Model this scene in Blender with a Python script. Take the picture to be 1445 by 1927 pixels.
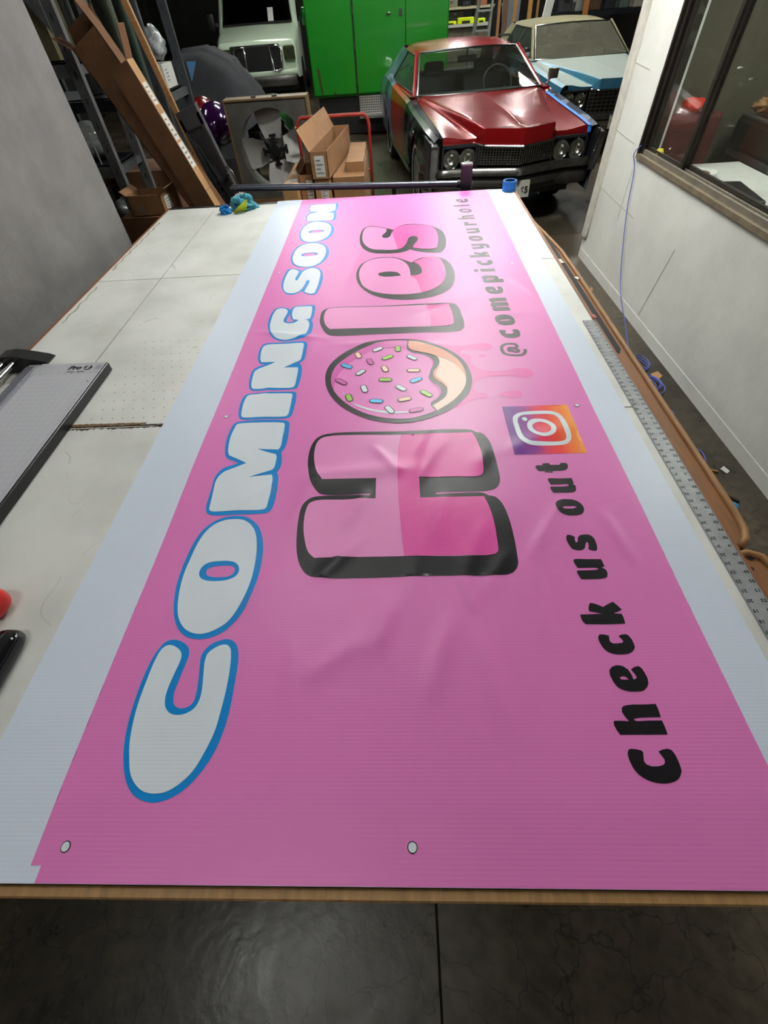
import bpy, bmesh, math, random
import numpy as np
from mathutils import Vector, Matrix
from mathutils.geometry import delaunay_2d_cdt

for o in list(bpy.data.objects):
    bpy.data.objects.remove(o, do_unlink=True)
scn = bpy.context.scene
col = scn.collection
random.seed(7)

# ------------------------------------------------------------------ camera
TABLE = 0.95                       # height of the work table top
cam_data = bpy.data.cameras.new('camera')
cam_data.sensor_fit = 'VERTICAL'
cam_data.sensor_height = 24.0
cam_data.lens = 24.0 * 816.66 / 1927.0
cam_data.clip_start = 0.02
cam = bpy.data.objects.new('camera', cam_data)
col.objects.link(cam)
RIGHT = Vector((0.99869882, 0.00661369, -0.05056606))
UP = Vector((0.02712527, 0.77076272, 0.63654462))
FWD = Vector((-0.04318434, 0.63708798, -0.76958042))
cam.matrix_world = Matrix((
    (RIGHT.x, UP.x, -FWD.x, 0.0),
    (RIGHT.y, UP.y, -FWD.y, 0.0),
    (RIGHT.z, UP.z, -FWD.z, TABLE + 0.9417),
    (0, 0, 0, 1)))
scn.camera = cam

# ------------------------------------------------------------------ world, exposure
world = bpy.data.worlds.new('world')
scn.world = world
world.use_nodes = True
world.node_tree.nodes['Background'].inputs[0].default_value = (0.75, 0.85, 1.0, 1)
world.node_tree.nodes['Background'].inputs[1].default_value = 0.10
scn.view_settings.view_transform = 'Standard'
scn.view_settings.look = 'None'
scn.view_settings.exposure = 2.0
scn.view_settings.gamma = 1.0
scn.view_settings.use_curve_mapping = False

# fluorescent fixtures of the hall: x, y, height, turn, strength
LAMPS = [
    (-0.9, -0.75, 3.7, 0, 6.0),
    (0.55, 4.1, 3.3, 0, 34.0),
    (-3.4, 7.2, 3.9, 90, 12.0),
    (1.3, 8.2, 3.7, 0, 36.0),
    (-1.2, 9.6, 3.9, 0, 20.0),
    (3.6, 10.5, 3.9, 0, 26.0),
    (-2.6, 13.6, 4.0, 0, 24.0),
    (1.6, 14.8, 4.0, 90, 34.0),
    (3.7, 17.0, 4.0, 90, 26.0),
    (3.0, 3.4, 2.8, 90, 13.0),
    (-0.85, 2.1, 3.7, 0, 5.5),  # added to brighten the right wall; its spot agrees with the banner sheen
]

# ------------------------------------------------------------------ helpers
def lin(c):
    c = c / 255.0
    return c / 12.92 if c <= 0.04045 else ((c + 0.055) / 1.055) ** 2.4

def rgb(r, g, b):
    return (lin(r), lin(g), lin(b), 1.0)

MATS = {}
def mat(name, color, rough=0.5, metal=0.0, var=0.0, scale=6.0, var_color=None, bump=0.0, bump_scale=60.0,
        spec=0.5, coat=0.0, emit=0.0, alpha=1.0, detail=6.0, stretch=(1, 1, 1), sheen=0.0, rough_var=0.0):
    if name in MATS:
        return MATS[name]
    m = bpy.data.materials.new(name)
    m.use_nodes = True
    nt = m.node_tree
    n, l = nt.nodes, nt.links
    b = n['Principled BSDF']
    b.inputs['Base Color'].default_value = color
    b.inputs['Roughness'].default_value = rough
    b.inputs['Metallic'].default_value = metal
    b.inputs['Specular IOR Level'].default_value = spec
    b.inputs['Coat Weight'].default_value = coat
    b.inputs['Coat Roughness'].default_value = 0.06
    if sheen:
        b.inputs['Sheen Weight'].default_value = sheen
    if emit:
        b.inputs['Emission Color'].default_value = color
        b.inputs['Emission Strength'].default_value = emit
    if var or bump or rough_var:
        tc = n.new('ShaderNodeTexCoord')
        mp = n.new('ShaderNodeMapping')
        mp.inputs['Scale'].default_value = stretch
        l.new(tc.outputs['Object'], mp.inputs['Vector'])
    if var or rough_var:
        nz = n.new('ShaderNodeTexNoise')
        nz.inputs['Scale'].default_value = scale
        nz.inputs['Detail'].default_value = detail
        nz.inputs['Roughness'].default_value = 0.62
        l.new(mp.outputs[0], nz.inputs['Vector'])
    if var:
        rp = n.new('ShaderNodeValToRGB')
        rp.color_ramp.elements[0].position = 0.34
        rp.color_ramp.elements[1].position = 0.68
        vc = var_color or tuple(max(0.0, c * (1 - var)) for c in color[:3]) + (1,)
        rp.color_ramp.elements[0].color = vc
        rp.color_ramp.elements[1].color = color
        l.new(nz.outputs['Fac'], rp.inputs[0])
        l.new(rp.outputs[0], b.inputs['Base Color'])
    if rough_var:
        mr = n.new('ShaderNodeMapRange')
        mr.inputs['To Min'].default_value = max(0.02, rough - rough_var)
        mr.inputs['To Max'].default_value = min(1.0, rough + rough_var)
        mr.inputs['From Min'].default_value = 0.3
        mr.inputs['From Max'].default_value = 0.7
        l.new(nz.outputs['Fac'], mr.inputs['Value'])
        l.new(mr.outputs[0], b.inputs['Roughness'])
    if bump:
        nb = n.new('ShaderNodeTexNoise')
        nb.inputs['Scale'].default_value = bump_scale
        nb.inputs['Detail'].default_value = 4
        l.new(mp.outputs[0], nb.inputs['Vector'])
        bp = n.new('ShaderNodeBump')
        bp.inputs['Strength'].default_value = bump
        bp.inputs['Distance'].default_value = 0.01
        l.new(nb.outputs['Fac'], bp.inputs['Height'])
        l.new(bp.outputs[0], b.inputs['Normal'])
    MATS[name] = m
    return m

def glass(name, tint=(0.85, 0.9, 0.88), dust=0.0, ior=1.5, dust_color=(120, 118, 105)):
    if name in MATS:
        return MATS[name]
    m = bpy.data.materials.new(name)
    m.use_nodes = True
    nt = m.node_tree
    n, l = nt.nodes, nt.links
    n.remove(n['Principled BSDF'])
    out = n['Material Output']
    tr = n.new('ShaderNodeBsdfTransparent')
    tr.inputs[0].default_value = (*tint, 1)
    gl = n.new('ShaderNodeBsdfGlossy')
    gl.inputs['Roughness'].default_value = 0.02
    fr = n.new('ShaderNodeFresnel')
    fr.inputs[0].default_value = ior
    mx = n.new('ShaderNodeMixShader')
    ge = n.new('ShaderNodeNewGeometry')
    bf = n.new('ShaderNodeMath'); bf.operation = 'SUBTRACT'; bf.inputs[0].default_value = 1.0; l.new(ge.outputs['Backfacing'], bf.inputs[1])
    ff = n.new('ShaderNodeMath'); ff.operation = 'MULTIPLY'; l.new(fr.outputs[0], ff.inputs[0]); l.new(bf.outputs[0], ff.inputs[1])
    l.new(ff.outputs[0], mx.inputs[0]); l.new(tr.outputs[0], mx.inputs[1]); l.new(gl.outputs[0], mx.inputs[2])
    last = mx
    if dust:
        df = n.new('ShaderNodeBsdfDiffuse')
        df.inputs[0].default_value = rgb(*dust_color)
        nz = n.new('ShaderNodeTexNoise'); nz.inputs['Scale'].default_value = 3.0; nz.inputs['Detail'].default_value = 8
        mr = n.new('ShaderNodeMapRange')
        mr.inputs['To Min'].default_value = dust * 0.55
        mr.inputs['To Max'].default_value = min(1, dust * 1.3)
        l.new(nz.outputs[0], mr.inputs[0])
        m2 = n.new('ShaderNodeMixShader')
        l.new(mr.outputs[0], m2.inputs[0]); l.new(mx.outputs[0], m2.inputs[1]); l.new(df.outputs[0], m2.inputs[2])
        last = m2
    l.new(last.outputs[0], out.inputs['Surface'])
    MATS[name] = m
    return m

def tag(o, label=None, cat=None, group=None, kind=None):
    if label: o['label'] = label
    if cat: o['category'] = cat
    if group: o['group'] = group
    if kind: o['kind'] = kind
    return o

def thing(name, label, cat, loc=(0, 0, 0), rotz=0.0, group=None):
    o = bpy.data.objects.new(name, None)
    o.empty_display_size = 0.1
    col.objects.link(o)
    o.location = loc
    o.rotation_euler = (0, 0, rotz)
    return tag(o, label, cat, group)

def world_matrix(o):
    m = Matrix.LocRotScale(o.location, o.rotation_euler, o.scale)
    return world_matrix(o.parent) @ m if o.parent else m

class MB:
    """Collects shapes and links them as one mesh object."""
    def __init__(self):
        self.v = []; self.f = []; self.mi = []; self.cur = 0
    def add(self, vs, fs):
        b = len(self.v)
        self.v += [Vector(p) for p in vs]
        self.f += [tuple(b + i for i in f) for f in fs]
        self.mi += [self.cur] * len(fs)
        return self
    def box(self, c, s, rot=None, bevel=0.0, seg=1):
        if bevel:
            bm = bmesh.new()
            bmesh.ops.create_cube(bm, size=1.0)
            for v in bm.verts:
                v.co = Vector((v.co.x * s[0], v.co.y * s[1], v.co.z * s[2]))
            bmesh.ops.bevel(bm, geom=list(bm.edges), offset=bevel, segments=seg, affect='EDGES', profile=0.5)
            vs = [v.co.copy() for v in bm.verts]
            bm.verts.index_update()
            fs = [tuple(v.index for v in f.verts) for f in bm.faces]
            bm.free()
        else:
            x, y, z = s[0] / 2, s[1] / 2, s[2] / 2
            vs = [Vector(p) for p in ((-x, -y, -z), (x, -y, -z), (x, y, -z), (-x, y, -z), (-x, -y, z), (x, -y, z), (x, y, z), (-x, y, z))]
            fs = [(0, 3, 2, 1), (4, 5, 6, 7), (0, 1, 5, 4), (1, 2, 6, 5), (2, 3, 7, 6), (3, 0, 4, 7)]
        if rot is not None:
            vs = [rot @ v for v in vs]
        c = Vector(c)
        return self.add([v + c for v in vs], fs)
    def hexa(self, p):                      # eight corners: bottom four, top four
        return self.add(p, [(0, 3, 2, 1), (4, 5, 6, 7), (0, 1, 5, 4), (1, 2, 6, 5), (2, 3, 7, 6), (3, 0, 4, 7)])
    def slab(self, a, b, c, d, t):          # quad a b c d given a thickness t along its back
        a, b, c, d = map(Vector, (a, b, c, d))
        n = (b - a).cross(d - a).normalized() * t
        return self.hexa([a - n, b - n, c - n, d - n, a, b, c, d])
    def bar(self, p0, p1, w, h, up=(0, 0, 1)):
        p0, p1 = Vector(p0), Vector(p1)
        d = (p1 - p0).normalized()
        s = d.cross(Vector(up))
        if s.length < 1e-4: s = Vector((1, 0, 0))
        s = s.normalized() * w / 2
        u = s.normalized().cross(d) * h / 2
        return self.hexa([p0 - s - u, p0 + s - u, p1 + s - u, p1 - s - u, p0 - s + u, p0 + s + u, p1 + s + u, p1 - s + u])
    def cyl(self, p0, p1, r0, r1=None, n=16, caps=True):
        r1 = r0 if r1 is None else r1
        p0, p1 = Vector(p0), Vector(p1)
        d = (p1 - p0).normalized()
        a = d.orthogonal().normalized(); b = d.cross(a)
        vs = []
        for p, r in ((p0, r0), (p1, r1)):
            for i in range(n):
                t = 2 * math.pi * i / n
                vs.append(p + (a * math.cos(t) + b * math.sin(t)) * r)
        fs = [(i, (i + 1) % n, n + (i + 1) % n, n + i) for i in range(n)]
        if caps:
            fs += [tuple(range(n - 1, -1, -1)), tuple(range(n, 2 * n))]
        return self.add(vs, fs)
    def tube(self, pts, r, n=8, closed=False):
        pts = [Vector(p) for p in pts]
        k = len(pts)
        vs = []; ref = None
        for i, p in enumerate(pts):
            d = (pts[(i + 1) % k] - pts[i - 1]) if closed else (pts[min(i + 1, k - 1)] - pts[max(i - 1, 0)])
            d.normalize()
            if ref is None: ref = d.orthogonal().normalized()
            ref = (ref - d * ref.dot(d)).normalized()
            b = d.cross(ref)
            rr = r[i] if isinstance(r, (list, tuple)) else r
            vs += [p + (ref * math.cos(2 * math.pi * j / n) + b * math.sin(2 * math.pi * j / n)) * rr for j in range(n)]
        fs = []
        for i in range(k if closed else k - 1):
            a, c = i * n, ((i + 1) % k) * n
            fs += [(a + j, a + (j + 1) % n, c + (j + 1) % n, c + j) for j in range(n)]
        if not closed:
            fs += [tuple(range(n - 1, -1, -1)), tuple(range((k - 1) * n, k * n))]
        return self.add(vs, fs)
    def lathe(self, prof, c=(0, 0, 0), axis=(0, 0, 1), n=24, closed=False):   # prof: (radius, height)
        ax = Vector(axis).normalized()
        a = ax.orthogonal().normalized(); b = ax.cross(a); c = Vector(c)
        vs = []
        for i in range(n):
            t = 2 * math.pi * i / n
            e = a * math.cos(t) + b * math.sin(t)
            vs += [c + e * r + ax * h for r, h in prof]
        m = len(prof)
        fs = []
        for i in range(n):
            j = (i + 1) % n
            for k in range(m if closed else m - 1):
                k2 = (k + 1) % m
                fs.append((i * m + k, j * m + k, j * m + k2, i * m + k2))
        return self.add(vs, fs)
    def loft(self, rows, closed_u=False, caps=False):
        k = len(rows[0]); vs = [p for r in rows for p in r]
        fs = []
        for i in range(len(rows) - 1):
            for j in range(k if closed_u else k - 1):
                j2 = (j + 1) % k
                fs.append((i * k + j, i * k + j2, (i + 1) * k + j2, (i + 1) * k + j))
        if caps:
            fs += [tuple(range(k - 1, -1, -1)), tuple(range((len(rows) - 1) * k, len(rows) * k))]
        return self.add(vs, fs)
    def prism(self, poly, z0, z1):          # polygon in x, y between two heights
        k = len(poly)
        vs = [(p[0], p[1], z0) for p in poly] + [(p[0], p[1], z1) for p in poly]
        fs = [tuple(range(k - 1, -1, -1)), tuple(range(k, 2 * k))] + [(i, (i + 1) % k, k + (i + 1) % k, k + i) for i in range(k)]
        return self.add(vs, fs)
    def ball(self, c, r, nu=16, nv=10, power=1.0):
        c = Vector(c); r = Vector(r) if hasattr(r, '__len__') else Vector((r, r, r))
        vs = []; f = lambda t: math.copysign(abs(t) ** power, t)
        for i in range(nv + 1):
            ph = math.pi * i / nv - math.pi / 2
            for j in range(nu):
                th = 2 * math.pi * j / nu
                vs.append(c + Vector((r.x * f(math.cos(ph)) * f(math.cos(th)), r.y * f(math.cos(ph)) * f(math.sin(th)), r.z * f(math.sin(ph)))))
        fs = []
        for i in range(nv):
            for j in range(nu):
                j2 = (j + 1) % nu
                fs.append((i * nu + j, i * nu + j2, (i + 1) * nu + j2, (i + 1) * nu + j))
        return self.add(vs, fs)
    def build(self, name, m, parent=None, smooth=False, local=False, mods=None, angle=None):
        vs = self.v
        if parent is not None and not local:
            inv = world_matrix(parent).inverted()
            vs = [inv @ p for p in vs]
        me = bpy.data.meshes.new(name)
        me.from_pydata([tuple(p) for p in vs], [], self.f)
        for q in (m if isinstance(m, (list, tuple)) else [m]):
            me.materials.append(q)
        if any(self.mi):
            me.polygons.foreach_set('material_index', self.mi)
        bm = bmesh.new(); bm.from_mesh(me)
        bmesh.ops.remove_doubles(bm, verts=bm.verts, dist=1e-5)
        bmesh.ops.recalc_face_normals(bm, faces=bm.faces)
        if angle is not None:
            for e in bm.edges:
                e.smooth = not (len(e.link_faces) == 2 and e.calc_face_angle(0) > math.radians(angle))
            smooth = True
        bm.to_mesh(me); bm.free()
        if smooth:
            me.polygons.foreach_set('use_smooth', [True] * len(me.polygons))
        o = bpy.data.objects.new(name, me)
        col.objects.link(o)
        if parent is not None:
            o.parent = parent
        return o

def struct(name, mb, m, parent=None, **k):
    o = mb.build(name, m, parent, **k)
    if parent is None:
        o['kind'] = 'structure'
    return o

def copy_tree(o, parent=None):
    c = o.copy(); col.objects.link(c)
    if parent is not None: c.parent = parent
    for ch in list(o.children):
        copy_tree(ch, c)
    return c

def rotm(ax, deg):
    return Matrix.Rotation(math.radians(deg), 3, ax)

def lerp(a, b, t):
    return a + (b - a) * t

def sstep(a, b, x):
    t = min(1.0, max(0.0, (x - a) / (b - a)))
    return t * t * (3 - 2 * t)

def interp(tab, x):
    if x <= tab[0][0]: return tab[0][1]
    for (x0, y0), (x1, y1) in zip(tab, tab[1:]):
        if x <= x1:
            t = (x - x0) / (x1 - x0)
            return lerp(y0, y1, t)
    return tab[-1][1]

# lettering through a text curve turned into a mesh (plain built-in face)
def text_mesh(name, s, size, m, parent, loc, xaxis, yaxis, extrude=0.0004, align='CENTER', bold=0.0):
    cu = bpy.data.curves.new(name, 'FONT')
    cu.body = s; cu.size = size; cu.extrude = extrude; cu.align_x = align; cu.align_y = 'CENTER'; cu.offset = bold
    tmp = bpy.data.objects.new(name, cu)
    col.objects.link(tmp)
    bpy.context.view_layer.update()
    me = bpy.data.meshes.new_from_object(tmp.evaluated_get(bpy.context.evaluated_depsgraph_get()))
    bpy.data.objects.remove(tmp, do_unlink=True)
    bpy.data.curves.remove(cu)
    x = Vector(xaxis).normalized(); y = Vector(yaxis).normalized(); z = x.cross(y).normalized()
    M = Matrix(((x.x, y.x, z.x, loc[0]), (x.y, y.y, z.y, loc[1]), (x.z, y.z, z.z, loc[2]), (0, 0, 0, 1)))
    if parent is not None:
        M = world_matrix(parent).inverted() @ M
    me.transform(M)
    me.materials.clear(); me.materials.append(m)
    o = bpy.data.objects.new(name, me)
    col.objects.link(o)
    if parent is not None: o.parent = parent
    return o

# ------------------------------------------------------------------ common materials
CARD = mat('cardboard', rgb(150, 108, 70), 0.75, var=0.25, scale=9, bump=0.15, bump_scale=90)
CARD_D = mat('cardboard_brown', rgb(118, 80, 50), 0.8, var=0.3, scale=7, bump=0.15, bump_scale=90)
CARD_L = mat('cardboard_pale', rgb(176, 134, 88), 0.75, var=0.25, scale=8, bump=0.12, bump_scale=90)
PAPER = mat('paper_label', rgb(205, 205, 200), 0.6, var=0.15, scale=30)
INK = mat('dark_ink', rgb(28, 26, 26), 0.5)
STEEL = mat('painted_steel', rgb(92, 94, 98), 0.45, var=0.3, scale=14, metal=0.3, bump=0.1)
STEEL_D = mat('dark_steel', rgb(44, 46, 52), 0.4, var=0.35, scale=12, metal=0.4)
CHROME = mat('chrome', rgb(215, 215, 215), 0.12, metal=1.0)
CHROME_W = mat('worn_chrome', rgb(120, 118, 114), 0.28, metal=0.9, var=0.4, scale=18)
BLACK = mat('black_plastic', rgb(22, 22, 24), 0.4, var=0.2, scale=20)
RUBBER = mat('tyre_rubber', rgb(24, 24, 24), 0.75, bump=0.2)
WOOD = mat('raw_wood', rgb(178, 130, 80), 0.6, var=0.35, scale=5, stretch=(1, 12, 12), bump=0.15)
WOOD_D = mat('stained_wood', rgb(122, 82, 48), 0.55, var=0.4, scale=5, stretch=(1, 12, 12))
PLASTIC_W = mat('white_plastic', rgb(205, 205, 200), 0.4, var=0.1, scale=12)
RED_P = mat('red_paint', rgb(165, 48, 34), 0.4, var=0.3, scale=14)
DARKFAB = mat('dark_fabric', rgb(44, 46, 50), 0.85, var=0.4, scale=7, bump=0.3, bump_scale=140)
WRAP = mat('clear_wrap', rgb(165, 170, 172), 0.12, var=0.45, scale=18, bump=0.6, bump_scale=16)
# ------------------------------------------------------------------ the hall
def concrete():
    m = bpy.data.materials.new('concrete_floor'); m.use_nodes = True
    n, l = m.node_tree.nodes, m.node_tree.links
    b = n['Principled BSDF']
    tc = n.new('ShaderNodeTexCoord')
    n1 = n.new('ShaderNodeTexNoise'); n1.inputs['Scale'].default_value = 1.3; n1.inputs['Detail'].default_value = 9; n1.inputs['Roughness'].default_value = 0.65
    n2 = n.new('ShaderNodeTexNoise'); n2.inputs['Scale'].default_value = 22; n2.inputs['Detail'].default_value = 6
    r1 = n.new('ShaderNodeValToRGB')
    r1.color_ramp.elements[0].position = 0.33; r1.color_ramp.elements[0].color = rgb(44, 38, 29)
    r1.color_ramp.elements[1].position = 0.68; r1.color_ramp.elements[1].color = rgb(100, 89, 72)
    r2 = n.new('ShaderNodeValToRGB')
    r2.color_ramp.elements[0].position = 0.35; r2.color_ramp.elements[0].color = (0.62, 0.62, 0.62, 1)
    r2.color_ramp.elements[1].position = 0.65; r2.color_ramp.elements[1].color = (1, 1, 1, 1)
    vo = n.new('ShaderNodeTexVoronoi'); vo.feature = 'DISTANCE_TO_EDGE'; vo.inputs['Scale'].default_value = 5.5
    nd = n.new('ShaderNodeTexNoise'); nd.inputs['Scale'].default_value = 3.0; nd.inputs['Detail'].default_value = 5
    av = n.new('ShaderNodeVectorMath'); av.operation = 'MULTIPLY_ADD'
    av.inputs[1].default_value = (0.5, 0.5, 0.5)
    l.new(tc.outputs['Object'], n1.inputs['Vector']); l.new(tc.outputs['Object'], n2.inputs['Vector']); l.new(tc.outputs['Object'], nd.inputs['Vector'])
    l.new(nd.outputs['Color'], av.inputs[0]); l.new(tc.outputs['Object'], av.inputs[2]); l.new(av.outputs[0], vo.inputs['Vector'])
    rc = n.new('ShaderNodeValToRGB')
    rc.color_ramp.elements[0].position = 0.0; rc.color_ramp.elements[0].color = (0.3, 0.3, 0.3, 1)
    rc.color_ramp.elements[1].position = 0.018; rc.color_ramp.elements[1].color = (1, 1, 1, 1)
    l.new(vo.outputs['Distance'], rc.inputs[0])
    m1 = n.new('ShaderNodeMix'); m1.data_type = 'RGBA'; m1.blend_type = 'MULTIPLY'; m1.inputs[0].default_value = 1
    m2 = n.new('ShaderNodeMix'); m2.data_type = 'RGBA'; m2.blend_type = 'MULTIPLY'; m2.inputs[0].default_value = 1
    l.new(n1.outputs[0], r1.inputs[0]); l.new(n2.outputs[0], r2.inputs[0])
    l.new(r1.outputs[0], m1.inputs[6]); l.new(r2.outputs[0], m1.inputs[7])
    l.new(m1.outputs[2], m2.inputs[6]); l.new(rc.outputs[0], m2.inputs[7])
    l.new(m2.outputs[2], b.inputs['Base Color'])
    mr = n.new('ShaderNodeMapRange'); mr.inputs['From Min'].default_value = 0.3; mr.inputs['From Max'].default_value = 0.7
    mr.inputs['To Min'].default_value = 0.22; mr.inputs['To Max'].default_value = 0.45
    l.new(n1.outputs[0], mr.inputs[0]); l.new(mr.outputs[0], b.inputs['Roughness'])
    bp = n.new('ShaderNodeBump'); bp.inputs['Strength'].default_value = 0.16; bp.inputs['Distance'].default_value = 0.01
    l.new(n2.outputs[0], bp.inputs['Height']); l.new(bp.outputs[0], b.inputs['Normal'])
    return m
CONCRETE = concrete()
WALLP = mat('wall_paint', rgb(240, 240, 233), 0.6, var=0.12, scale=3.0, bump=0.25, bump_scale=14, rough_var=0.15)
PLASTER = mat('grey_plaster', rgb(136, 133, 132), 0.65, var=0.32, scale=2.2, bump=0.8, bump_scale=11, detail=9)
DARKWALL = mat('dark_metal_wall', rgb(44, 42, 38), 0.6, var=0.4, scale=3)
CEIL = mat('dark_ceiling', rgb(72, 70, 66), 0.8, var=0.2, scale=2)

floor = struct('floor', MB().box((0, 9, -0.11), (18, 32, 0.2)), mat('floor_base', rgb(35, 32, 28), 0.9))
xs = [-9, -3.6, 0.073, 3.75, 9]
ys = [-7, 5.6, 11.2, 25]
for x0, x1 in zip(xs, xs[1:]):
    for y0, y1 in zip(ys, ys[1:]):
        MB().box(((x0 + x1) / 2, (y0 + y1) / 2, -0.005), (x1 - x0 - 0.008, y1 - y0 - 0.008, 0.01)).build('slab', CONCRETE, floor)

struct('ceiling', MB().box((0, 9, 4.75), (18, 32, 0.1)), CEIL)
struct('wall_back', MB().box((0, 24.05, 2.35), (18, 0.1, 4.7)), DARKWALL)
struct('wall_near', MB().box((0, -6.05, 2.35), (18, 0.1, 4.7)), PLASTER)
wf = struct('wall_far_left', MB().box((-8.05, 9, 2.35), (0.1, 30, 4.7)), DARKWALL)
for i in range(16):                                   # ribs of the metal cladding behind the van
    MB().box((-7.94, 11.2 + i * 0.7, 2.3), (0.12, 0.16, 4.5)).build('rib', DARKWALL, wf)
struct('wall_far_right', MB().box((8.05, 9, 2.35), (0.1, 30, 4.7)), DARKWALL)
wl = struct('wall_left', MB().box((-1.86, -1.355, 2.35), (0.12, 9.29, 4.7)), PLASTER)

# right wall with its office window; the wall runs slightly askew
WO = Vector((1.907 - 0.0024, 4.98, 0)); WD = Vector((0.0281, -0.9996, 0)); WN = Vector((0.9996, 0.0281, 0))
def WP(s, t, z):
    return WO + WD * s + WN * t + Vector((0, 0, z))
def wbox(mb, s0, s1, t0, t1, z0, z1):
    return mb.hexa([WP(s0, t0, z0), WP(s1, t0, z0), WP(s1, t1, z0), WP(s0, t1, z0), WP(s0, t0, z1), WP(s1, t0, z1), WP(s1, t1, z1), WP(s0, t1, z1)])
SILL, HEAD, S0, S1, SM = 0.965, 2.25, 0.635, 3.9, 1.235
m = MB()
wbox(m, 0, 11, 0, 0.16, 0, SILL - 0.03)
wbox(m, 0, S0, 0, 0.16, SILL - 0.03, 4.7)
wbox(m, S0, S1, 0, 0.16, HEAD, 4.7)
wbox(m, S1, 11, 0, 0.16, SILL - 0.03, 4.7)
wr = struct('wall_right', m, WALLP)
for (s0, z0, s1, z1) in ((0.1, 0.62, 0.9, 0.60), (0.62, 0.86, 0.63, 0.5), (1.5, 0.1, 1.62, 0.62), (0.05, 1.425, 0.4, 1.405), (0.1, 1.02, 0.5, 1.0)):
    a, b = WP(s0, -0.0006, z0), WP(s1, -0.0006, z1)   # hairline joints between the wall boards
    MB().bar(a, b, 0.002, 0.004, up=WN).build('joint', mat('joint_line', rgb(188, 185, 175), 0.8), wr)
m = MB(); wbox(m, 0.02, 11, -0.0025, 0.0, 0, 0.085)
bb = struct('baseboard_right', m, WALLP)
m = MB()
rows = []
for z in (0.2, 0.24, 0.4, 4.7):                       # rounded corner trim at the wall's end, its foot curving away
    off = 0.02 if z < 0.22 else 0.0
    rows.append([WP(0.115 - off, -0.002, z), WP(0.115 - off, -0.018, z), WP(0.06, -0.03, z), WP(0.0, -0.022, z), WP(-0.02, 0.02, z), WP(-0.02, 0.16, z)])
m.loft(rows)
tr = struct('trim_1', m, mat('trim_paint', rgb(226, 223, 211), 0.5, var=0.25, scale=9, bump=0.3, bump_scale=20), angle=50)

ALU = mat('bronze_aluminium', rgb(72, 66, 60), 0.4, metal=0.6, var=0.35, scale=12)
ALU_L = mat('dusty_aluminium', rgb(140, 132, 118), 0.55, metal=0.3, var=0.35, scale=14)
OGLASS = glass('office_glass', (0.95, 0.97, 0.95), dust=0.04)
win = thing('window_1', None, None); win['kind'] = 'structure'
win.location = WP(S0, 0, SILL)
def wpart(name, mt, *args):
    m = MB()
    for a in args: wbox(m, *a)
    return m.build(name, mt, win)
wpart('frame', ALU, (S0, S0 + 0.045, 0.01, 0.12, SILL, HEAD), (S0, S1, 0.01, 0.12, HEAD - 0.045, HEAD), (S1 - 0.045, S1, 0.01, 0.12, SILL, HEAD),
      (S0 - 0.012, S0 + 0.012, -0.012, 0.02, SILL, HEAD))
wpart('window_sill', mat('sill_tan', rgb(138, 124, 102), 0.6, var=0.4, scale=14), (S0 - 0.01, S1, -0.014, 0.012, SILL - 0.03, SILL))
wpart('sill_channel', ALU, (S0, S1, 0.012, 0.16, SILL - 0.03, SILL))
wpart('track', ALU_L, (S0 + 0.045, S1, 0.012, 0.03, SILL, SILL + 0.03), (S0 + 0.045, S1, 0.055, 0.07, SILL, SILL + 0.03))
for s0, s1, t in ((S0 + 0.05, SM + 0.03, 0.032), (SM - 0.02, S1 - 0.05, 0.075)):
    sash = wpart('sash', ALU, (s0, s0 + 0.035, t, t + 0.022, SILL + 0.02, HEAD - 0.05), (s1 - 0.035, s1, t, t + 0.022, SILL + 0.02, HEAD - 0.05),
                 (s0, s1, t, t + 0.022, SILL + 0.02, SILL + 0.05), (s0, s1, t, t + 0.022, HEAD - 0.08, HEAD - 0.05))
    m = MB(); wbox(m, s0 + 0.035, s1 - 0.035, t + 0.008, t + 0.013, SILL + 0.05, HEAD - 0.08)
    m.build('pane', OGLASS, sash)

# office behind the window
OFFW = mat('office_wall', rgb(92, 88, 70), 0.7, var=0.35, scale=2.5)
struct('wall_office_back', MB().box((5.0, 3.0, 1.5), (0.1, 6.5, 3.0)), OFFW)
struct('wall_office_far', MB().box((3.55, 4.95, 1.5), (2.9, 0.08, 3.0)), OFFW)


# ------------------------------------------------------------------ fluorescent fixtures
TUBE = {}
for i, (x, y, z, turn, st) in enumerate(LAMPS):
    f = thing('ceiling_light', 'white fluorescent fixture hanging over ' + [
        'the near end of the work table', 'the far end of the pink banner', 'the racks at the left', 'the red car hood',
        'the aisle beside the green trailer', 'the blue car roof', 'the pale van', 'the workbench behind the red car',
        'the lumber behind the blue car', 'the office desk', 'the middle of the work table, added to brighten the right wall'][i], 'light', (x, y, z), math.radians(turn), 'fluorescent fixtures')
    MB().box((0, 0, 0.06), (1.26, 0.30, 0.07), bevel=0.01).build('housing', PLASTIC_W, f, local=True)
    e = mat('tube_light_%d' % i, (0.98, 1.0, 0.955, 1), 0.5, emit=st * 1.0)
    for k in (-0.07, 0.07):
        MB().box((0, k, 0.012), (1.2, 0.09, 0.024), bevel=0.006).build('tube', e, f, local=True)
    MB().cyl((0, 0, 0.09), (0, 0, (3.0 if i == 9 else 4.7) - z), 0.008, n=6).build('hanger', STEEL_D, f, local=True)

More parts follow.
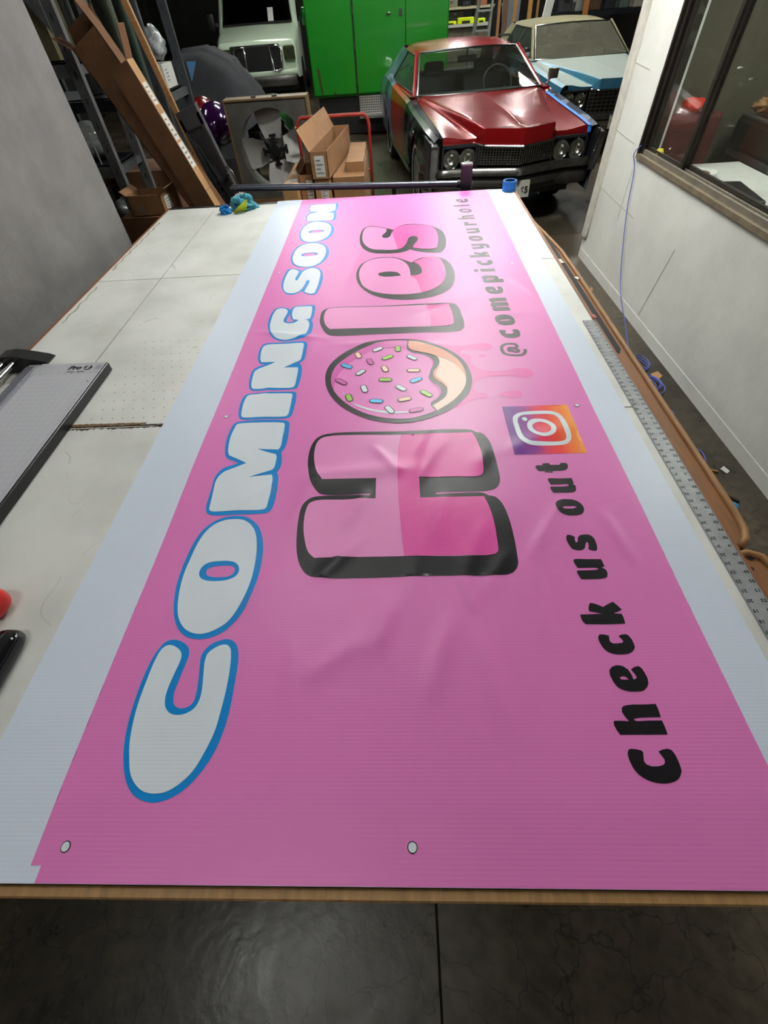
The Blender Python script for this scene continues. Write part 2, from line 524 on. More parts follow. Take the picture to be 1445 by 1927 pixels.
# ------------------------------------------------------------------ work table
TL, TR, TF, TB = -1.638, 0.832, -0.018, 3.685
table = thing('work_table', 'large white work table with wooden edges under the pink banner', 'table', (-0.4, 1.8, 0))
def tabletop():
    m = bpy.data.materials.new('table_laminate'); m.use_nodes = True
    n, l = m.node_tree.nodes, m.node_tree.links
    b = n['Principled BSDF']
    tc = n.new('ShaderNodeTexCoord')
    nz = n.new('ShaderNodeTexNoise'); nz.inputs['Scale'].default_value = 4; nz.inputs['Detail'].default_value = 8
    r = n.new('ShaderNodeValToRGB')
    r.color_ramp.elements[0].position = 0.3; r.color_ramp.elements[0].color = rgb(192, 192, 186)
    r.color_ramp.elements[1].position = 0.6; r.color_ramp.elements[1].color = rgb(212, 212, 207)
    l.new(tc.outputs['Object'], nz.inputs['Vector']); l.new(nz.outputs[0], r.inputs[0])
    # knife scratches: thin wandering lines
    last = r.outputs[0]
    for k, (rot, sc, dist) in enumerate(((0.6, 5.0, 9), (1.9, 2.2, 12), (2.7, 3.0, 7))):
        mp = n.new('ShaderNodeMapping'); mp.inputs['Rotation'].default_value = (0, 0, rot); mp.inputs['Location'].default_value = (k * 3.1, k * 1.7, 0)
        wv = n.new('ShaderNodeTexNoise'); wv.inputs['Scale'].default_value = sc; wv.inputs['Detail'].default_value = 1; wv.inputs['Distortion'].default_value = 0.6
        l.new(tc.outputs['Object'], mp.inputs[0]); l.new(mp.outputs[0], wv.inputs['Vector'])
        mk = n.new('ShaderNodeTexNoise'); mk.inputs['Scale'].default_value = 6.0 + k; l.new(mp.outputs[0], mk.inputs['Vector'])
        a = n.new('ShaderNodeMath'); a.operation = 'SUBTRACT'; a.inputs[1].default_value = 0.5; l.new(wv.outputs[0], a.inputs[0])
        a2 = n.new('ShaderNodeMath'); a2.operation = 'ABSOLUTE'; l.new(a.outputs[0], a2.inputs[0])
        lt = n.new('ShaderNodeMath'); lt.operation = 'LESS_THAN'; lt.inputs[1].default_value = 0.0012; l.new(a2.outputs[0], lt.inputs[0])
        gt = n.new('ShaderNodeMath'); gt.operation = 'GREATER_THAN'; gt.inputs[1].default_value = 0.58; l.new(mk.outputs[0], gt.inputs[0])
        mu = n.new('ShaderNodeMath'); mu.operation = 'MULTIPLY'; l.new(lt.outputs[0], mu.inputs[0]); l.new(gt.outputs[0], mu.inputs[1])
        m3 = n.new('ShaderNodeMath'); m3.operation = 'MULTIPLY'; m3.inputs[1].default_value = 0.3; l.new(mu.outputs[0], m3.inputs[0])
        mx = n.new('ShaderNodeMix'); mx.data_type = 'RGBA'; mx.inputs[7].default_value = rgb(120, 116, 108)
        l.new(m3.outputs[0], mx.inputs[0]); l.new(last, mx.inputs[6]); last = mx.outputs[2]
    l.new(last, b.inputs['Base Color'])
    b.inputs['Roughness'].default_value = 0.42
    bp = n.new('ShaderNodeBump'); bp.inputs['Strength'].default_value = 0.06; bp.inputs['Distance'].default_value = 0.01
    l.new(nz.outputs[0], bp.inputs['Height']); l.new(bp.outputs[0], b.inputs['Normal'])
    return m
LAM = tabletop()
XS = [TL + 0.012, -1.272, TR - 0.004]; YS = [TF, 1.210, 2.462, TB - 0.03]
for x0, x1 in zip(XS, XS[1:]):
    for y0, y1 in zip(YS, YS[1:]):
        g = 0.003
        MB().box(((x0 + x1) / 2, (y0 + y1) / 2, TABLE - 0.009), (x1 - x0 - 2 * g, y1 - y0 - 2 * g, 0.018)).build('panel', LAM, table)
MB().box(((TL + TR) / 2, (TF + TB) / 2, TABLE - 0.033), (TR - TL - 0.01, TB - TF - 0.01, 0.03)).build('subtop', mat('subtop_gap_shade', rgb(14, 13, 12), 0.9), table)  # near black puts the shade of the panel gaps into the board's colour
EDGE = mat('edge_oak', rgb(176, 134, 84), 0.5, var=0.45, scale=4, stretch=(14, 1.5, 14), bump=0.15)
MB().box((-0.4, TF - 0.0135, TABLE - 0.034), (2.5, 0.0175, 0.062), bevel=0.003).build('front_edge', EDGE, table)
MB().box((TL + 0.003, (TF + TB) / 2, TABLE - 0.03), (0.016, TB - TF, 0.055)).build('side_edge', mat('edge_brown', rgb(140, 88, 52), 0.55, var=0.35, scale=6, stretch=(14, 1, 14)), table)
MB().box((TR + 0.004, (TF + TB) / 2, TABLE - 0.03), (0.014, TB - TF, 0.055)).build('side_edge', MATS['edge_brown'], table)
MB().box(((TL + TR) / 2, TB + 0.005, TABLE - 0.027), (TR - TL + 0.02, 0.05, 0.045), bevel=0.004).build('rear_rail', STEEL_D, table)
for x in (-1.5, 0.7):
    for y in (0.15, 1.85, 3.5):
        MB().box((x, y, (TABLE - 0.045) / 2), (0.09, 0.09, TABLE - 0.05)).build('leg', WOOD_D, table)
MB().box((-0.4, 0.15, 0.72), (2.2, 0.04, 0.12)).box((-0.4, 3.5, 0.72), (2.2, 0.04, 0.12)).build('apron', WOOD_D, table)
# torn laminate along the seam beside the trimmer
rnd = random.Random(3)
def ragged(x0, x1, yc, w, n, z):
    top = [(lerp(x0, x1, i / n), yc + w * (0.35 + 0.65 * rnd.random()) * (1 - 0.55 * i / n), z) for i in range(n + 1)]
    bot = [(lerp(x0, x1, i / n), yc - w * (0.35 + 0.65 * rnd.random()) * (1 - 0.3 * i / n), z) for i in range(n + 1)]
    return top, bot
for x0, x1, yc, w, n, z, mt in ((-1.272, -0.815, 1.203, 0.017, 60, 0.0004, mat('torn_core_dark', rgb(70, 56, 42), 0.95, var=0.5, scale=60, bump=0.8, bump_scale=90)),
                                (-1.272, -0.90, 1.219, 0.010, 44, 0.0009, mat('torn_core', rgb(140, 110, 76), 0.95, var=0.5, scale=50, bump=0.8, bump_scale=90)),
                                (-1.24, -0.86, 1.200, 0.0045, 50, 0.0013, mat('torn_paper', rgb(196, 190, 176), 0.9, var=0.5, scale=90))):
    t, b = ragged(x0, x1, yc, w, n, TABLE + z)
    t2 = [(p[0], p[1], TABLE - 0.003) for p in t]; b2 = [(p[0], p[1], TABLE - 0.003) for p in b]
    MB().loft([t2, t, b, b2]).build('torn_edge', mt, table)
m = MB()                                              # rows of drilled holes
for j in range(11):
    for i in range(8):
        x = -1.115 + i * 0.0385 + (0.019 if j % 2 else 0) ; y = 1.252 + j * 0.0535
        if x < -0.84 and x > -1.125 + 0.0 * j:
            m.cyl((x, y, TABLE - 0.004), (x, y, TABLE + 0.0003), 0.0022, n=6)
o = m.build('drilled_holes', INK, table); o['kind'] = 'stuff'
for x, y in ((-1.60, 1.35), (-1.605, 2.6), (-1.6, 3.0), (-1.598, 2.0)):   # glue line of the lifting edge strip
    m = MB()
    t, b = ragged(x - 0.004, x + 0.01, 0, 0.002, 3, 0)
    pts = [(x + 0.006 * math.sin(k * 1.7) + 0.003 * rnd.random(), y + k * 0.03, TABLE + 0.0006) for k in range(14)]
    m.loft([[(p[0] - 0.002 - 0.004 * rnd.random(), p[1], p[2]) for p in pts], [(p[0] + 0.003 + 0.004 * rnd.random(), p[1], p[2]) for p in pts]])
    m.build('glue_streak', mat('old_glue', rgb(176, 168, 148), 0.8, var=0.4, scale=40), table)

# brown side leaf along the right edge
LEAF = mat('leaf_brown', rgb(142, 92, 46), 0.62, var=0.35, scale=5, stretch=(10, 1.2, 10), rough_var=0.12)
leaf = thing('side_leaf', 'brown wooden leaf rail fixed along the right edge of the work table', 'rail', (0.89, 1.8, 0.86))
outer = [(0.848, 3.2), (0.881, 3.166), (0.91, 2.946), (0.937, 2.687), (0.942, 2.4), (0.944, 0.78), (0.94, 0.725), (0.925, 0.69), (0.90, 0.668), (0.848, 0.655)]
MB().prism(outer, 0.868, 0.898).build('board', LEAF, leaf)
MB().tube([(p[0] - 0.010, p[1], 0.899) for p in outer[1:-1]], 0.0105, n=10).build('rounded_lip', mat('leaf_lip', rgb(160, 114, 64), 0.6, var=0.35, scale=6, stretch=(10, 1, 10)), leaf, smooth=True)
strip = [(0.868, 3.10), (0.886, 3.06), (0.905, 2.75), (0.909, 2.4), (0.909, 1.652), (0.893, 1.621), (0.883, 1.655), (0.876, 2.2), (0.868, 2.7)]
MB().prism(strip, 0.898, 0.9005).build('grip_tape', mat('grip_tape', rgb(38, 38, 40), 0.8, bump=0.4, bump_scale=400), leaf)
for (x, y, w, h, a) in ((0.885, 2.545, 0.03, 0.055, 8), (0.868, 2.62, 0.016, 0.03, -10), (0.925, 2.33, 0.035, 0.03, 20)):
    MB().box((x, y, 0.9022), (w, h, 0.0012), rot=rotm('Z', a)).build('tape_scrap', mat('masking_scrap', rgb(205, 200, 185), 0.6, var=0.2, scale=60), leaf)
leaf2 = thing('side_leaf', 'short brown wooden leaf with rounded far corner at the near right of the table', 'rail', (0.9, 0.3, 0.86))
outer = [(0.848, 0.62), (0.875, 0.648), (0.905, 0.654), (0.935, 0.642), (0.948, 0.60), (0.95, -0.02), (0.848, -0.02)]
MB().prism(outer, 0.868, 0.898).build('board', LEAF, leaf2)
MB().tube([(p[0] - 0.008, p[1] - 0.006, 0.899) for p in outer[1:6]], 0.0105, n=10).build('rounded_lip', MATS['leaf_lip'], leaf2, smooth=True)
for x, y in ((0.90, 0.632), (0.925, 0.63), (0.885, 0.60)):
    MB().cyl((x, y, 0.895), (x, y, 0.9005), 0.006, n=10).build('screw', STEEL_D, leaf2)
for l_, y0, y1 in ((leaf, 0.7, 3.0), (leaf2, 0.0, 0.6)):
    MB().box((0.855, (y0 + y1) / 2, 0.855), (0.03, y1 - y0, 0.03)).build('cleat', WOOD_D, l_)
# print outlines in millimetres on the table plane
ART = [
    ('C', 'outline', 'blue', 2, ['-536,409 -517,404 -498,391 -491,378 -490,363 -493,339 -496,309 -498,290 -494,273 -487,263 -474,258 -459,261 -450,271 -449,286 -452,314 -457,342 -461,365 -459,379 -448,394 -431,404 -409,408 -392,401 -381,385 -375,364 -372,337 -370,295 -369,251 -373,209 -383,172 -400,140 -421,116 -444,101 -471,94 -495,97 -518,107 -537,125 -552,149 -563,176 -571,205 -576,240 -578,281 -577,326 -572,364 -564,389 -554,404']),
    ('C', 'fill', 'white', 3, ['-541,396 -526,391 -512,381 -506,370 -506,355 -510,329 -514,296 -513,277 -507,261 -494,249 -475,245 -457,249 -443,260 -438,277 -439,299 -444,326 -449,356 -448,373 -439,384 -424,393 -410,395 -399,387 -393,370 -388,337 -386,295 -387,251 -390,213 -401,175 -415,144 -435,123 -456,111 -476,108 -498,111 -518,122 -535,140 -547,165 -557,192 -564,227 -568,268 -567,316 -564,360 -558,385 -550,394']),
    ('O', 'outline', 'blue', 2, ['-474,776 -445,772 -420,756 -399,732 -384,698 -375,661 -371,612 -372,562 -378,519 -388,479 -404,449 -426,425 -454,412 -482,409 -508,415 -532,432 -550,457 -563,488 -573,527 -578,563 -579,600 -577,644 -571,689 -559,727 -536,756 -506,773', '-487,609 -465,610 -447,608 -439,603 -436,593 -440,583 -451,577 -474,575 -495,577 -507,582 -511,589 -511,599 -504,605']),
    ('O', 'fill', 'white', 3, ['-476,764 -449,760 -425,743 -408,718 -397,684 -390,643 -387,591 -389,548 -395,510 -406,476 -422,449 -446,431 -472,422 -496,424 -517,434 -536,453 -550,479 -560,515 -566,552 -568,594 -565,635 -561,675 -551,715 -533,744 -507,760', '-487,624 -460,624 -440,618 -428,605 -425,588 -432,575 -450,566 -478,563 -505,566 -521,574 -528,586 -528,603 -520,615 -505,622']),
    ('M', 'outline', 'blue', 2, ['-561,1200 -393,1197 -381,1185 -377,1156 -374,1115 -374,1079 -377,1054 -385,1035! -380,1013 -376,983 -379,957 -385,945! -377,928 -372,892 -371,852 -372,816 -378,791 -386,784 -457,781 -556,784 -566,795 -572,818 -573,849 -574,892 -576,928 -568,956 -555,973 -536,981 -516,992! -557,1015 -567,1031 -576,1067 -581,1109 -581,1154 -575,1188']),
    ('M', 'fill', 'white', 3, ['-559,1188 -399,1183 -396,1177 -393,1150 -392,1106 -391,1064 -396,1048! -432,1051 -468,1055! -434,1039 -401,1026! -397,1017 -395,993 -397,962 -402,956 -443,939 -469,927! -431,932 -398,935! -392,915 -389,879 -390,837 -393,801 -398,797 -473,796 -553,796 -559,802 -561,820 -564,859 -568,914 -563,936 -551,954 -527,968 -489,990! -519,1008 -553,1028! -559,1040 -567,1079 -570,1126 -567,1163 -564,1184']),
    ('I', 'outline', 'blue', 2, ['-563,1363 -401,1368 -384,1363 -379,1347 -376,1306 -377,1253 -381,1219 -392,1211 -476,1210 -557,1213 -568,1230 -573,1249 -578,1288 -578,1331 -573,1355']),
    ('I', 'fill', 'white', 3, ['-554,1357 -399,1355 -395,1352 -392,1319 -391,1272 -392,1231 -396,1222 -479,1222 -553,1224 -560,1237 -564,1264 -567,1302 -565,1338 -561,1352']),
    ('N', 'outline', 'blue', 2, ['-562,1719 -483,1722 -393,1722 -382,1704 -378,1662 -377,1607 -379,1573 -396,1555! -386,1540 -380,1516 -377,1470 -378,1418 -384,1388 -401,1383 -481,1381 -554,1385 -567,1405 -574,1435 -578,1475 -577,1521 -562,1543 -533,1558! -556,1567 -569,1592 -577,1637 -577,1684 -572,1709']),
    ('N', 'fill', 'white', 3, ['-552,1708 -476,1709 -399,1708 -395,1700 -393,1658 -392,1608 -395,1576 -413,1563 -455,1530! -427,1529 -397,1526! -394,1508 -393,1462 -393,1410 -399,1395 -473,1395 -550,1395 -557,1404 -564,1435 -567,1475 -566,1513 -552,1531 -526,1548 -495,1573! -525,1574 -552,1575! -559,1591 -566,1631 -568,1672 -564,1698']),
    ('G', 'outline', 'blue', 2, ['-552,2043 -519,2036 -497,2014! -491,2037 -474,2050 -433,2053 -390,2051 -382,2029 -379,1977 -380,1927 -385,1906! -376,1872 -373,1825 -379,1780 -396,1754 -424,1743 -459,1731 -490,1732 -522,1748 -547,1778 -567,1825 -579,1873 -585,1934 -582,1991 -572,2032', '-494,1969 -484,1931 -469,1902 -483,1897 -497,1901 -500,1926']),
    ('G', 'fill', 'white', 3, ['-550,2032 -524,2027 -509,2006 -507,1986 -512,1946 -515,1918 -509,1897 -494,1886 -472,1884 -456,1893 -445,1912! -471,1919! -480,1949 -485,1994 -482,2029 -473,2040 -438,2041 -400,2040! -396,2018 -393,1966 -395,1925 -401,1916 -415,1915! -401,1899 -392,1868 -391,1827 -399,1788 -421,1767 -447,1750 -481,1742 -511,1753 -539,1783 -558,1824 -569,1872 -573,1927 -572,1983 -564,2021']),
    ('S', 'outline', 'blue', 2, ['-555,2487 -521,2471 -498,2453! -481,2481 -447,2492 -413,2477 -392,2437 -381,2384 -377,2313 -381,2245 -389,2187 -401,2160 -428,2166 -453,2181 -468,2209! -483,2191 -507,2174 -534,2177 -559,2206 -578,2261 -588,2323 -588,2394 -583,2460 -574,2485']),
    ('S', 'fill', 'white', 3, ['-555,2479 -533,2467 -516,2448 -517,2407 -522,2358 -516,2332 -508,2342 -501,2391 -491,2441 -470,2472 -439,2478 -411,2454 -397,2408 -394,2350 -395,2267 -402,2182! -414,2172 -441,2183 -456,2198! -451,2240 -443,2300 -447,2331 -458,2329 -464,2275 -474,2229 -490,2198 -518,2187 -543,2197 -563,2232 -573,2287 -577,2350 -574,2422 -566,2469']),
    ('O', 'outline', 'blue', 2, ['-487,2851 -444,2840 -405,2798 -382,2733 -375,2655 -383,2590 -404,2537 -432,2506 -479,2492 -522,2502 -555,2533 -579,2592 -589,2658 -586,2735 -568,2803 -532,2843', '-486,2688 -458,2683 -450,2669 -465,2655 -498,2653 -518,2664 -515,2682']),
    ('O', 'fill', 'white', 3, ['-486,2839 -450,2827 -419,2795 -400,2744 -394,2674 -400,2601 -417,2543 -449,2508 -486,2501 -527,2518 -556,2557 -573,2615 -577,2682 -572,2750 -551,2805 -520,2834', '-490,2696 -452,2693 -436,2676 -445,2656 -478,2648 -518,2651 -533,2666 -523,2688']),
    ('O', 'outline', 'blue', 2, ['-490,3219 -442,3200 -404,3151 -381,3084 -375,3002 -389,2926 -417,2882 -460,2856 -501,2853 -546,2873 -575,2934 -587,3014 -583,3105 -562,3181 -528,3216', '-487,3049 -461,3045 -447,3033 -451,3018 -487,3011 -513,3018 -518,3032 -509,3045']),
    ('O', 'fill', 'white', 3, ['-489,3205 -449,3185 -415,3142 -396,3081 -394,3005 -404,2938 -428,2893 -467,2862 -509,2860 -544,2887 -567,2942 -578,3013 -574,3093 -556,3164 -526,3203', '-488,3054 -451,3051 -435,3028 -447,3011 -490,3007 -527,3013 -534,3026 -520,3049']),
    ('N', 'outline', 'blue', 2, ['-567,3566 -484,3564 -394,3564 -384,3518 -386,3432 -393,3395 -384,3348 -380,3256 -387,3218 -471,3216 -559,3219 -577,3261 -583,3324 -578,3375 -560,3396! -577,3423 -584,3479 -584,3547']),
    ('N', 'fill', 'white', 3, ['-562,3552 -483,3552 -405,3553! -401,3496 -399,3422 -417,3395 -460,3367! -430,3368 -403,3366! -399,3305 -400,3231 -410,3222 -491,3224 -560,3228 -570,3265 -574,3328 -564,3361 -535,3386 -504,3410! -534,3412 -564,3412! -573,3452 -578,3515 -573,3545']),
    ('H', 'outline', 'black', 2, ['-246,1117 7,1118 230,1114 245,1102 262,1096 281,1058 287,997 289,931 286,880 272,854 250,844 169,842 97,842! 97,835! 232,835 245,825 262,820 277,797 287,746 290,679 288,622 285,594 273,575 254,566 78,566 -225,568 -248,578 -266,601 -280,637 -289,691 -292,748 -287,802 -273,827 -257,838 -172,841 -93,838! -93,843! -236,848 -252,862 -271,893 -287,950 -294,1001 -290,1063 -275,1099']),
    ('H', 'fill', 'lightpink', 3, ['-250,1102 -4,1100 231,1100! 240,1069 247,1021 247,962 241,913 231,903 151,903 51,903! 51,823! 143,822 231,821! 239,790 245,736 245,680 241,633 232,626 -3,626 -234,627! -252,647 -267,690 -275,736 -275,784 -267,814 -248,824 -166,824 -77,825! -77,905! -156,905 -239,905! -257,934 -272,985 -277,1039 -270,1083']),
    ('H', 'shade', 'deeppink', 4, ['1,1099! 231,1100! 240,1069 247,1021 247,962 241,913 231,903 151,903 51,903! 51,823! 143,822 231,821! 239,790 245,736 245,680 241,633 232,626 125,626 1,626! -4,682 -8,756 -12,843 -12,952 -9,1034']),
    ('l', 'outline', 'black', 2, ['-317,2013 -80,2011 229,2009 241,1999 263,1990 277,1959 284,1886 286,1817 279,1775 258,1752 110,1753 -77,1754 -276,1757 -301,1771 -326,1815 -345,1876 -349,1926 -343,1989']),
    ('l', 'fill', 'lightpink', 3, ['-309,2009 -80,2003 233,1998! 242,1931 244,1870 239,1817 226,1805 18,1805 -295,1815! -315,1848 -330,1904 -332,1956 -324,1997']),
    ('l', 'shade', 'deeppink', 4, ['132,1997! 233,1998! 242,1931 244,1870 239,1817 226,1805 142,1807! 144,1869 140,1941']),
    ('e', 'outline', 'black', 2, ['-52,2572 1,2557 53,2515 82,2485! 104,2514 149,2540 202,2550 243,2528 277,2465 292,2381 292,2293 278,2211 253,2152 215,2109 156,2077 79,2062 11,2066 -58,2087 -120,2132 -166,2198 -195,2275 -206,2352 -202,2432 -182,2502 -135,2556 -96,2573']),
    ('e', 'fill', 'lightpink', 3, ['-52,2563 -3,2549 35,2512 60,2456 71,2378 71,2321! 97,2321 126,2342 132,2381 123,2438 103,2477 93,2494! 126,2516 166,2538 197,2542 226,2530 243,2469 251,2386 246,2308 229,2235 193,2176 144,2138 81,2119 12,2119 -58,2134 -117,2166 -163,2225 -184,2302 -192,2380 -186,2450 -161,2521 -113,2558', '-91,2368 -68,2380 -26,2382 7,2366 24,2327! -26,2321 -67,2326 -90,2346']),
    ('e', 'shade', 'deeppink', 4, ['71,2321! 97,2321 126,2342 132,2381 123,2438 103,2477 93,2494! 126,2516 166,2538 197,2542 226,2530 243,2469 251,2386 246,2308 229,2235 193,2176 144,2138 118,2130! 108,2212 95,2279']),
    ('s', 'outline', 'black', 2, ['-154,3074 -108,3058 -58,3027 -11,2988! 16,3036 67,3068 126,3067 185,3045 236,3001 275,2934 289,2847 288,2759 274,2665 245,2605 223,2601 153,2618 101,2648 81,2668! 56,2643 2,2624 -61,2624 -124,2640 -171,2691 -199,2767 -210,2869 -207,2960 -190,3040']),
    ('s', 'fill', 'lightpink', 3, ['-153,3060 -108,3047 -51,3012! -55,2958 -77,2901 -74,2868 -53,2856 -33,2875 -19,2945 6,3017 46,3048 116,3055 184,3035 226,2996 245,2919 247,2815 231,2683! 209,2662 155,2664 97,2689! 104,2730 127,2794 126,2851 99,2864 77,2839 64,2766 39,2697 2,2673 -70,2679 -130,2697 -168,2750 -190,2828 -195,2919 -189,3005 -173,3049']),
    ('s', 'shade', 'deeppink', 4, ['-19,2945! 6,3017 46,3048 116,3055 184,3035 226,2996 245,2919 247,2815 231,2683! 209,2662 155,2664 97,2689! 104,2730 127,2794 126,2851 99,2864 77,2839 64,2766 39,2697 11,2678! 3,2763 -10,2865']),
    ('donut', 'drip', 'drip', 2, ['154,1659! 205,1641 260,1635 301,1643 334,1648 365,1643 377,1621 364,1598 327,1595 273,1607 253,1601 245,1584 254,1572 276,1563 284,1552 278,1527 280,1503 296,1474 323,1454 359,1446 400,1448 435,1459 468,1458 491,1443 496,1420 482,1402 452,1398 418,1410 376,1415 339,1412 301,1402 278,1378 266,1345 273,1324 293,1315 309,1306 312,1289 292,1284 257,1278 219,1252 188,1228! 205,1287 226,1321 242,1393 241,1458 228,1514 207,1572 172,1627']),
    ('donut', 'drip', 'drip', 2, ['310,1557 326,1563 341,1560 342,1549 326,1545']),
    ('donut', 'drip', 'drip', 2, ['340,1300! 366,1314 399,1320 426,1317 433,1298 423,1282 398,1277 372,1288']),
    ('donut', 'outline', 'black', 3, ['2,1702 61,1692 119,1672 171,1638 223,1580 255,1518 269,1442 266,1378 249,1318 216,1268 169,1221 118,1191 61,1168 1,1160 -58,1169 -119,1193 -175,1233 -221,1283 -256,1344 -276,1408 -282,1474 -271,1534 -240,1592 -194,1642 -131,1684 -67,1701']),
    ('donut', 'icing', 'icing', 4, ['-3,1687 38,1682! 33,1649 38,1615 58,1593 92,1578 117,1560 133,1531 133,1504 120,1467 109,1417! 123,1384 142,1362 150,1338 146,1311 129,1287 110,1268 107,1253 114,1237 124,1221! 81,1199 35,1184 -10,1183 -62,1193 -116,1217 -168,1257 -211,1308 -242,1364 -256,1421 -257,1472 -244,1524 -208,1577 -157,1631 -94,1673 -49,1686']),
    ('donut', 'dough', 'dough', 4, ['43,1681! 87,1670 140,1640 189,1595 227,1536 246,1473 247,1407 238,1359 212,1307 177,1264 128,1221! 121,1236 118,1252 135,1267 160,1294 171,1323 171,1350 155,1382 137,1404 129,1430 132,1459 152,1495 158,1518 155,1549 144,1566 119,1584 84,1599 54,1614 41,1640']),
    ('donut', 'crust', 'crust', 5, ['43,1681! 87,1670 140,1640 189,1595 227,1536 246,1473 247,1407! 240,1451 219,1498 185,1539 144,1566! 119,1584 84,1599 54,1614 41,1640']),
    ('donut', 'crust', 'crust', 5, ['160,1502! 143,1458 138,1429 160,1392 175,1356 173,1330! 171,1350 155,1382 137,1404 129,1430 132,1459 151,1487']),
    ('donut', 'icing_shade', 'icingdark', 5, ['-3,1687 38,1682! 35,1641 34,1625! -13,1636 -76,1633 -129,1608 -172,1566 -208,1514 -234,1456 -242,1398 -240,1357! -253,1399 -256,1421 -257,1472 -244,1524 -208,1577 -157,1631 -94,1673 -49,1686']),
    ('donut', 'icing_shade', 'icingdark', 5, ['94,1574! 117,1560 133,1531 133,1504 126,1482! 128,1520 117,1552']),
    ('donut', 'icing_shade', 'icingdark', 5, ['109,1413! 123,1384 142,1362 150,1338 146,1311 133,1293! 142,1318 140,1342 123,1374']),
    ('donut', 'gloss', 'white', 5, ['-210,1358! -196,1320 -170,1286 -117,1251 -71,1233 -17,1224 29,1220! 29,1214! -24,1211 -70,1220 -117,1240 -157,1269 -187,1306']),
    ('C', 'check', 'black', 2, ['417,180 427,179 435,177 437,174! 435,167 433,159 436,154 444,151 455,151 465,153 470,157 471,162 468,169 465,175! 472,178 483,180 490,178 493,172 495,160 495,150 494,143 488,135 480,129 467,125 452,124 437,126 425,131 415,139 409,150 407,161 408,173 412,179']),
    ('h', 'check', 'black', 2, ['448,259 470,259 493,260! 494,248 493,235! 471,235 449,234 440,232 442,229 466,229 493,229! 494,218 494,204! 452,204 405,204! 401,212 399,221 400,227 402,229! 416,229 430,228! 425,236 422,245 424,252 428,256 437,258']),
    ('e', 'check', 'black', 2, ['442,338 455,336 463,329 466,320 467,308! 471,309 475,312 474,318 469,329! 478,334 487,336 492,331 495,320 496,310 494,300 489,293 480,286 466,284 453,284 439,287 429,294 424,306 422,317 424,328 432,335', '440,312 446,315 453,314 457,308! 446,308 441,309']),
    ('c', 'check', 'black', 2, ['428,407 438,407 448,404! 446,396 446,390 451,386 461,386 470,387 474,390 473,395 468,403! 476,406 485,407 490,404 494,395 495,385 494,376 488,369 477,363 461,361 446,362 434,367 426,377 423,388 423,401']),
    ('k', 'check', 'black', 2, ['432,485 442,482 457,474! 468,480 483,487! 490,478 497,466! 486,461 476,458! 479,457! 493,456! 494,447 493,432! 452,431 405,432! 400,440 399,451 400,456! 417,456 452,457! 437,460 422,464! 423,472 428,482']),
    ('u', 'check', 'black', 2, ['424,604 458,605 492,604! 493,594 494,583 486,580! 494,574 495,562 491,553 478,549 455,548 428,548! 425,558 423,571 427,573! 449,573 472,574 478,576 474,579 451,580 428,580! 425,589']),
    ('s', 'check', 'black', 2, ['429,681 438,679 446,673! 443,665 444,655 449,659 453,672 459,678 470,680 484,679 492,670 494,653 492,636 488,629 479,630 469,634! 473,645 474,655 470,656 466,649 462,639 454,633 441,632 430,636 424,651 422,666 424,676']),
    ('o', 'check', 'black', 2, ['457,802 475,800 488,791 495,776 494,761 485,749 472,745 453,744 436,749 426,759 422,774 423,788 431,797 444,802', '458,777 473,777 478,773 469,769 452,768 440,770 439,774 447,777']),
    ('u', 'check', 'black', 2, ['424,883 458,883 493,883! 493,870 493,861 489,859! 495,854 494,842 489,831 477,827 452,827 427,828! 424,838 423,850 426,852! 450,851 474,852 478,855 474,859 452,859 428,859! 425,869']),
    ('t', 'check', 'black', 2, ['405,940 421,939! 423,947! 443,947 445,940! 472,939! 475,946! 484,947 494,945 495,933 489,920 478,915 446,914! 444,907! 422,909! 423,915! 405,916 401,925 399,935']),
    ('e', 'handle', 'ink', 2, ['442,2157 459,2152 468,2133 467,2113! 474,2114 479,2123 478,2138 474,2146! 490,2153 498,2143 501,2120 499,2101 491,2085 478,2077 459,2077 438,2082 426,2098 420,2125 421,2145 430,2156', '439,2121 450,2122 458,2117 449,2112 440,2115']),
    ('m', 'handle', 'ink', 2, ['425,2032 437,2036 468,2036 499,2035! 499,2018 501,2004! 470,2003 443,2002 439,1998! 439,1993! 468,1992 499,1991! 500,1974 500,1958! 471,1957 442,1956 439,1952! 442,1946! 470,1946 497,1946! 500,1928 500,1911! 464,1911 429,1912! 424,1930 422,1942! 431,1945! 422,1958 420,1974 423,1982 431,1991! 423,2006 419,2023']),
    ('o', 'handle', 'ink', 2, ['470,1870 486,1863 498,1847 502,1825 499,1804 489,1788 469,1783 448,1785 431,1796 422,1818 420,1840 425,1860 439,1869 454,1872', '464,1834 479,1833 484,1828 476,1822 454,1820 439,1823 441,1829 449,1833']),
    ('c', 'handle', 'ink', 2, ['425,1746 438,1745 450,1742! 447,1728 445,1717 453,1713 470,1712 478,1720 477,1732 473,1740! 486,1747 498,1744 504,1730 503,1710 498,1690 484,1680 464,1678 443,1684 429,1700 423,1720 422,1741']),
    ('p', 'handle', 'ink', 2, ['424,2275 440,2282 469,2280 491,2273 501,2256 500,2245 494,2236! 520,2234! 520,2216 520,2198! 473,2199 428,2200! 422,2214 421,2228 430,2234! 423,2244 419,2260', '441,2246 464,2246 483,2243 478,2236 454,2235 438,2235']),
    ('i', 'handle', 'ink', 2, ['425,2364 461,2362 499,2360! 499,2340 500,2325! 463,2327 429,2328! 425,2341 424,2356']),
    ('i', 'handle', 'ink', 2, ['405,2364 414,2359 416,2343 410,2329 400,2327 393,2337 392,2352 398,2363']),
    ('c', 'handle', 'ink', 2, ['423,2469 435,2468 447,2461! 443,2451 446,2439 461,2435 474,2441 478,2453 472,2463! 487,2468 497,2465 502,2448 500,2429 492,2413 477,2405 457,2405 438,2414 425,2434 420,2458']),
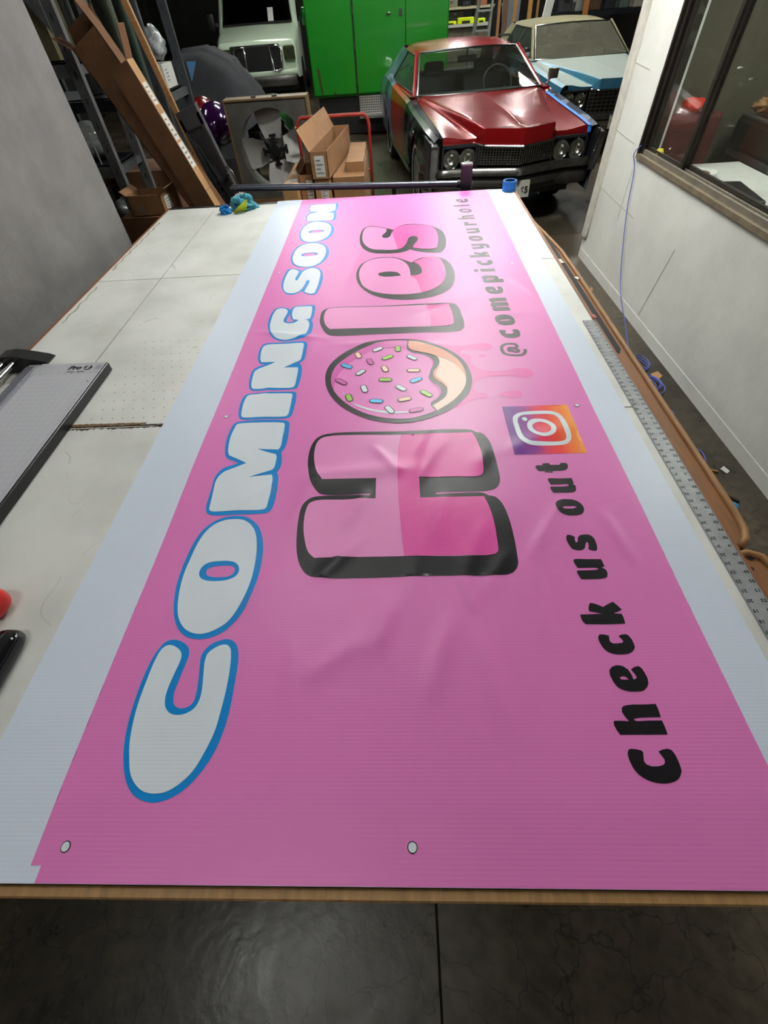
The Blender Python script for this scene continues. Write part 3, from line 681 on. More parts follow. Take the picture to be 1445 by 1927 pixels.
    ('k', 'handle', 'ink', 2, ['426,2584 440,2577 455,2566! 469,2578 484,2583! 493,2575 500,2560! 490,2554 478,2545! 497,2540! 499,2527 499,2509! 448,2512 397,2513! 392,2532 393,2546! 421,2546 451,2546! 436,2553 419,2562! 421,2573']),
    ('y', 'handle', 'ink', 2, ['418,2696 458,2698 494,2696 511,2683 518,2658 516,2630! 503,2631 495,2635! 497,2654 492,2664 481,2662! 487,2643 482,2632 466,2625 424,2624! 419,2638 419,2652! 452,2653 468,2660! 463,2669 425,2670! 420,2684']),
    ('e', 'handle', 'ink', 2, ['426,3506 441,3500 456,3481 458,3448! 467,3453 471,3474 469,3494! 484,3501 492,3484 494,3461 485,3436 468,3427 446,3428 427,3437 415,3462 412,3485', '435,3477 450,3470 447,3458 433,3460']),
    ('l', 'handle', 'ink', 2, ['387,3375! 437,3377 492,3375! 493,3350! 444,3350 390,3350!']),
    ('o', 'handle', 'ink', 2, ['456,3298 478,3289 491,3269 493,3245 482,3227 458,3219 434,3226 417,3246 413,3271 422,3293 436,3300', '435,3270 460,3271 476,3263 469,3249 448,3247 432,3256']),
    ('h', 'handle', 'ink', 2, ['416,3166! 453,3171 492,3171! 493,3143! 461,3142 434,3141 431,3131! 459,3128 492,3125! 493,3095! 444,3098 391,3099! 386,3124! 416,3127! 421,3140']),
    ('r', 'handle', 'ink', 2, ['415,3054! 448,3048! 444,3025 446,3019! 493,3017! 493,2988! 457,2989 420,2987! 416,3006! 422,3018']),
    ('u', 'handle', 'ink', 2, ['417,2941! 455,2941 492,2939! 494,2917 488,2908! 497,2894 494,2875 485,2866 453,2862 421,2864! 416,2889! 447,2891 474,2895 476,2910! 450,2912 421,2913!']),
    ('o', 'handle', 'ink', 2, ['461,2819 481,2811 493,2795 496,2769 489,2747 471,2738 449,2740 429,2751 418,2774 417,2797 426,2815 442,2820', '457,2787 479,2786 474,2772 452,2771 433,2776 436,2783']),
    ('at', 'handle', 'ink', 2, ['504.5,1590.1! 504.6,1582.2 503.3,1571.3 498.5,1560.6 491.6,1551.4 483,1545.1 472,1541.6 457.6,1541 442.9,1542.6 430.2,1545.9 419.1,1551.8 410.5,1560.7 404.8,1572 402.4,1585.7 402.5,1599.6 404.8,1612.1 409.4,1623.3 416.5,1632 425.2,1637.9 434.1,1640.4 443.2,1640.5 455.4,1639.8 467.9,1636.8 475.6,1628.9 478.4,1619.9 478.4,1611.3 477.4,1605! 464.6,1607! 465.5,1612.2 465.6,1618.1 464.3,1622.3 462.1,1625.2 453.6,1626.9 442.8,1627.5 435.8,1627.5 430.8,1626.1 425.3,1622.4 420.6,1616.7 417.3,1608.5 415.5,1598.4 415.4,1586.8 417.2,1576 421.1,1568.2 426.9,1562.2 434.9,1558.1 445.1,1555.4 458.1,1554 470,1554.4 477.2,1556.7 482.4,1560.6 487.3,1567.2 490.7,1574.7 491.6,1582.9 491.5,1589.9!']),
    ('at', 'handle', 'ink', 2, ['473.6,1600.6! 468.4,1598.2 460.1,1596 451.6,1597.7 445.9,1599 443.7,1598.4 442.4,1597.4 441.1,1591.6 441,1584.7 442.4,1580.2 444.3,1576.8! 433.7,1571.2! 431.3,1575.8 429,1583.3 429.2,1593.1 431.6,1602.6 437.8,1608.9 446.1,1611 454.1,1609.4 459.9,1608 464.3,1609.5 468.4,1611.4!']),
    ('at', 'handle', 'ink', 3, ['450.2,1594.7! 452.1,1588.9 454.7,1582.8 457.2,1579.8 459.9,1578.2 463.8,1577.6 466.4,1577.9 467.1,1578.9 467.6,1580.1 466,1582.6 463,1586.2 459.5,1589.4 456.6,1597 460.7,1604.5 464.8,1609.5! 473.2,1602.5! 469.7,1598.2 467.4,1595 467.9,1596.5 471,1593.8 475.1,1588.7 478.4,1581.9 477,1574 471.6,1568.1 463.8,1566.6 456.1,1567.8 450,1571.5 445.3,1577.2 441.9,1585 439.8,1591.3!']),
    ('logo', 'square', 'logo', 2, ['350,1231! 569,1229! 566,987! 348,989!']),
    ('logo', 'ring', 'white', 3, ['424,1199 505,1198 525,1188 536,1170 541,1147 542,1110 542,1077 536,1052 522,1034 506,1027 412,1027 393,1036 380,1054 374,1076 372,1119 373,1157 379,1177 396,1192', '427,1183 497,1182 513,1176 522,1160 525,1134 525,1094 525,1069 520,1053 506,1044 424,1045 407,1049 395,1063 390,1082 388,1122 389,1156 397,1173 412,1182']),
    ('logo', 'lens', 'white', 3, ['455,1160 478,1154 495,1138 503,1115 500,1096 487,1077 466,1067 446,1069 428,1083 415,1104 414,1127 422,1147 437,1158', '458,1143 474,1137 484,1125 487,1110 481,1093 466,1084 450,1085 437,1094 430,1111 431,1126 440,1137']),
    ('logo', 'dot', 'white', 3, ['415,1170 421,1164 421,1156 414,1148 406,1153 403,1162 407,1168']),
]
SPRINKLES = [(-104, 1614, -63, 1642, 'white'), (-3, 1650, -1, 1603, 'green'), (-169, 1613, -153, 1567, 'peach'), (-121, 1564, -104, 1518, 'icingdark'), (-65, 1552, -20, 1579, 'green'), (34, 1575, 71, 1540, 'white'), (-226, 1532, -181, 1501, 'sky'), (-164, 1452, -129, 1487, 'white'), (-61, 1509, -46, 1464, 'peach'), (29, 1469, 82, 1466, 'peach'), (-239, 1433, -196, 1395, 'icingdark'), (-78, 1416, -25, 1412, 'green'), (39, 1392, 86, 1417, 'sky'), (-136, 1387, -122, 1339, 'white'), (-13, 1377, 24, 1341, 'white'), (76, 1339, 115, 1300, 'green'), (-189, 1336, -175, 1289, 'green'), (-109, 1290, -57, 1282, 'sky'), (-8, 1285, 43, 1297, 'peach'), (-49, 1256, -23, 1211, 'white'), (30, 1220, 82, 1233, 'icingdark')]
MARKS = [(-611, 29), (1, 31), (-612, 1231), (601, 1224), (-620, 2442), (595, 2412), (-628, 3652), (-18, 3634), (584, 3580)]
# ------------------------------------------------------------------ the printed banner
RIDGES = [((-.654, 1.832), (-.29, 1.733), .018, .0035), ((-.286, 1.681), (.286, 1.684), .02, .003), ((-.341, .912), (.072, .955), .03, .005),
          ((-.172, .705), (-.101, .858), .018, .0045), ((-.227, .55), (-.113, .694), .022, .004), ((-.087, .336), (-.039, .531), .022, .004),
          ((.034, .249), (.109, .471), .024, .004), ((.541, .764), (.569, .584), .016, .003), ((-.51, 1.228), (-.481, 1.508), .016, .002),
          ((-.257, .965), (-.313, .719), .018, .004), ((.261, 1.866), (.608, 1.88), .018, .0025), ((-.396, 1.501), (-.336, 1.737), .018, .0025),
          ((.028, 1.888), (.378, 2.057), .022, .003), ((-.504, .802), (-.351, .923), .02, .004), ((-.093, 1.055), (.006, .908), .018, .0035),
          ((.55, 2.256), (.65, 2.017), .02, .003), ((.165, .43), (.195, .19), .028, .003), ((-.234, .304), (-.078, .421), .024, .003),
          ((-.273, 2.127), (-.194, 2.713), .022, .002), ((-.45, .45), (-.28, .62), .025, .003), ((.30, 1.0), (.62, 1.15), .03, .003), ((-.1, 2.6), (.3, 2.5), .025, .002)]
_r = random.Random(17)
for _ in range(16):                     # small creases where the sheet was rolled and unrolled
    _x, _y, _l, _a = _r.uniform(-.32, .34), _r.uniform(.22, 1.0), _r.uniform(.1, .28), _r.gauss(1.2, .25)
    RIDGES.append(((_x, _y), (_x + _l * math.cos(_a), _y + _l * math.sin(_a)), _r.uniform(.016, .022), _r.uniform(.0016, .0026)))
def sheet_z(P):
    x, y = P[:, 0], P[:, 1]
    h = 0.0016 * np.sin(y * 8.3 + 0.9 * np.sin(x * 3.1)) * np.exp(-((y - 0.75) / 0.85) ** 2)
    h += 0.0009 * np.sin(y * 17.0 + x * 2.2 + 1.0) * np.exp(-((y - 0.7) / 0.55) ** 2 - ((x - 0.05) / 0.5) ** 2)
    h += 0.0008 * np.sin(x * 6.0 + y * 3.3) * np.sin(y * 2.7 + 0.5)
    for (a, b, w, k) in RIDGES:
        a = np.array(a); d = np.array(b) - a; L = np.hypot(*d); d = d / L
        s = (x - a[0]) * d[0] + (y - a[1]) * d[1]
        t = -(x - a[0]) * d[1] + (y - a[1]) * d[0]
        e = np.clip(s / L, -0.5, 1.5)
        h += k * 1.25 * np.exp(-(t / w) ** 2) * np.exp(-((e - 0.5) / 0.42) ** 4)
    edge = np.clip((np.minimum(x + 0.835, 0.755 - x)) / 0.12, 0, 1) * np.clip((y + 0.02) / 0.12, 0, 1) * np.clip((3.70 - y) / 0.1, 0, 1)
    return TABLE + 0.0012 + 0.0035 * edge + h * edge
def spline(s):
    raw = []
    for t in s.split():
        c = t.endswith('!'); a, b = t.rstrip('!').split(',')
        raw.append((float(a) / 1000, float(b) / 1000, c))
    n = len(raw); out = []
    for i in range(n):
        p1, p2 = np.array(raw[i][:2]), np.array(raw[(i + 1) % n][:2])
        p0 = np.array(raw[i - 1][:2]) if not raw[i][2] else 2 * p1 - p2
        p3 = np.array(raw[(i + 2) % n][:2]) if not raw[(i + 1) % n][2] else 2 * p2 - p1
        k = max(1, min(6, int(np.hypot(*(p2 - p1)) / 0.006)))
        d1 = max(np.hypot(*(p2 - p1)), 1e-6) ** .5
        d0 = max(np.hypot(*(p1 - p0)), 1e-6) ** .5
        d2 = max(np.hypot(*(p3 - p2)), 1e-6) ** .5
        m1 = (p2 - p1) + d1 * ((p1 - p0) / d0 - (p2 - p0) / (d0 + d1))
        m2 = (p2 - p1) + d1 * ((p3 - p2) / d2 - (p3 - p1) / (d1 + d2))
        for j in range(k):
            t = j / k
            out.append((2 * t**3 - 3 * t**2 + 1) * p1 + (t**3 - 2 * t**2 + t) * m1 + (-2 * t**3 + 3 * t**2) * p2 + (t**3 - t**2) * m2)
    return np.array(out)
def inside(P, loops):
    r = np.zeros(len(P), bool)
    for L in loops:
        x0, y0 = L[:, 0], L[:, 1]; x1, y1 = np.roll(x0, -1), np.roll(y0, -1)
        for a, b, c, d in zip(x0, y0, x1, y1):
            if b == d: continue
            m = ((b > P[:, 1]) != (d > P[:, 1])) & (P[:, 0] < (c - a) * (P[:, 1] - b) / (d - b) + a)
            r ^= m
    return r
GRID = 0.009
def patch(loops, lift):
    """Triangulated flat print that follows the sheet's folds, lifted by its ink layers."""
    allp = np.concatenate(loops)
    lo, hi = allp.min(0), allp.max(0)
    gx = np.arange(math.floor(lo[0] / GRID) * GRID, hi[0] + GRID, GRID); gy = np.arange(math.floor(lo[1] / GRID) * GRID, hi[1] + GRID, GRID)
    G = np.stack(np.meshgrid(gx, gy), -1).reshape(-1, 2)
    G = G[inside(G, loops)] if len(G) else G
    verts = [Vector(p) for p in allp] + [Vector(p) for p in G]
    edges = []; b = 0
    for L in loops:
        n = len(L); edges += [(b + i, b + (i + 1) % n) for i in range(n)]; b += n
    vo, eo, fo, *_ = delaunay_2d_cdt(verts, edges, [], 0, 1e-6)
    V = np.array([(v.x, v.y) for v in vo]); F = np.array([f for f in fo if len(f) == 3])
    C = V[F].mean(1)
    F = F[inside(C, loops)]
    z = sheet_z(V) + lift
    return np.column_stack([V, z]), F
def print_part(name, groups, mats, parent):
    base = world_matrix(parent).translation
    vs, fs, mi = [], [], []
    off = 0
    for k, (loops, lift) in enumerate(groups):
        V, F = patch(loops, lift)
        vs.append(V - np.array(base)); fs.append(F + off); mi += [k] * len(F); off += len(V)
    me = bpy.data.meshes.new(name)
    me.from_pydata(np.concatenate(vs).tolist(), [], np.concatenate(fs).tolist())
    for q in mats: me.materials.append(q)
    me.polygons.foreach_set('material_index', mi)
    me.polygons.foreach_set('use_smooth', [True] * len(me.polygons))
    me.update()
    nrm = [0.0] * (3 * len(me.polygons)); me.polygons.foreach_get('normal', nrm)
    if sum(nrm[2::3]) < 0:
        me.flip_normals()
    o = bpy.data.objects.new(name, me)
    col.objects.link(o); o.parent = parent
    return o
def vinyl(name, c, ramp=None):
    m = bpy.data.materials.new(name); m.use_nodes = True
    n, l = m.node_tree.nodes, m.node_tree.links
    b = n['Principled BSDF']
    b.inputs['Base Color'].default_value = c
    b.inputs['Roughness'].default_value = 0.37
    b.inputs['Specular IOR Level'].default_value = 0.32
    tc = n.new('ShaderNodeTexCoord')
    w1 = n.new('ShaderNodeTexWave'); w1.bands_direction = 'Y'; w1.inputs['Scale'].default_value = 45; w1.inputs['Distortion'].default_value = 0.4
    l.new(tc.outputs['Object'], w1.inputs['Vector'])
    w2 = n.new('ShaderNodeTexWave'); w2.bands_direction = 'X'; w2.inputs['Scale'].default_value = 60
    l.new(tc.outputs['Object'], w2.inputs['Vector'])
    ad = n.new('ShaderNodeMath'); ad.operation = 'MULTIPLY_ADD'; ad.inputs[1].default_value = 0.1
    l.new(w2.outputs['Fac'], ad.inputs[0]); l.new(w1.outputs['Fac'], ad.inputs[2])
    bp = n.new('ShaderNodeBump'); bp.inputs['Strength'].default_value = 0.03; bp.inputs['Distance'].default_value = 0.004
    l.new(ad.outputs[0], bp.inputs['Height']); l.new(bp.outputs[0], b.inputs['Normal'])
    if ramp:
        sx = n.new('ShaderNodeSeparateXYZ'); l.new(tc.outputs['Object'], sx.inputs[0])
        nz = n.new('ShaderNodeTexNoise'); nz.inputs['Scale'].default_value = 14; l.new(tc.outputs['Object'], nz.inputs['Vector'])
        mm = n.new('ShaderNodeMath'); mm.operation = 'MULTIPLY_ADD'; mm.inputs[1].default_value = 0.035
        l.new(nz.outputs[0], mm.inputs[0]); l.new(sx.outputs[0], mm.inputs[2])
        mr = n.new('ShaderNodeMapRange'); mr.inputs['From Min'].default_value = ramp[0]; mr.inputs['From Max'].default_value = ramp[1]
        l.new(mm.outputs[0], mr.inputs[0])
        cr = n.new('ShaderNodeValToRGB')
        el = cr.color_ramp.elements
        el[0].position = 0; el[0].color = ramp[2][0][1]; el[1].position = 1; el[1].color = ramp[2][-1][1]
        for p, q in ramp[2][1:-1]:
            e = el.new(p); e.color = q
        l.new(mr.outputs[0], cr.inputs[0]); l.new(cr.outputs[0], b.inputs['Base Color'])
    return m
INKS = {
    'sheet': vinyl('vinyl_white', rgb(204, 213, 228)),
    'pink': vinyl('ink_pink', rgb(219, 121, 186)),
    'lightpink': vinyl('ink_light_pink', rgb(226, 138, 194)),
    'deeppink': vinyl('ink_deep_pink', rgb(224, 82, 164)),
    'drip': vinyl('ink_drip_pink', rgb(222, 96, 170)),
    'icing': vinyl('ink_icing', rgb(222, 122, 190)),
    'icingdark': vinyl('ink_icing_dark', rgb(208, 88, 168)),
    'white': vinyl('ink_white', rgb(212, 219, 226)),
    'blue': vinyl('ink_blue', rgb(0, 132, 206)),
    'black': vinyl('ink_black', rgb(24, 22, 26)),
    'ink': vinyl('ink_soft_black', rgb(28, 26, 30)),
    'dough': vinyl('ink_dough', rgb(232, 196, 174)),
    'crust': vinyl('ink_crust', rgb(214, 140, 108)),
    'green': vinyl('ink_green', rgb(150, 196, 62)),
    'sky': vinyl('ink_sky', rgb(66, 180, 232)),
    'peach': vinyl('ink_peach', rgb(238, 196, 172)),
    'logo': vinyl('ink_logo', rgb(220, 60, 60), (0.395, 0.605, [(0.0, rgb(112, 32, 140)), (0.2, rgb(140, 34, 140)), (0.34, rgb(220, 36, 90)), (0.55, rgb(234, 58, 40)), (0.78, rgb(238, 120, 44)), (1.0, rgb(240, 180, 48))])),
}
INKS['logo'].name = 'ink_logo'
banner = thing('vinyl_banner', 'long pink printed vinyl banner spread over the white work table', 'banner', (0, 0, TABLE))
def rect(x0, y0, x1, y1):
    return [np.array([(x0, y0), (x1, y0), (x1, y1), (x0, y1)])]
def dense(L, step=GRID):
    out = []
    for p, q in zip(L, np.roll(L, -1, 0)):
        k = max(1, int(np.hypot(*(q - p)) / step))
        out += [p + (q - p) * i / k for i in range(k)]
    return np.array(out)
print_part('sheet', [([dense(np.array([(-0.835, -0.021), (0.755, -0.021), (0.755, 3.675), (0.66, 3.69), (-0.835, 3.705)]))], 0.0)], [INKS['sheet']], banner)
print_part('pink_field', [([dense(np.array([(-0.643, -0.0205), (0.651, -0.0205), (0.65, 3.683), (0.60, 3.688), (-0.60, 3.703), (-0.655, 3.690), (-0.662, 0.003), (-0.643, 0.003)]))], 0.0005)], [INKS['pink']], banner)
LIFT = 0.0006
NAMES = {'C': 'c', 'O': 'o', 'M': 'm', 'I': 'i', 'N': 'n', 'G': 'g', 'S': 's', 'H': 'h'}
parts = {}
last_key = None; last_obj = None
for grp, name, colour, layer, conts in ART:
    loops = [spline(c) for c in conts]
    lift = 0.0005 + LIFT * (layer - 1)
    if name == 'outline' and grp != 'donut':
        last_obj = print_part('letter', [(loops, lift)], [INKS[colour]], banner)
        last_obj['label'] = ('white bubble letter %s with blue outline' if colour == 'blue' else 'pink cartoon letter %s with thick black outline') % grp
    elif name in ('fill', 'shade'):
        print_part('letter_' + name, [(loops, lift)], [INKS[colour]], last_obj)
    elif name in ('check', 'handle'):
        o = print_part('letter', [(loops, lift)], [INKS[colour]], banner)
        o['label'] = 'black printed letter ' + ('at sign' if grp == 'at' else grp)
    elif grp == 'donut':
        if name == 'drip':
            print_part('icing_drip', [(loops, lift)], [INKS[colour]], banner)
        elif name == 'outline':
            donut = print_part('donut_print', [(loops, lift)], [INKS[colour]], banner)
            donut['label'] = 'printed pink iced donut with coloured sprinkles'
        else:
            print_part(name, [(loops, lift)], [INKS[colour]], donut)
    elif grp == 'logo':
        if name == 'square':
            logo = print_part('camera_logo', [(loops, lift)], [INKS[colour]], banner)
            logo['label'] = 'purple to orange square camera logo'
        else:
            print_part('logo_' + name, [(loops, lift)], [INKS[colour]], logo)
def capsule(a, b, r, n=7):
    a, b = np.array(a), np.array(b); d = (b - a) / np.hypot(*(b - a)); nrm = np.array([-d[1], d[0]])
    L = np.hypot(*(b - a)); a2, b2 = a + d * r, b - d * r
    if L < 2 * r: a2 = b2 = (a + b) / 2
    out = []
    for c, s in ((b2, -1), (a2, 1)):
        for i in range(n):
            t = math.pi * i / (n - 1) - math.pi / 2
            out.append(c + r * ((d * math.cos(t) + nrm * math.sin(t)) * (1 if s < 0 else -1)))
    return np.array(out)
for x0, y0, x1, y1, c in SPRINKLES:
    a, b = (x0 / 1000, y0 / 1000), (x1 / 1000, y1 / 1000)
    e = 0.0035
    d = np.array(b) - np.array(a); d = d / np.hypot(*d)
    print_part('sprinkle', [([capsule(a, b, 0.0125)], 0.0005 + LIFT * 5), ([capsule(np.array(a) + d * e, np.array(b) - d * e, 0.0125 - e)], 0.0005 + LIFT * 6)],
               [INKS['black'], INKS[c]], donut)
for x, y in MARKS:
    t = np.linspace(0, 2 * math.pi, 20, endpoint=False)
    c = np.array([x / 1000, y / 1000]); u = np.column_stack([np.cos(t), np.sin(t)])
    print_part('grommet_mark', [([c + u * 0.0088], 0.0005 + LIFT), ([c + u * 0.0072], 0.0005 + LIFT * 2)], [INKS['black'], INKS['white']], banner)
# ------------------------------------------------------------------ things on the table
# rotary paper trimmer
def grid_metal():
    m = bpy.data.materials.new('trimmer_grid'); m.use_nodes = True
    n, l = m.node_tree.nodes, m.node_tree.links
    b = n['Principled BSDF']; b.inputs['Roughness'].default_value = 0.42; b.inputs['Metallic'].default_value = 0.0
    tc = n.new('ShaderNodeTexCoord'); sx = n.new('ShaderNodeSeparateXYZ'); l.new(tc.outputs['Object'], sx.inputs[0])
    last = None
    for ax in (0, 1):
        for per, w, k in ((0.00635, 0.10, 0.35), (0.0254, 0.035, 0.6)):
            d = n.new('ShaderNodeMath'); d.operation = 'DIVIDE'; d.inputs[1].default_value = per; l.new(sx.outputs[ax], d.inputs[0])
            f = n.new('ShaderNodeMath'); f.operation = 'FRACT'; l.new(d.outputs[0], f.inputs[0])
            t = n.new('ShaderNodeMath'); t.operation = 'LESS_THAN'; t.inputs[1].default_value = w; l.new(f.outputs[0], t.inputs[0])
            q = n.new('ShaderNodeMath'); q.operation = 'MULTIPLY'; q.inputs[1].default_value = k; l.new(t.outputs[0], q.inputs[0])
            if last is None: last = q
            else:
                mx = n.new('ShaderNodeMath'); mx.operation = 'MAXIMUM'; l.new(last.outputs[0], mx.inputs[0]); l.new(q.outputs[0], mx.inputs[1]); last = mx
    mix = n.new('ShaderNodeMix'); mix.data_type = 'RGBA'
    mix.inputs[6].default_value = rgb(186, 186, 192); mix.inputs[7].default_value = rgb(70, 70, 76)
    l.new(last.outputs[0], mix.inputs[0]); l.new(mix.outputs[2], b.inputs['Base Color'])
    return m
ANOD = mat('anodised_grey', rgb(178, 178, 184), 0.4, metal=0.05, var=0.1, scale=10)
tm = thing('paper_trimmer', 'grey rotary paper trimmer with gridded bed at the left of the table', 'paper trimmer', (-1.34, 1.0, TABLE))
BX0, BX1, BY0, BY1, BZ = -1.50, -1.170, 0.42, 1.575, TABLE + 0.037
MB().box(((BX0 + BX1) / 2, (BY0 + BY1) / 2, TABLE + 0.019), (BX1 - BX0, BY1 - BY0, 0.034), bevel=0.002).build('base', mat('black_side', rgb(20, 20, 22), 0.35), tm)
MB().box(((BX0 + BX1) / 2 - 0.003, (BY0 + BY1) / 2, BZ - 0.001), (BX1 - BX0 - 0.01, BY1 - BY0 - 0.004, 0.003), bevel=0.0008).build('bed', ANOD, tm)
MB().box(((-1.445 - 1.190) / 2, (BY0 + 1.492) / 2, BZ + 0.0009), (0.255, 1.492 - BY0, 0.0006)).build('grid_print', grid_metal(), tm)
m = MB()
for s in (0, 1):
    m.box((-1.447 + s * 0.006 - 0.004, (BY0 + 1.5) / 2, BZ + 0.0009), (0.0012, 1.5 - BY0, 0.0006))
m.build('rule_line', mat('rule_grey', rgb(120, 120, 126), 0.5), tm)
m = MB()
for k in range(40):
    m.box((-1.452, 1.49 - k * 0.0254, BZ + 0.0009), (0.006, 0.0018, 0.0006))
    if k < 11: m.box((-1.44 + k * 0.0254, 1.502, BZ + 0.0009), (0.0018, 0.006, 0.0006))
o = m.build('rule_ticks', MATS['rule_grey'], tm); o['kind'] = 'stuff'
MB().box((-1.479, (BY0 + BY1) / 2 - 0.01, BZ + 0.002), (0.040, BY1 - BY0 - 0.02, 0.006), bevel=0.001).build('clamp_strip', mat('clamp_grey', rgb(108, 108, 118), 0.35, metal=0.3), tm)
prof = [(-1.628, 0.001), (-1.630, 0.050), (-1.612, 0.070), (-1.565, 0.076), (-1.525, 0.070), (-1.440, 0.050), (-1.422, 0.042), (-1.420, 0.037), (-1.500, 0.036), (-1.502, 0.001)]
m = MB()
m.loft([[(x, y, TABLE + z) for x, z in prof] for y in (1.578, 1.586, 1.628, 1.638)], closed_u=True, caps=True)
m.build('end_bracket', BLACK, tm)
for x in (-1.597, -1.553):
    MB().cyl((x, 1.60, TABLE + 0.050), (x, 0.44, TABLE + 0.050), 0.0095, n=20).build('rail', CHROME, tm, angle=40)
m = MB()
m.loft([[(x, y, TABLE + z) for x, z in prof] for y in (0.40, 0.44)], closed_u=True, caps=True)
m.build('end_bracket', BLACK, tm)
lp = (-1.262, 1.537, BZ + 0.0012)
text_mesh('logo_text', 'Pro', 0.036, INK, tm, (lp[0] - 0.025, lp[1], lp[2]), (1, 0.0, 0), (0.25, 1, 0), bold=0.0012)
MB().cyl((lp[0] + 0.026, lp[1], BZ), (lp[0] + 0.026, lp[1], BZ + 0.0016), 0.0165, n=24).build('logo_roundel', INK, tm)
text_mesh('logo_digit', '2', 0.034, PLASTIC_W, tm, (lp[0] + 0.026, lp[1], lp[2] + 0.0008), (1, 0, 0), (0.2, 1, 0), bold=0.001)
m = MB()
for x0, x1 in ((-0.05, -0.018), (-0.008, 0.02)):
    m.box((lp[0] + (x0 + x1) / 2, lp[1] - 0.026, BZ + 0.001), (x1 - x0, 0.005, 0.0006))
for k in range(4):
    m.box((-1.202 + k * 0.006, 1.535 + 0.004 * (k % 2), BZ + 0.001), (0.0018, 0.03, 0.0006))
o = m.build('fine_print', mat('fine_print', rgb(110, 110, 116), 0.5), tm); o['kind'] = 'stuff'
MB().cyl((-1.195, 1.44, BZ), (-1.195, 1.44, BZ + 0.0018), 0.003, n=10).build('screw', STEEL_D, tm)

# steel ruler
ruler = thing('steel_ruler', 'long scuffed steel ruler lying along the right edge of the table', 'ruler', (0.806, 0.9, TABLE))
RS = mat('ruler_steel', rgb(158, 160, 162), 0.4, metal=0.1, var=0.35, scale=26, rough_var=0.14, bump=0.05)
RZ = TABLE + 0.0024
MB().box((0.806, 0.886, TABLE + 0.0014), (0.050, 1.8288, 0.0018), bevel=0.0004).build('blade', RS, ruler)
digits = {}
for d in '0123456789':
    o = text_mesh('digit', d, 0.0115, INK, None, (0, 0, 0), (1, 0, 0), (0, 1, 0), extrude=0.0, bold=0.0006)
    digits[d] = ([v.co.copy() for v in o.data.vertices], [tuple(p.vertices) for p in o.data.polygons])
    me = o.data; bpy.data.objects.remove(o, do_unlink=True); bpy.data.meshes.remove(me)
mt, mn = MB(), MB()
for k in range(1, 72):
    y = 1.8004 - k * 0.0254
    for x, s, flip in ((0.8215, str(k), 1), (0.7905, str(72 - k), -1)):
        for i, d in enumerate(s):
            dx = (i - (len(s) - 1) / 2) * 0.0066
            V, Fc = digits[d]
            mn.add([(x + flip * (v.x + dx), y + 0.004 + flip * v.y, RZ) for v in V], Fc)
for k in range(1, 72 * 8):
    y = 1.8004 - k * 0.003175
    L = 0.008 if k % 8 == 0 else 0.0055 if k % 4 == 0 else 0.0035
    mt.box((0.831 - L / 2, y, RZ - 0.0002), (L, 0.0006, 0.0004)).box((0.781 + L / 2, y, RZ - 0.0002), (L, 0.0006, 0.0004))
o = mn.build('numbers', INK, ruler); o['kind'] = 'stuff'
o = mt.build('ticks', INK, ruler); o['kind'] = 'stuff'
tag(MB().tube([(0.835 + 0.006 * math.cos(t), 1.815 + 0.02 * math.sin(t), TABLE + 0.004 + 0.002 * t) for t in np.linspace(0, 5, 14)], 0.003, n=6).build('tape_curl', mat('red_tape', rgb(205, 92, 84), 0.5)),
    'small curl of red and white tape at the far end of the steel ruler', 'tape')

# roll of blue masking tape
roll = thing('tape_roll', 'roll of bright blue masking tape at the far right table corner', 'tape roll', (0.795, 3.645, TABLE))
BLUE = mat('blue_tape', rgb(20, 118, 214), 0.55, var=0.1, scale=60, stretch=(1, 1, 14))
MB().lathe([(0.039, 0.001), (0.046, 0.001), (0.0465, 0.003), (0.0465, 0.055), (0.046, 0.058), (0.039, 0.058)], (0.795, 3.645, TABLE + 0.0005), n=40, closed=True).build('tape', BLUE, roll, angle=40)
MB().lathe([(0.0365, 0.0005), (0.039, 0.0005), (0.039, 0.0575), (0.0365, 0.0575)], (0.795, 3.645, TABLE + 0.0005), n=40, closed=True).build('core', mat('blue_core', rgb(30, 70, 130), 0.6), roll, angle=40)

# roller tube on its bracket behind the table
rl = thing('roller_stand', 'dark grey steel roller tube with square upright behind the table', 'roller', (0.5, 3.80, 0.95))
MB().cyl((-1.165, 3.80, 1.022), (0.49, 3.80, 0.964), 0.021, n=28).build('tube', mat('roller_steel', rgb(92, 94, 104), 0.28, metal=0.7, var=0.2, scale=20), rl, angle=40)
MB().cyl((-1.185, 3.80, 1.0228), (-1.16, 3.80, 1.0219), 0.012, n=16).build('axle', CHROME_W, rl, angle=40)
MB().cyl((0.45, 3.80, 0.9655), (0.482, 3.80, 0.9643), 0.024, n=24).build('collar', STEEL_D, rl, angle=40)
MB().box((0.514, 3.80, 0.86), (0.075, 0.055, 0.43), bevel=0.004).build('upright', mat('upright_steel', rgb(54, 54, 58), 0.35, metal=0.3, var=0.3, scale=14), rl)
MB().box((0.514, 3.80, 1.0775), (0.078, 0.058, 0.014), bevel=0.003).build('cap', CHROME_W, rl)
for x, z in ((-1.10, 0.995), (0.0, 0.955)):
    MB().box((x, 3.80, (z + 0.62) / 2), (0.03, 0.02, z - 0.62 + 0.01)).build('bracket', STEEL_D, rl)
MB().box((-0.3, 3.75, 0.60), (1.75, 0.12, 0.04)).build('mount_bar', STEEL_D, rl)
for x in (-1.1, 0.5):
    MB().box((x, 3.79, 0.29), (0.05, 0.05, 0.58)).box((x, 3.79, 0.008), (0.2, 0.3, 0.016)).build('foot', STEEL_D, rl)

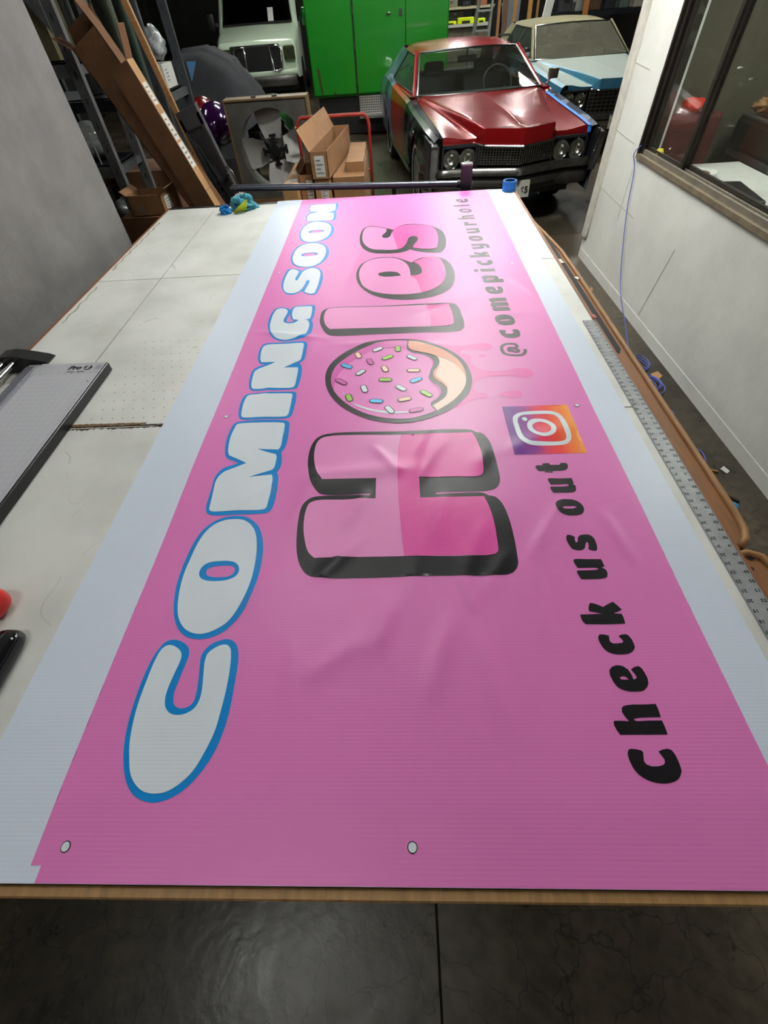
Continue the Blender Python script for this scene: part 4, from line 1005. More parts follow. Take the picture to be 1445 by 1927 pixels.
def smooth_path(pts, k=5):
    P = [Vector(p) for p in pts]; out = []
    for i in range(len(P) - 1):
        p0, p1, p2, p3 = P[max(i - 1, 0)], P[i], P[i + 1], P[min(i + 2, len(P) - 1)]
        for j in range(k):
            t = j / k
            out.append(0.5 * (2 * p1 + (p2 - p0) * t + (2 * p0 - 5 * p1 + 4 * p2 - p3) * t * t + (3 * p1 - p0 - 3 * p2 + p3) * t ** 3))
    out.append(P[-1]); return out

# crumpled cloths
def rag(name, label, c, size, mt, seed, folds=5, lean=0.0, rolls=5):
    r = random.Random(seed)
    waves = [(r.uniform(-1, 1), r.uniform(-1, 1), r.uniform(-1, 1), r.uniform(0, 6)) for _ in range(folds)]
    nu, nv = 72, 30
    m = MB(); rows = []
    for i in range(nv + 1):
        ph = math.pi / 2 * i / nv
        row = []
        for j in range(nu):
            th = 2 * math.pi * j / nu
            d = Vector((math.cos(ph) * math.cos(th), math.cos(ph) * math.sin(th), math.sin(ph)))
            k = 0.0
            for a, b, e, p in waves:
                w = abs(math.sin((a * d.x + b * d.y + e * d.z) * 4.2 + p))
                k += (1 - w) ** 2
            k = k / folds
            s = 0.72 + 0.5 * k
            row.append((c[0] + size[0] * d.x * s + lean * d.z * size[2], c[1] + size[1] * d.y * s, TABLE + 0.001 + size[2] * max(0, d.z) * (0.5 + 0.55 * k)))
        rows.append(row)
    m.loft(rows, closed_u=True)
    m.add(rows[0], [tuple(range(nu))])
    for _ in range(rolls):                   # rolled folds lying over the heap
        t0 = r.uniform(0, 6.28); n_ = 16; pts = []; rad = []
        for i in range(n_):
            u = i / (n_ - 1); th = t0 + u * r.uniform(2.2, 3.0); q = 0.25 + 0.6 * u
            z = 0.92 * math.sqrt(max(0.02, 1 - q * q)) + 0.10 * math.sin(u * 9 + t0)
            pts.append((c[0] + size[0] * q * math.cos(th), c[1] + size[1] * q * math.sin(th), TABLE + max(0.016, size[2] * 0.8 * z)))
            rad.append(0.0145 * (0.55 + 0.6 * math.sin(math.pi * min(1, 0.12 + u * 0.88))) * min(1.0, size[0] / 0.09))
        m.tube(smooth_path(pts, 2)[::2], rad, n=10)
    o = m.build(name, mt, smooth=True)
    return tag(o, label, 'cloth')
TEAL = mat('teal_towel', rgb(64, 176, 190), 0.9, var=0.35, scale=14, var_color=rgb(24, 110, 136), bump=0.6, bump_scale=240, sheen=0.3)
rag('microfibre_cloth', 'crumpled teal microfibre cloth by the far edge of the table', (-1.05, 3.585, 0), (0.105, 0.078, 0.092), TEAL, 11, 7, rolls=8)
rag('blue_cloth', 'small bright blue cloth bunched left of the teal one', (-1.165, 3.505, 0), (0.045, 0.05, 0.055), mat('blue_rag', rgb(22, 130, 206), 0.9, var=0.3, scale=20, bump=0.5, bump_scale=200), 5, 4)
rag('pale_cloth', 'grey white rag tucked behind the teal cloth', (-1.085, 3.672, 0), (0.05, 0.016, 0.09), mat('pale_rag', rgb(196, 190, 186), 0.9, var=0.3, scale=30, bump=0.5, bump_scale=200), 8, 4)
m = MB()
for k in range(4):
    pts = [(-1.10 + 0.085 * t + 0.004 * k, 3.476 + 0.012 * math.sin(t * 5 + k) + 0.03 * t, TABLE + 0.008 + 0.03 * t * (0.5 + 0.35 * k) + 0.004 * k) for t in np.linspace(0, 1, 14)]
    m.tube(pts, 0.0065, n=8)
o = m.build('yellow_cloth', mat('yellow_rag', rgb(176, 190, 30), 0.85, var=0.35, scale=40, bump=0.4, bump_scale=200), smooth=True)
tag(o, 'folded yellow green cloth under the teal one', 'cloth')

# black and red tool ends at the left edge
bh = thing('black_tool', 'glossy black rounded tool case at the left table edge', 'tool', (-0.925, 0.25, TABLE))
rows = []
for t in [0, .002, .006, .012, .02, .03, .042, .056, .07, .2, .5, .8, 1]:
    y = 0.432 - 0.5 * t
    e = min(1.0, math.sqrt(max(0, 1 - (1 - min(1, (0.432 - y) / 0.035)) ** 2))) if t > 0 else 0.02
    w, h = 0.037 * (0.25 + 0.75 * e), 0.042 * (0.45 + 0.55 * e)
    row = []
    for k in range(20):
        a = 2 * math.pi * k / 20
        cx_, cz_ = math.copysign(abs(math.cos(a)) ** 0.6, math.cos(a)), math.copysign(abs(math.sin(a)) ** 0.6, math.sin(a))
        row.append((-0.924 + w * cx_, y, TABLE + 0.0012 + h / 2 + h / 2 * cz_))
    rows.append(row)
MB().loft(rows, closed_u=True, caps=True).build('case', mat('gloss_black', rgb(16, 16, 18), 0.12, spec=0.6), bh, smooth=True)
MB().tube([(-0.924, 0.425, TABLE + 0.034), (-0.924, 0.40, TABLE + 0.0435), (-0.924, 0.2, TABLE + 0.0445), (-0.924, 0.0, TABLE + 0.0445)], 0.003, n=6).build('ridge', BLACK, bh, smooth=True)
rk = thing('red_clamp', 'red rounded plastic clamp grip at the left table edge', 'clamp', (-1.03, 0.49, TABLE))
MB().ball((-1.012, 0.492, TABLE + 0.036), (0.042, 0.04, 0.035), nu=28, nv=16, power=0.8).build('grip', mat('red_plastic', rgb(206, 34, 24), 0.3), rk, smooth=True)
MB().cyl((-1.04, 0.492, TABLE + 0.036), (-1.16, 0.492, TABLE + 0.036), 0.016, n=16).box((-1.15, 0.492, TABLE + 0.02), (0.04, 0.05, 0.038)).build('shaft', BLACK, rk)

# ------------------------------------------------------------------ along the right wall
CORD = mat('blue_cord', rgb(84, 96, 190), 0.45)
cable = thing('blue_cable', 'thin blue cable hanging from the window and coiled on the floor', 'cable', (1.82, 3.0, 0))
drop = [WP(0.68, -0.02, 1.02), WP(0.655, -0.045, 0.965), (1.902, 4.28, 0.86), (1.898, 4.16, 0.60), (1.885, 3.83, 0.20), (1.845, 3.45, 0.06), (1.80, 3.2, 0.012), (1.79, 3.12, 0.008)]
MB().tube(smooth_path(drop, 6), 0.0035, n=6).build('drop', CORD, cable, smooth=True)
r2 = random.Random(4)
for (cx_, cy_, rr, n) in ((1.79, 2.93, 0.085, 3), (1.775, 2.66, 0.08, 4)):
    for k in range(n):
        ph = r2.uniform(0, 6); ra = rr * r2.uniform(0.75, 1.1); ox, oy = r2.uniform(-0.02, 0.02), r2.uniform(-0.03, 0.03)
        MB().tube([(cx_ + ox + ra * 0.8 * math.cos(t + ph), cy_ + oy + ra * 1.15 * math.sin(t + ph), 0.006 + 0.006 * k + 0.004 * math.sin(2 * t)) for t in np.linspace(0, 2 * math.pi, 26)[:-1]], 0.0035, n=6, closed=True).build('coil', CORD, cable, smooth=True)
MB().tube(smooth_path([(1.79, 3.12, 0.008), (1.76, 3.03, 0.01), (1.74, 2.85, 0.01), (1.72, 2.72, 0.01), (1.74, 2.55, 0.008), (1.79, 2.40, 0.006), (1.80, 2.33, 0.006), (1.76, 2.2, 0.006), (1.79, 2.02, 0.006), (1.815, 1.95, 0.006), (1.79, 1.85, 0.006), (1.72, 1.7, 0.006), (1.77, 1.55, 0.006), (1.76, 1.47, 0.006), (1.74, 1.35, 0.006)], 6), 0.0035, n=6).build('run', CORD, cable, smooth=True)
MB().ball((1.785, 1.53, 0.016), (0.028, 0.03, 0.016), nu=14, nv=8, power=1.4).build('plug', mat('blue_plug', rgb(40, 150, 210), 0.4), cable, smooth=True)
for (nm, lb, ct, pts, z, mt) in (
    ('cardboard_scrap', 'torn tan cardboard scrap on the floor near the wall corner', 'scrap', [(1.70, 4.15), (1.79, 4.2), (1.83, 4.24), (1.82, 4.17), (1.72, 4.09)], 0.004, CARD_L),
    ('wood_chip', 'small curved wood chip on the floor by the wall', 'scrap', [(1.755, 3.95), (1.79, 3.94), (1.81, 3.965), (1.80, 3.925), (1.77, 3.915)], 0.012, WOOD),
    ('cardboard_scrap', 'tan cardboard scrap beside the coiled blue cable', 'scrap', [(1.83, 2.80), (1.89, 2.83), (1.90, 2.77), (1.86, 2.73), (1.82, 2.76)], 0.004, CARD_L),
    ('paper_scrap', 'white paper scrap on the floor strip by the wall', 'scrap', [(1.855, 1.82), (1.885, 1.84), (1.90, 1.80), (1.875, 1.78)], 0.006, PAPER),
    ('dark_stick', 'short dark stick on the floor beside the blue plug', 'scrap', [(1.765, 1.63), (1.775, 1.64), (1.84, 1.57), (1.832, 1.56)], 0.012, INK),
    ('wood_shaving', 'pale wood shaving on the floor near the white scrap', 'scrap', [(1.77, 1.83), (1.83, 1.80), (1.835, 1.79), (1.775, 1.815)], 0.01, WOOD)):
    tag(MB().prism(pts, 0.0005, z).build(nm, mt), lb, ct)
# ------------------------------------------------------------------ cartons and racks at the left
def carton(name, label, o, ex, ey, ez, mt, group=None, open_top=False, flaps=(), stickers=(), tapes=(), creases=(), wall=0.005, print_marks=False):
    """o: corner; ex, ey, ez: edge vectors (width, depth, height)."""
    o, ex, ey, ez = map(Vector, (o, ex, ey, ez))
    t = thing(name, label, 'box', o + ex / 2 + ey / 2, 0, group)
    ux, uy, uz = ex.normalized(), ey.normalized(), ez.normalized()
    if open_top:
        w = wall
        for n_, (a, b, c) in enumerate(((o, ex, uy * w), (o + ey - uy * w, ex, uy * w), (o, ey, ux * w), (o + ex - ux * w, ey, ux * w))):
            MB().hexa([a, a + b, a + b + c, a + c, a + ez, a + b + ez, a + b + c + ez, a + c + ez]).build('panel', mt, t)
        a = o
        MB().hexa([a, a + ex, a + ex + ey, a + ey, a + uz * w, a + ex + uz * w, a + ex + ey + uz * w, a + ey + uz * w]).build('bottom', mt, t)
    else:
        MB().hexa([o, o + ex, o + ex + ey, o + ey, o + ez, o + ex + ez, o + ex + ey + ez, o + ey + ez]).build('body', mt, t)
    for side, length, ang in flaps:          # hinged along a top edge
        if side == 'front': p, q, n_ = o + ez, o + ex + ez, -uy
        elif side == 'back': p, q, n_ = o + ey + ez, o + ex + ey + ez, uy
        elif side == 'left': p, q, n_ = o + ez, o + ey + ez, -ux
        else: p, q, n_ = o + ex + ez, o + ex + ey + ez, ux
        d = n_ * math.cos(math.radians(ang)) + uz * math.sin(math.radians(ang))
        MB().slab(p, q, q + d * length, p + d * length, 0.004).build('flap', mt, t)
    for face, u0, v0, u1, v1 in stickers:
        if face == 'front': b, U, V, n_ = o, ex, ez, -uy
        elif face == 'right': b, U, V, n_ = o + ex, ey, ez, ux
        else: b, U, V, n_ = o + ez, ex, ey, uz
        e = n_ * 0.0012
        a = b + U * u0 + V * v0 + e; c = b + U * u1 + V * v1 + e
        s = MB().slab(a, b + U * u1 + V * v0 + e, c, b + U * u0 + V * v1 + e, 0.0008).build('sticker', PAPER, t)
        m = MB(); r = random.Random(int(u0 * 100 + v0 * 1000))
        for k in range(4):
            f = 0.15 + 0.2 * k; w_ = r.uniform(0.35, 0.8)
            aa = b + U * lerp(u0, u1, 0.12) + V * lerp(v0, v1, f) + e * 1.6; bb_ = b + U * lerp(u0, u1, 0.12 + w_) + V * lerp(v0, v1, f) + e * 1.6
            dv = V * (v1 - v0) * 0.07
            m.add([aa, bb_, bb_ + dv, aa + dv], [(0, 1, 2, 3)])
        ob = m.build('print_lines', mat('label_ink', rgb(116, 116, 118), 0.6), s); ob['kind'] = 'stuff'
    for face, f, w in creases:                # score lines and tape across the long face
        b, U, V, n_ = (o, ex, ez, -uy) if face == 'front' else (o + ex, ey, ez, ux)
        e = n_ * 0.0008
        a = b + V * f + e
        MB().slab(a, a + U, a + U + uz * w, a + uz * w, 0.0005).build('crease', mat('crease_brown', rgb(92, 62, 40), 0.8), t)
    if print_marks:
        m = MB()
        for k in range(5):
            a = o + ex * (0.22 + 0.045 * k) + ez * 0.15 - uy * 0.001
            h = ez * (0.5 if k == 4 else 0.34)
            m.add([a, a + ex * 0.02, a + ex * 0.02 + h, a + h], [(0, 1, 2, 3)])
        ob = m.build('printed_marks', mat('label_ink', rgb(116, 116, 118), 0.6), t); ob['kind'] = 'stuff'
    return t
def lean_box(name, label, top_left, width, length, depth, y, angle, mt, **k):
    a = math.radians(angle)                  # leans to the left, foot on the floor
    ax = Vector((-math.sin(a), 0, math.cos(a))); wx = Vector((math.cos(a), 0, math.sin(a)))
    foot = Vector((top_left[0], y, top_left[1])) - ax * length
    return carton(name, label, foot, wx * width, Vector((0, depth, 0)), ax * length, mt, **k)
aA = 19.7; LA = (1.625 + 0.0) / math.cos(math.radians(aA)) - 0.0
box_a = lean_box('long_carton', 'long brown carton with white shipping labels leaning left by the rack', (-1.873, 1.625), 0.148, LA, 0.11, 4.10, aA, CARD_D,
         flaps=(('right', 0.16, 62),), stickers=(('right', 0.2, 0.86, 0.8, 0.93), ('right', 0.15, 0.74, 0.85, 0.83), ('right', 0.1, 0.64, 0.9, 0.73)),
         creases=(('front', 0.62, 0.003), ('front', 0.38, 0.003), ('right', 0.55, 0.003), ('right', 0.47, 0.003)))
_a = math.radians(aA); _ax = Vector((-math.sin(_a), 0, math.cos(_a))); _wx = Vector((math.cos(_a), 0, math.sin(_a)))
_f = Vector((-1.873, 4.10, 1.625)) - _ax * LA + _wx * 0.1486
MB().slab(_f, _f + Vector((0, 0.11, 0)), _f + Vector((0, 0.11, 0)) + _ax * LA, _f + _ax * LA, 0.0005).build('lit_side_face', CARD_L, box_a)  # paler skin puts the lit tone of the right face into colour
aB = 25.5; LB = 1.73 / math.cos(math.radians(aB))
lean_box('long_carton', 'dark brown long carton with open flaps leaning behind the labelled one', (-2.137, 1.73), 0.235, LB, 0.12, 4.24, aB, CARD_D, open_top=True,
         flaps=(('left', 0.12, 55), ('right', 0.19, 95), ('back', 0.10, 80)), creases=(('front', 0.46, 0.003),))
# folded black table
ft = thing('folding_table', 'black folded plastic table leaning beside the long cartons', 'folding table', (-1.3, 4.4, 0))
a = math.radians(15.7); AX = Vector((-math.sin(a), 0, math.cos(a))); WX = Vector((math.cos(a), 0, math.sin(a)))
F0 = Vector((-1.642, 4.41, 1.360)) - AX * 1.415
BLK = mat('textured_black', rgb(52, 52, 56), 0.55, var=0.35, scale=40, bump=0.5, bump_scale=160)
def fp(u, v, d=0.0): return F0 + WX * u + AX * v + Vector((0, d, 0))
def fbar(u0, v0, u1, v1, d0, d1):
    return MB().hexa([fp(u0, v0, d0), fp(u1, v0, d0), fp(u1, v0, d1), fp(u0, v0, d1), fp(u0, v1, d0), fp(u1, v1, d0), fp(u1, v1, d1), fp(u0, v1, d1)])
fbar(0.0, 0.0, 0.175, 1.415, 0.02, 0.06).build('top_board', BLK, ft)
for u0, u1 in ((0.0, 0.022), (0.153, 0.175), (0.078, 0.095)):
    fbar(u0, 0.0, u1, 1.37 if u0 != 0.078 else 1.05, 0.0, 0.02).build('rib', BLK, ft)
for v0, v1 in ((1.30, 1.415), (0.0, 0.05), (0.95, 0.975)):
    fbar(0.0, v0, 0.175, v1, 0.0 if v0 != 0.95 else 0.006, 0.02).build('cross_rib', BLK, ft)
MB().tube([fp(0.04, 0.55, -0.008), fp(0.04, 1.24, -0.008)], 0.008).build('leg', STEEL_D, ft)
MB().tube([fp(0.125, 0.55, -0.008), fp(0.05, 1.2, -0.008)], 0.007).build('leg', STEEL_D, ft)
MB().tube([fp(0.03, 0.90, -0.010), fp(0.17, 0.98, -0.010)], 0.008).build('leg_brace', STEEL_D, ft)
MB().tube([fp(0.185, 1.02, -0.01), fp(0.215, 0.98, -0.02), fp(0.21, 0.88, -0.02), fp(0.185, 0.84, -0.01)], 0.008).build('handle', CHROME_W, ft, smooth=True)
tag(MB().bar((-1.905, 4.66, 2.25), (-1.43, 4.62, 0.003), 0.042, 0.03, up=(0, 1, 0)).build('wooden_batten', WOOD), 'long raw wooden batten leaning behind the folded black table', 'batten')

# open small carton on a pile of cartons
carton('carton', 'brown carton lying under the small open box', (-2.17, 3.98, 0.44), (0.39, -0.02, 0), (0.01, 0.22, 0), (0, 0, 0.39), CARD_D, print_marks=True)
carton('carton', 'brown carton at the bottom of the pile near the grey wall', (-2.2, 3.96, 0.001), (0.44, -0.03, 0), (0.01, 0.24, 0), (0, 0, 0.438), CARD_D)
carton('carton', 'small open brown carton with printed marks on top of the pile', (-2.065, 3.985, 0.832), (0.265, 0.0, 0), (0.02, 0.2, 0), (0, 0, 0.135), CARD, open_top=True,
       flaps=(('left', 0.05, 40), ('right', 0.06, 35)), stickers=(('right', 0.25, 0.15, 0.75, 0.8),), print_marks=True)

# storage racks
def post(mb, x, y, h, w=0.055):
    mb.box((x, y, h / 2), (w, 0.012, h)).box((x - w / 2 + 0.006, y + 0.02, h / 2), (0.012, 0.045, h)).box((x + w / 2 - 0.006, y + 0.02, h / 2), (0.012, 0.045, h))
def rack(label, x0, x1, y0, y1, h, levels, mt, w=0.06):
    t = thing('storage_rack', label, 'rack', ((x0 + x1) / 2, (y0 + y1) / 2, 0))
    for x in (x0, x1):
        for y in (y0, y1):
            m = MB(); post(m, x, y, h, w)
            p = m.build('post', mt, t)
            if x == x1:
                for k in range(int(h / 0.14)):
                    MB().box((x, y - 0.0066, 0.2 + k * 0.14), (0.008, 0.0012, 0.035)).build('slot', INK, p)
    for z in levels:
        MB().box(((x0 + x1) / 2, y0 + 0.01, z), (x1 - x0, 0.03, 0.07)).build('beam', mt, t)
        MB().box(((x0 + x1) / 2, y1 + 0.01, z), (x1 - x0, 0.03, 0.07)).build('beam', mt, t)
        MB().box((x1, (y0 + y1) / 2 + 0.01, z), (0.04, y1 - y0, 0.05)).build('side_beam', STEEL, t)
        MB().box(((x0 + x1) / 2, (y0 + y1) / 2 + 0.01, z + 0.04), (x1 - x0 - 0.06, y1 - y0 - 0.03, 0.012)).build('shelf', STEEL_D, t)
    return t
RK = mat('rack_grey', rgb(104, 104, 104), 0.55, var=0.35, scale=10, bump=0.2)
r1 = rack('grey steel rack post unit nearest the grey wall', -3.2, -2.275, 4.43, 4.92, 2.6, (0.55, 1.03, 1.62), RK, 0.075)
MB().add([(-2.31, 4.415, 1.80), (-2.31, 4.415, 2.4), (-2.70, 4.415, 2.4), (-2.31, 4.423, 1.80), (-2.31, 4.423, 2.4), (-2.70, 4.423, 2.4)],
         [(0, 1, 2), (3, 5, 4), (0, 3, 4, 1), (1, 4, 5, 2), (2, 5, 3, 0)]).build('gusset', RK, r1)
RK2 = mat('rack_slate', rgb(66, 70, 76), 0.5, var=0.35, scale=10, metal=0.2)
r2_ = rack('dark slotted steel rack behind the leaning batten', -3.1, -1.93, 4.98, 5.66, 2.8, (0.5, 1.37), RK2, 0.07)
def blob(name, label, cat, c, r, mt, seed, amp=0.25, group=None, freq=3.0, flat=0.0):
    q = random.Random(seed); w = [(q.uniform(-1, 1), q.uniform(-1, 1), q.uniform(-1, 1), q.uniform(0, 6)) for _ in range(6)]
    m = MB(); nu, nv = 30, 18; rows = []
    for i in range(nv + 1):
        ph = math.pi * i / nv - math.pi / 2
        row = []
        for j in range(nu):
            th = 2 * math.pi * j / nu
            d = Vector((math.cos(ph) * math.cos(th), math.cos(ph) * math.sin(th), math.sin(ph)))
            k = 1 + amp * sum(abs(math.sin((a * d.x + b * d.y + e * d.z) * freq + p)) - 0.6 for a, b, e, p in w) / 3
            row.append((c[0] + r[0] * d.x * k, c[1] + r[1] * d.y * k, max(c[2] - r[2], c[2] + r[2] * d.z * k)))
        rows.append(row)
    m.loft(rows, closed_u=True)
    return tag(m.build(name, mt, smooth=True), label, cat, group)
blob('plastic_bag', 'crumpled clear plastic bags on the rack shelf behind the small open carton', 'bag', (-2.53, 4.66, 1.19), (0.17, 0.15, 0.112), mat('bag_plastic', rgb(120, 124, 122), 0.15, var=0.5, scale=12, bump=0.5, bump_scale=14), 3, 0.5)
blob('plastic_bag', 'grey plastic sheeting hanging over the rack edge', 'bag', (-2.42, 4.62, 0.715), (0.10, 0.11, 0.115), mat('bag_grey', rgb(96, 98, 98), 0.25, var=0.4, scale=12, bump=0.5, bump_scale=14), 9, 0.4)
carton('carton', 'pale brown carton on the upper rack shelf near the wall', (-2.82, 4.49, 1.673), (0.24, 0, 0), (0, 0.35, 0), (0, 0, 0.20), CARD, stickers=(('front', 0.1, 0.4, 0.6, 0.9),))
carton('carton', 'narrow olive carton standing behind the rack gusset', (-2.55, 4.50, 1.673), (0.17, 0, 0), (0, 0.3, 0), (0, 0, 0.28), mat('olive_card', rgb(112, 104, 76), 0.8, var=0.3, scale=8))
carton('storage_bin', 'black storage bin on the middle rack shelf', (-3.1, 4.49, 1.083), (0.36, 0, 0), (0, 0.36, 0), (0, 0, 0.30), BLACK, open_top=True)
carton('storage_bin', 'black storage bin on the low rack shelf', (-2.95, 4.49, 0.603), (0.34, 0, 0), (0, 0.36, 0), (0, 0, 0.26), BLACK, open_top=True)
tag(MB().box((-2.40, 4.47, 1.30), (0.08, 0.01, 0.04), rot=rotm('Z', 8)).box((-2.40, 4.475, 1.188), (0.008, 0.008, 0.22)).build('paper_tag', PAPER), 'white card tag on the middle rack shelf', 'tag')
SHEETS = [(-2.06, 5.0, 0.09, 0.95, rgb(52, 74, 62)), (-2.24, 5.15, 0.10, 1.0, rgb(70, 82, 64)), (-2.40, 5.12, 0.12, 0.85, rgb(86, 78, 58)), (-2.60, 5.15, 0.14, 1.0, rgb(40, 46, 44))]
for i, (x, y, w, h, c) in enumerate(SHEETS):
    tag(MB().lathe([(0.0, 0), (w / 2, 0), (w / 2, h), (w / 2 - 0.012, h), (w / 2 - 0.012, h - 0.1), (0, h - 0.1)], (x, y + 0.12, 1.422), n=20).build('material_roll', mat('roll_%d' % i, c, 0.5, var=0.3, scale=6), angle=40),
        ['dark green vinyl roll standing behind the slotted post', 'olive vinyl roll standing second from the slotted post', 'tan vinyl roll standing on the back rack', 'near black vinyl roll standing deep in the back rack'][i], 'roll', 'rolls on the back rack')
blob('wrapped_bundle', 'silvery plastic wrapped bundle behind the batten', 'bundle', (-2.0, 5.38, 1.685), (0.09, 0.12, 0.10), WRAP, 12, 0.55, freq=5)
carton('carton', 'white plastic wrapped carton under the silvery bundle', (-2.09, 5.25, 1.422), (0.15, 0, 0), (0, 0.26, 0), (0, 0, 0.15), PLASTIC_W, stickers=(('right', 0.1, 0.2, 0.5, 0.9),))
carton('carton', 'low dark carton on the back rack shelf', (-2.9, 5.06, 0.553), (0.8, 0, 0), (0, 0.5, 0), (0, 0, 0.35), CARD_D)

# ------------------------------------------------------------------ drum fan, cart with cartons
fan = thing('shop_fan', 'large square shop fan with four white blades and black hub', 'fan', (-1.32, 6.22, 0.36))
FX, FZ, FH = -1.318, 0.786, 0.426
GREY_F = mat('fan_housing', rgb(92, 90, 84), 0.5, var=0.35, scale=8, metal=0.2)
m = MB(); N = 48
for i in range(N):                               # square plate with a round opening
    t0, t1 = 2 * math.pi * i / N, 2 * math.pi * (i + 1) / N
    def sq(t):
        c, s = math.cos(t), math.sin(t); k = FH / max(abs(c), abs(s)); return (FX + c * k, FZ + s * k)
    def ci(t): return (FX + 0.365 * math.cos(t), FZ + 0.365 * math.sin(t))
    a, b, c, d = sq(t0), sq(t1), ci(t1), ci(t0)
    for y in (6.160, 6.170):
        m.add([(a[0], y, a[1]), (b[0], y, b[1]), (c[0], y, c[1]), (d[0], y, d[1])], [(0, 1, 2, 3)])
    m.add([(d[0], 6.160, d[1]), (c[0], 6.160, c[1]), (c[0], 6.400, c[1]), (d[0], 6.400, d[1])], [(0, 1, 2, 3)])
m.build('venturi_plate', GREY_F, fan, angle=40)
WF = mat('frame_wood', rgb(120, 96, 60), 0.55, var=0.35, scale=8)
for (c, s) in (((FX, 6.240, FZ + FH + 0.008), (2 * FH + 0.03, 0.19, 0.016)), ((FX - FH - 0.008, 6.240, FZ), (0.016, 0.19, 2 * FH)), ((FX + FH + 0.008, 6.240, FZ), (0.016, 0.19, 2 * FH)), ((FX, 6.240, FZ - FH - 0.008), (2 * FH + 0.03, 0.19, 0.016))):
    MB().box(c, s).build('frame_side', WF, fan)
BLADE = mat('fan_blade', rgb(190, 188, 184), 0.45, var=0.2, scale=6)
for k in range(4):
    t = math.radians(90 * k + 4); rows = []
    for r_, hw in ((0.10, 0.10), (0.22, 0.14), (0.345, 0.155)):
        row = []
        for s in np.linspace(-1, 1, 7):
            aa = s * hw
            px = math.cos(t) * r_ - math.sin(t) * aa; pz = math.sin(t) * r_ + math.cos(t) * aa
            row.append((FX + px, 6.260 + 0.055 * s + 0.02 * (1 - s * s), FZ + pz))
        rows.append(row)
    MB().loft(rows).build('blade', BLADE, fan, smooth=True)
    MB().bar((FX, 6.235, FZ), (FX + 0.13 * math.cos(t), 6.245, FZ + 0.13 * math.sin(t)), 0.04, 0.012, up=(0, 1, 0)).bar((FX + 0.115 * math.cos(t), 6.245, FZ + 0.115 * math.sin(t)), (FX + 0.14 * math.cos(t), 6.245, FZ + 0.14 * math.sin(t)), 0.075, 0.012, up=(0, 1, 0)).build('spider_arm', BLACK, fan)
MB().cyl((FX, 6.210, FZ), (FX, 6.320, FZ), 0.055, n=20).build('hub', BLACK, fan, angle=40)
MB().bar((FX - FH, 6.360, FZ - 0.12), (FX + FH, 6.360, FZ - 0.12), 0.04, 0.03).bar((FX, 6.360, FZ - FH), (FX, 6.360, FZ + FH), 0.16, 0.03, up=(0, 1, 0)).build('motor_mount', GREY_F, fan)
for dx in (-0.12, 0.10):
    MB().box((FX + dx, 6.200, FZ + FH + 0.022), (0.05, 0.03, 0.012)).build('latch', CHROME_W, fan)
crate = thing('wooden_crate', 'plywood crate standing under the shop fan', 'crate', (FX, 6.24, 0))
for z in (0.03, 0.15, 0.27):
    MB().box((FX, 6.035, z + 0.02), (0.86, 0.02, 0.09)).build('plank', WOOD_D, crate)
MB().box((FX, 6.24, 0.172), (0.82, 0.38, 0.342)).build('body', WOOD_D, crate)
tag(MB().cyl((-1.02, 7.3, 0.001), (-1.02, 7.3, 0.80), 0.20, n=28).lathe([(0.2, 0.78), (0.215, 0.785), (0.215, 0.815), (0.19, 0.82), (0.19, 0.80), (0, 0.80)], (-1.02, 7.3, 0), n=28).build('drum', mat('orange_drum', rgb(188, 104, 60), 0.6, var=0.4, scale=8), angle=40),
    'orange topped brown drum standing behind the shop fan', 'drum')

cart = thing('platform_cart', 'red tube platform cart carrying long cartons', 'cart', (-0.62, 5.4, 0))
hnd = [(-0.985, 5.95, 0.20), (-0.985, 5.95, 0.98)] + [(-0.985 + 0.06 * (1 - math.cos(t)), 5.95, 0.98 + 0.10 * math.sin(t)) for t in np.linspace(0.3, 1.57, 5)]
hnd += [(-0.30 + 0.06 * math.sin(t), 5.95, 0.98 + 0.10 * math.cos(t)) for t in np.linspace(0, 1.27, 5)] + [(-0.24, 5.95, 0.98), (-0.24, 5.95, 0.20)]
MB().tube(hnd, 0.016, n=12).build('handle', RED_P, cart, smooth=True)
MB().tube([(-0.24, 5.95, 0.62), (-0.33, 5.95, 0.62)], 0.014, n=10).tube([(-0.985, 5.95, 0.62), (-0.9, 5.95, 0.62)], 0.014, n=10).build('cross_stub', RED_P, cart)
MB().box((-0.612, 5.3, 0.18), (0.80, 1.4, 0.04)).build('deck', RED_P, cart)
for x in (-0.95, -0.28):
    for y in (4.72, 5.85):
        w = MB().cyl((x - 0.02, y, 0.075), (x + 0.02, y, 0.075), 0.074, n=20).build('wheel', RUBBER, cart)
        MB().box((x, y, 0.13), (0.05, 0.06, 0.06)).build('fork', STEEL_D, cart)
carton('carton', 'wide carton bottom of the load on the red cart', (-0.98, 4.75, 0.202), (0.40, 0, 0), (0, 1.15, 0), (0, 0, 0.44), CARD)
carton('carton', 'closed carton low at the right of the red cart', (-0.56, 4.9, 0.202), (0.29, 0, 0), (0, 1.0, 0), (0, 0, 0.60), CARD, stickers=(('front', 0.1, 0.3, 0.6, 0.6),))
carton('long_carton', 'long taped carton lying at the left of the cart load', (-1.0, 4.70, 0.644), (0.13, 0.0, 0), (0.0, 0.9, 0), (0, 0, 0.15), CARD_L, stickers=(('top', 0.2, 0.2, 0.8, 0.3), ('top', 0.2, 0.5, 0.8, 0.6)))
carton('carton', 'open carton with torn flap beside the top carton', (-0.866, 4.86, 0.644), (0.128, 0, 0), (0.0, 0.45, 0), (0, 0, 0.20), CARD, open_top=True, flaps=(('left', 0.05, 70), ('back', 0.12, 30)), stickers=(('front', 0.5, 0.1, 0.95, 0.8),))
carton('carton', 'flat carton under the long open carton', (-0.722, 4.83, 0.644), (0.14, 0, 0), (0.0, 0.8, 0), (0, 0, 0.165), CARD_L, stickers=(('front', 0.35, 0.05, 0.85, 0.6),))
